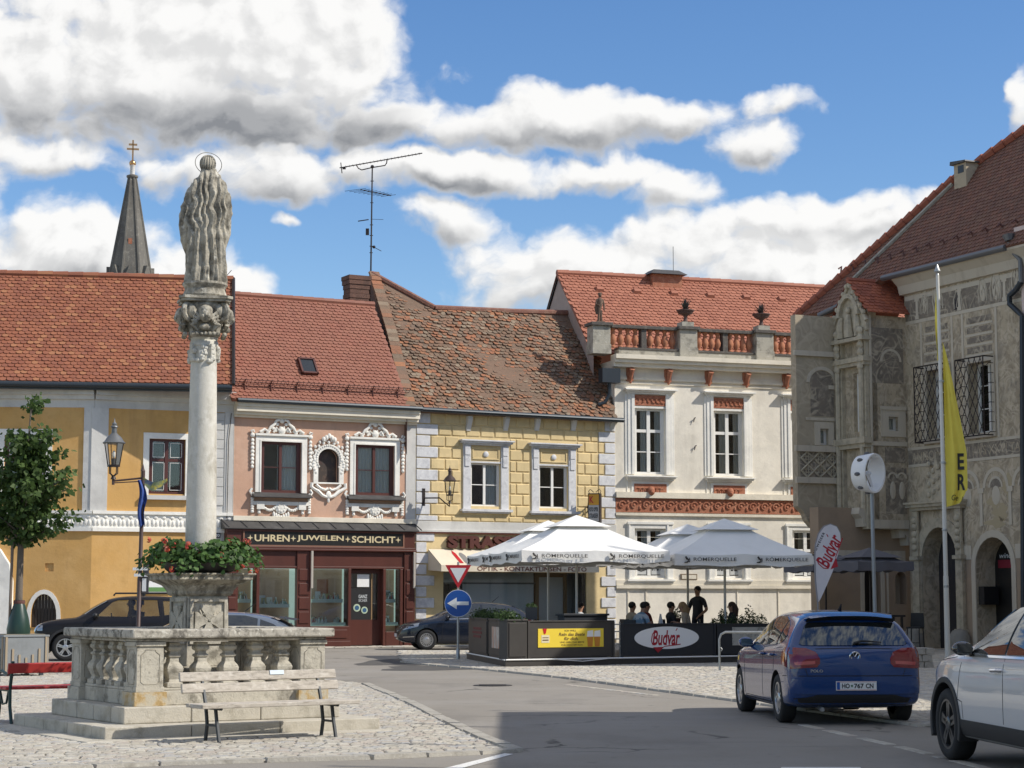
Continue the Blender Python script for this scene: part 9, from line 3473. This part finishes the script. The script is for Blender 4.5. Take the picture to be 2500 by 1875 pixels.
b.m(SIGNWHITE).prism([tuple(m_ + (V(p_) - m_) * .62) for p_ in tri], -.054, -.0501, 'y')
b.build('give_way_sign', t)
# steel hoop
q = gp(1757, 1639)
t = thing('steel_hoop', 'galvanised steel hoop barrier standing on the pavement before the terrace', 'barrier', (q.x, q.y, 0), R(-14))
hh = atY(1757, 1543, q.y).z
b = MB()
b.m(STEELG, True).tube([(0, 0, 0), (0, 0, hh - .16), (.04, 0, hh - .05), (.14, 0, hh), (.95, 0, hh), (1.05, 0, hh - .05), (1.1, 0, hh - .16), (1.1, 0, 0)], .026, 9)
b.tube([(.04, -.03, hh - .42), (.07, -.03, hh - .38), (.04, -.03, hh - .34), (.0, -.03, hh - .35)], .01, 5)
b.build('hoop', t)
b = MB()
b.m(STEELG).lathe([(.06, .0), (.06, .012)], 12).lathe([(.06, .0), (.06, .012)], 12, (1.1, 0, 0))
b.build('foot_plates', t)
# feather flag
q = at_px(1990, 49.5, 0)
t = thing('feather_flag', 'white feather shaped beer flag with red script on a slim pole', 'flag', q, R(4))
zz = lambda py: atY(1990, py, q.y).z
xx = lambda px: (px - 1990) / F * q.y
out = [(1992, 1473), (1987, 1420), (1986, 1370), (1988, 1330), (1996, 1303), (2010, 1285), (2026, 1279), (2042, 1285), (2050, 1300), (2051, 1322), (2045, 1350), (2030, 1395), (2012, 1435), (1999, 1462)]
FW = mat('feather_white', (.62, .61, .64), .85, [((.52, .52, .56), 3, .45, .7, one, .5)])
b = MB(FW)
b.prism([(xx(px), zz(py)) for px, py in out], -.008, .0, 'y')
budvar(b, xx(2023), zz(1342), .45, -.009, R(63))
b.M = Mx.Identity(4)
b.build('cloth', t)
b = MB()
b.m(mat('feather_edge', (.25, .25, .27), .6), True).tube([(xx(1993), 0, 0)] + [(xx(px), -.004, zz(py)) for px, py in out[:9]], [.02] * 4 + [.016] * 3 + [.012] * 3, 6)
b.lathe([(.28, 0), (.28, .04), (.05, .06)], 14, (xx(1993), 0, 0))
b.build('pole', t)
# small wind wheel
q = at_px(2131, 50.5, 0)
t = thing('wind_wheel', 'white ring shaped wind turbine on a grey pole in front of the town hall', 'wind turbine', q, 0)
zz = lambda py: atY(2131, py, q.y).z
b = MB()
b.m(mat('wheel_pole', (.30, .33, .35), .45, metal=.4), True).tube([(0, 0, 0), (-.03, 0, zz(1205))], [.052, .046], 10)
b.build('pole', t)
w_ = bpy.data.objects.new('rotor', None)
COL.objects.link(w_)
w_.parent = t
w_.location = (-.13, 0, zz(1155))
w_.rotation_euler = (R(3), R(6), R(49))
WM = mat('wheel_white', (.74, .74, .73), .35)
b = MB()
b.m(WM, True)
ro, ri, dp_ = .50, .455, .44
b.lathe([(ri, -dp_ / 2), (ro, -dp_ / 2 - .01), (ro + .01, -dp_ / 2 + .03), (ro - .02, 0), (ro - .06, dp_ / 2), (ri - .06, dp_ / 2), (ri - .02, 0), (ri, -dp_ / 2)], 44, (0, 0, 0), 0, 'y', cap=False)
b.m(mat('wheel_slot', (.08, .08, .085), .5), True)
for k in range(8):
 a = k * R(45) + .2
 b.ball((ro * .985 * math.cos(a), 0, ro * .985 * math.sin(a)), (.035, .09, .05), 8, 5)
b.build('ring_housing', w_, sharp=35)
b = MB()
b.m(WM, True)
b.lathe([(.005, -.12), (.05, -.08), (.06, .0), (.05, .08)], 14, (0, 0, 0), 0, 'y')
b.smooth = False
for k in range(3):
 b.M = Mx.Rotation(k * R(120) + .3, 4, 'Y') @ Mx.Rotation(.5, 4, 'Z')
 b.taper(-.05, .05, -.006, .006, .04, .43, .025, 0)
b.M = Mx.Identity(4)
b.m(DARKM)
for k in range(3):
 a = k * R(120) + 1.3
 b.tube([(0, .06, 0), (ri * .95 * math.cos(a), .06, ri * .95 * math.sin(a))], .012, 5)
b.build('blades', w_)
# flagpole with yellow banner
q = gp(2314, 1610)
t = thing('flagpole', 'tall white flagpole standing in front of the town hall door', 'flagpole', (q.x, q.y, 0), R(10))
zz = lambda py: atY(2310, py, q.y).z
b = MB()
b.m(POLEW, True).tube([(0, 0, 0), (0, 0, 2.2), (0, 0, 2.21), (-.01, 0, 6.0), (-.04, 0, zz(672))], [.075, .07, .06, .055, .045], 12)
b.build('pole', t)
b = MB()
b.m(STEELG, True).lathe([(.05, zz(672)), (.035, zz(668)), (.09, zz(663)), (.09, zz(661)), (.01, zz(645))], 10, (-.04, 0, 0))
for z_ in (1.9, 3.4, 5.2, 7.4):
 b.lathe([(.075, z_), (.08, z_ + .03), (.075, z_ + .06)], 10)
b.build('pole_cap', t)
fl = thing('yellow_banner', 'long yellow banner with dark letters hanging folded on the flagpole', 'flag', (q.x, q.y, 0), R(-8))
FY = mat('banner_yellow', (.80, .66, .10), .8, [((.70, .55, .07), 2.5, .45, .7, one, .5)])
b = MB()
b.m(FY, True)
zt, zb = zz(835), zz(1238)
def bw(v_):
 return .03 + .54 * min(1, v_ * 1.5) ** .85 if v_ < .86 else .57 - .22 * ((v_ - .86) / .14) ** 2
def bp(i, j):
 u, v_ = i / 20, j / 40
 return (.06 + u * bw(v_), .02 + (.05 * math.sin(u * 7 + v_ * 3) + .03 * math.sin(u * 15 - v_ * 2)) * min(1, v_ * 3) * (1 - .3 * u), zt + (zb - zt) * v_ - .10 * u * (1 - v_) + .10 * (v_ > .9) * u)
b.grid(bp, 21, 41)
b.m(FY, True).grid(lambda i, j: (-.06 - .07 * i / 4 * math.sin(min(1, j / 12) * 2.6), .03 * math.sin(i + j * .6), zz(690) + (zz(880) - zz(690)) * j / 14), 5, 15)
b.m(INK)
for tx, u0, u1, py0, py1, bd in (('E', .56, .86, 1147, 1107, .03), ('R', .55, .90, 1197, 1157, .03), ('Gem', .28, .90, 1222, 1208, .0)):
 vs, fs, w0, h0 = text_mesh(tx, bd, .0)
 ps = []
 for v_ in vs:
  u = u0 + (u1 - u0) * v_.x / w0
  py = py0 + (py1 - py0) * v_.y / h0
  vv = (zz(py) - zt) / (zb - zt)
  g_ = bp(u * 20, vv * 40)
  ps.append((g_[0], g_[1] - .012, zz(py)))
 b.add(ps, fs)
b.build('cloth', fl)
# bar table and stool, stone block
def bar_set():
 p = HC.o + HC.e * -.9 - HC.w * 2.2
 p = V(at_px(2160, 60.0, 0))
 t = thing('bar_table', 'dark high bar table outside the town hall', 'table', p, R(20))
 MB(BLACK).box(-.75, .45, -.3, .3, 1.06, 1.12).build('table_top', t, bevel=.004)
 for x in (-.65, .35):
  for y in (-.24, .24):
   MB(BLACK).box(x - .03, x + .03, y - .03, y + .03, 0, 1.06).build('leg', t)
 for dx, lb in ((.78, 'dark high bar chair at the right end of the bar table'), (-.2, 'dark high bar chair in front of the bar table')):
  c = thing('bar_chair', lb, 'chair', p + V((dx, -.25, 0)), R(150 if dx > 0 else 10), 'bar chairs outside the town hall')
  MB(BLACK).box(-.21, .21, -.2, .2, .72, .77).build('seat', c)
  MB(BLACK).taper(-.21, .21, -.24, -.2, .77, 1.18, .02, 0).build('backrest', c)
  for x in (-.18, .18):
   for y in (-.18, .18):
    MB(BLACK).tube([(x * 1.15, y * 1.15, 0), (x, y, .72)], .018, 6).build('leg', c)
  b = MB(BLACK)
  b.tube([(-.2, .2, .3), (.2, .2, .3)], .012, 5)
  b.build('footrest', c)
bar_set()
q = gp(2226, 1632)
t = thing('stone_block', 'low block of rough grey cut stones behind the blue hatchback', 'stone wall', (q.x, q.y, 0), R(12))
b = MB(KERB)
rg = random.Random(3)
for r_ in range(3):
 x = -.42
 while x < .30:
  w_ = rg.uniform(.16, .28)
  b.taper(x, x + w_ - .012, -.30, .30, .005 + r_ * .16, .155 + r_ * .16, .012, .012)
  x += w_
b.build('stones', t, bevel=.01)
b = MB(EARTH)
b.box(-.38, .28, -.27, .27, 0, .46)
b.build('mortar', t)
# ground
def poly_px(pts, z=0.0):
 return [(lambda g_: (g_.x, g_.y))(gp(px, py, z)) for px, py in pts]
g_ = MB(ASPHALT)
g_.add([(-900, -60, 0), (900, -60, 0), (900, 2200, 0), (-900, 2200, 0)], [(0, 1, 2, 3)])
tag(g_.build('ground'), kind='structure')
def paving(name, outline, ang, sx, sy, z, seed, skip=(), gap=.02, rough=.012):
 """a bed of grit and the single stones set in it"""
 b = MB(EARTH)
 n = len(outline)
 pts = [V(p) for p in outline]
 ov, oe, of, _, _, _ = delaunay_2d_cdt(pts, [(i, (i + 1) % n) for i in range(n)], [], 1, 1e-5)
 b.add([(p.x, p.y, z) for p in ov], of)
 b.m(COBBLE)
 rg = random.Random(seed)
 c, s = math.cos(ang), math.sin(ang)
 loc = [(x * c + y * s, -x * s + y * c) for x, y in outline]
 a0, a1 = min(p[0] for p in loc), max(p[0] for p in loc)
 b0, b1 = min(p[1] for p in loc), max(p[1] for p in loc)
 y = b0
 row = 0
 while y < b1:
  x = a0 - rg.random() * sx
  wob = rg.uniform(-.02, .02)
  while x < a1:
   wd = sx * rg.uniform(.75, 1.3)
   cx, cy = x + wd / 2, y + sy / 2 + .03 * math.sin(x * .8 + row)
   wx, wy = cx * c - cy * s, cx * s + cy * c
   if inside((wx, wy), outline) and not any(inside((wx, wy), q) for q in skip):
    hw, hh = wd / 2 - gap * rg.uniform(.5, 1.0), sy / 2 - gap * rg.uniform(.5, 1.0)
    h = .016 + rg.uniform(0, rough)
    t = rg.uniform(-.05, .05)
    i_ = .018
    vs = []
    for (k, zz, q) in ((1.0, .001, 0), (1.0, h * .55, 0), (1.0, h, i_)):
     for (ux, uy) in ((-1, -1), (1, -1), (1, 1), (-1, 1)):
      lx, ly = ux * (hw - q), uy * (hh - q)
      lx, ly = lx * math.cos(t) - ly * math.sin(t), lx * math.sin(t) + ly * math.cos(t)
      qx, qy = cx + lx, cy + ly
      vs.append((qx * c - qy * s, qx * s + qy * c, z + zz + (rg.uniform(-.004, .004) if q else 0)))
    b.add(vs, [(8, 9, 10, 11)] + [(4 + i, 4 + (i + 1) % 4, 8 + (i + 1) % 4, 8 + i) for i in range(4)] + [(i, (i + 1) % 4, 4 + (i + 1) % 4, 4 + i) for i in range(4)])
   x += wd
  y += sy
  row += 1
 return tag(b.build(name), kind='structure')
ISL = poly_px([(-120, 1640), (200, 1648), (620, 1650), (760, 1655), (893, 1673), (960, 1700), (1020, 1727), (1096, 1766), (1186, 1808), (1262, 1836), (1164, 1842), (900, 1854), (640, 1861), (380, 1869), (-150, 1895)])
foot = [FC + e32 * a + w32 * c_ for a, c_ in ((.05, .05), (3.44, .05), (3.44, 3.15), (.05, 3.15))]
paving('cobble_paving', ISL, R(14), .165, .11, .008, 3, [[(p.x, p.y) for p in foot]], .010, .007)
TER = poly_px([(985, 1617), (1075, 1627), (1164, 1634), (1382, 1656), (1620, 1688), (1800, 1712), (2260, 1775), (2480, 1790)]) + [(16, 40), (22, 62), (12, 64), (6, 61), (-3.5, 62)]
paving('pavement', TER, R(28), .20, .14, .008, 5, [], .011, .006)
FPV = [(H2.o + H2.e * a - H2.w * c_) for a, c_ in ((-9, .05), (16, .05), (16, 1.6), (-9, 1.9))]
paving('footpath', [(p.x, p.y) for p in FPV], R(28), .4, .3, .008, 6)
for nm, pts, hh in (('kerb', [(893, 1673), (960, 1700), (1020, 1727), (1096, 1766), (1186, 1808), (1262, 1836), (1164, 1842), (900, 1854), (640, 1861), (380, 1869), (60, 1884)], .035),
     ('kerb', [(985, 1617), (1075, 1627), (1164, 1634), (1382, 1656), (1620, 1688), (1800, 1712), (2260, 1775)], .03)):
 b = MB(KERB)
 rg = random.Random(8)
 P_ = [gp(*p) for p in pts]
 for i in range(len(P_) - 1):
  a, c_ = P_[i], P_[i + 1]
  L = (c_ - a).length
  n = max(1, int(L / .55))
  for k in range(n):
   p, q = a.lerp(c_, k / n), a.lerp(c_, (k + .97) / n)
   d = (q - p).normalized()
   b.at(p.x, p.y, 0, math.atan2(d.y, d.x))
   b.taper(0, (q - p).length, -.09 - rg.random() * .015, .08, .001, hh + rg.random() * .015, .012, .012)
 b.M = Mx.Identity(4)
 tag(b.build(nm), kind='structure')
b = MB(COBBLE)
rg = random.Random(4)
for (u, v_) in (((1960, 1770), (2215, 1828)), ((2215, 1828), (2420, 1880)), ((1382, 1672), (1620, 1700))):
 p, q = gp(*u), gp(*v_)
 n = int((q - p).length / .26)
 d = (q - p).normalized()
 for k in range(n):
  if rg.random() < .85:
   c_ = p.lerp(q, k / n)
   b.at(c_.x, c_.y, 0, math.atan2(d.y, d.x) + rg.uniform(-.05, .05))
   b.taper(0, .23, -.07, .07, .001, .008, .01, .01)
b.M = Mx.Identity(4)
tag(b.build('gutter_stones'), kind='structure')
b = MB(LINEW)
for pts in ([(1055, 1884), (1100, 1884), (1253, 1842), (1232, 1840)], [(1900, 1885), (2110, 1885), (2100, 1874), (1908, 1874)]):
 b.add([(p[0], p[1], .005) for p in poly_px(pts)], [tuple(range(4))])
tag(b.build('road_markings'), kind='structure')
b = MB(ASPHD)  # flat areas darker than the asphalt around them
for cx, cy, a, c_, ph in ((965, 1618, 90, 8, 0), (1040, 1632, 110, 6, 1), (1640, 1672, 130, 5, 2)):
 pts = []
 for k in range(18):
  t = k * 2 * math.pi / 18
  w_ = 1 + .22 * math.sin(3 * t + ph) + .12 * math.cos(5 * t)
  pts.append((cx + a * math.cos(t) * w_, cy + c_ * math.sin(t) * w_))
 b.add([(p[0], p[1], .004) for p in poly_px(pts)], [tuple(range(18))])
tag(b.build('dark_road_areas'), kind='structure')
mc = gp(1203, 1674)
b = MB(mat('cast_iron_cover', (.07, .065, .06), .6, metal=.4))
b.lathe([(.36, .001), (.36, .012), (.33, .012)], 24, (mc.x, mc.y, 0))
for k in range(5):
 b.box(mc.x - .25, mc.x + .25, mc.y - .22 + k * .1, mc.y - .18 + k * .1, .013, .017)
tag(b.build('manhole_cover'), 'round iron manhole cover in the asphalt road', 'manhole cover')
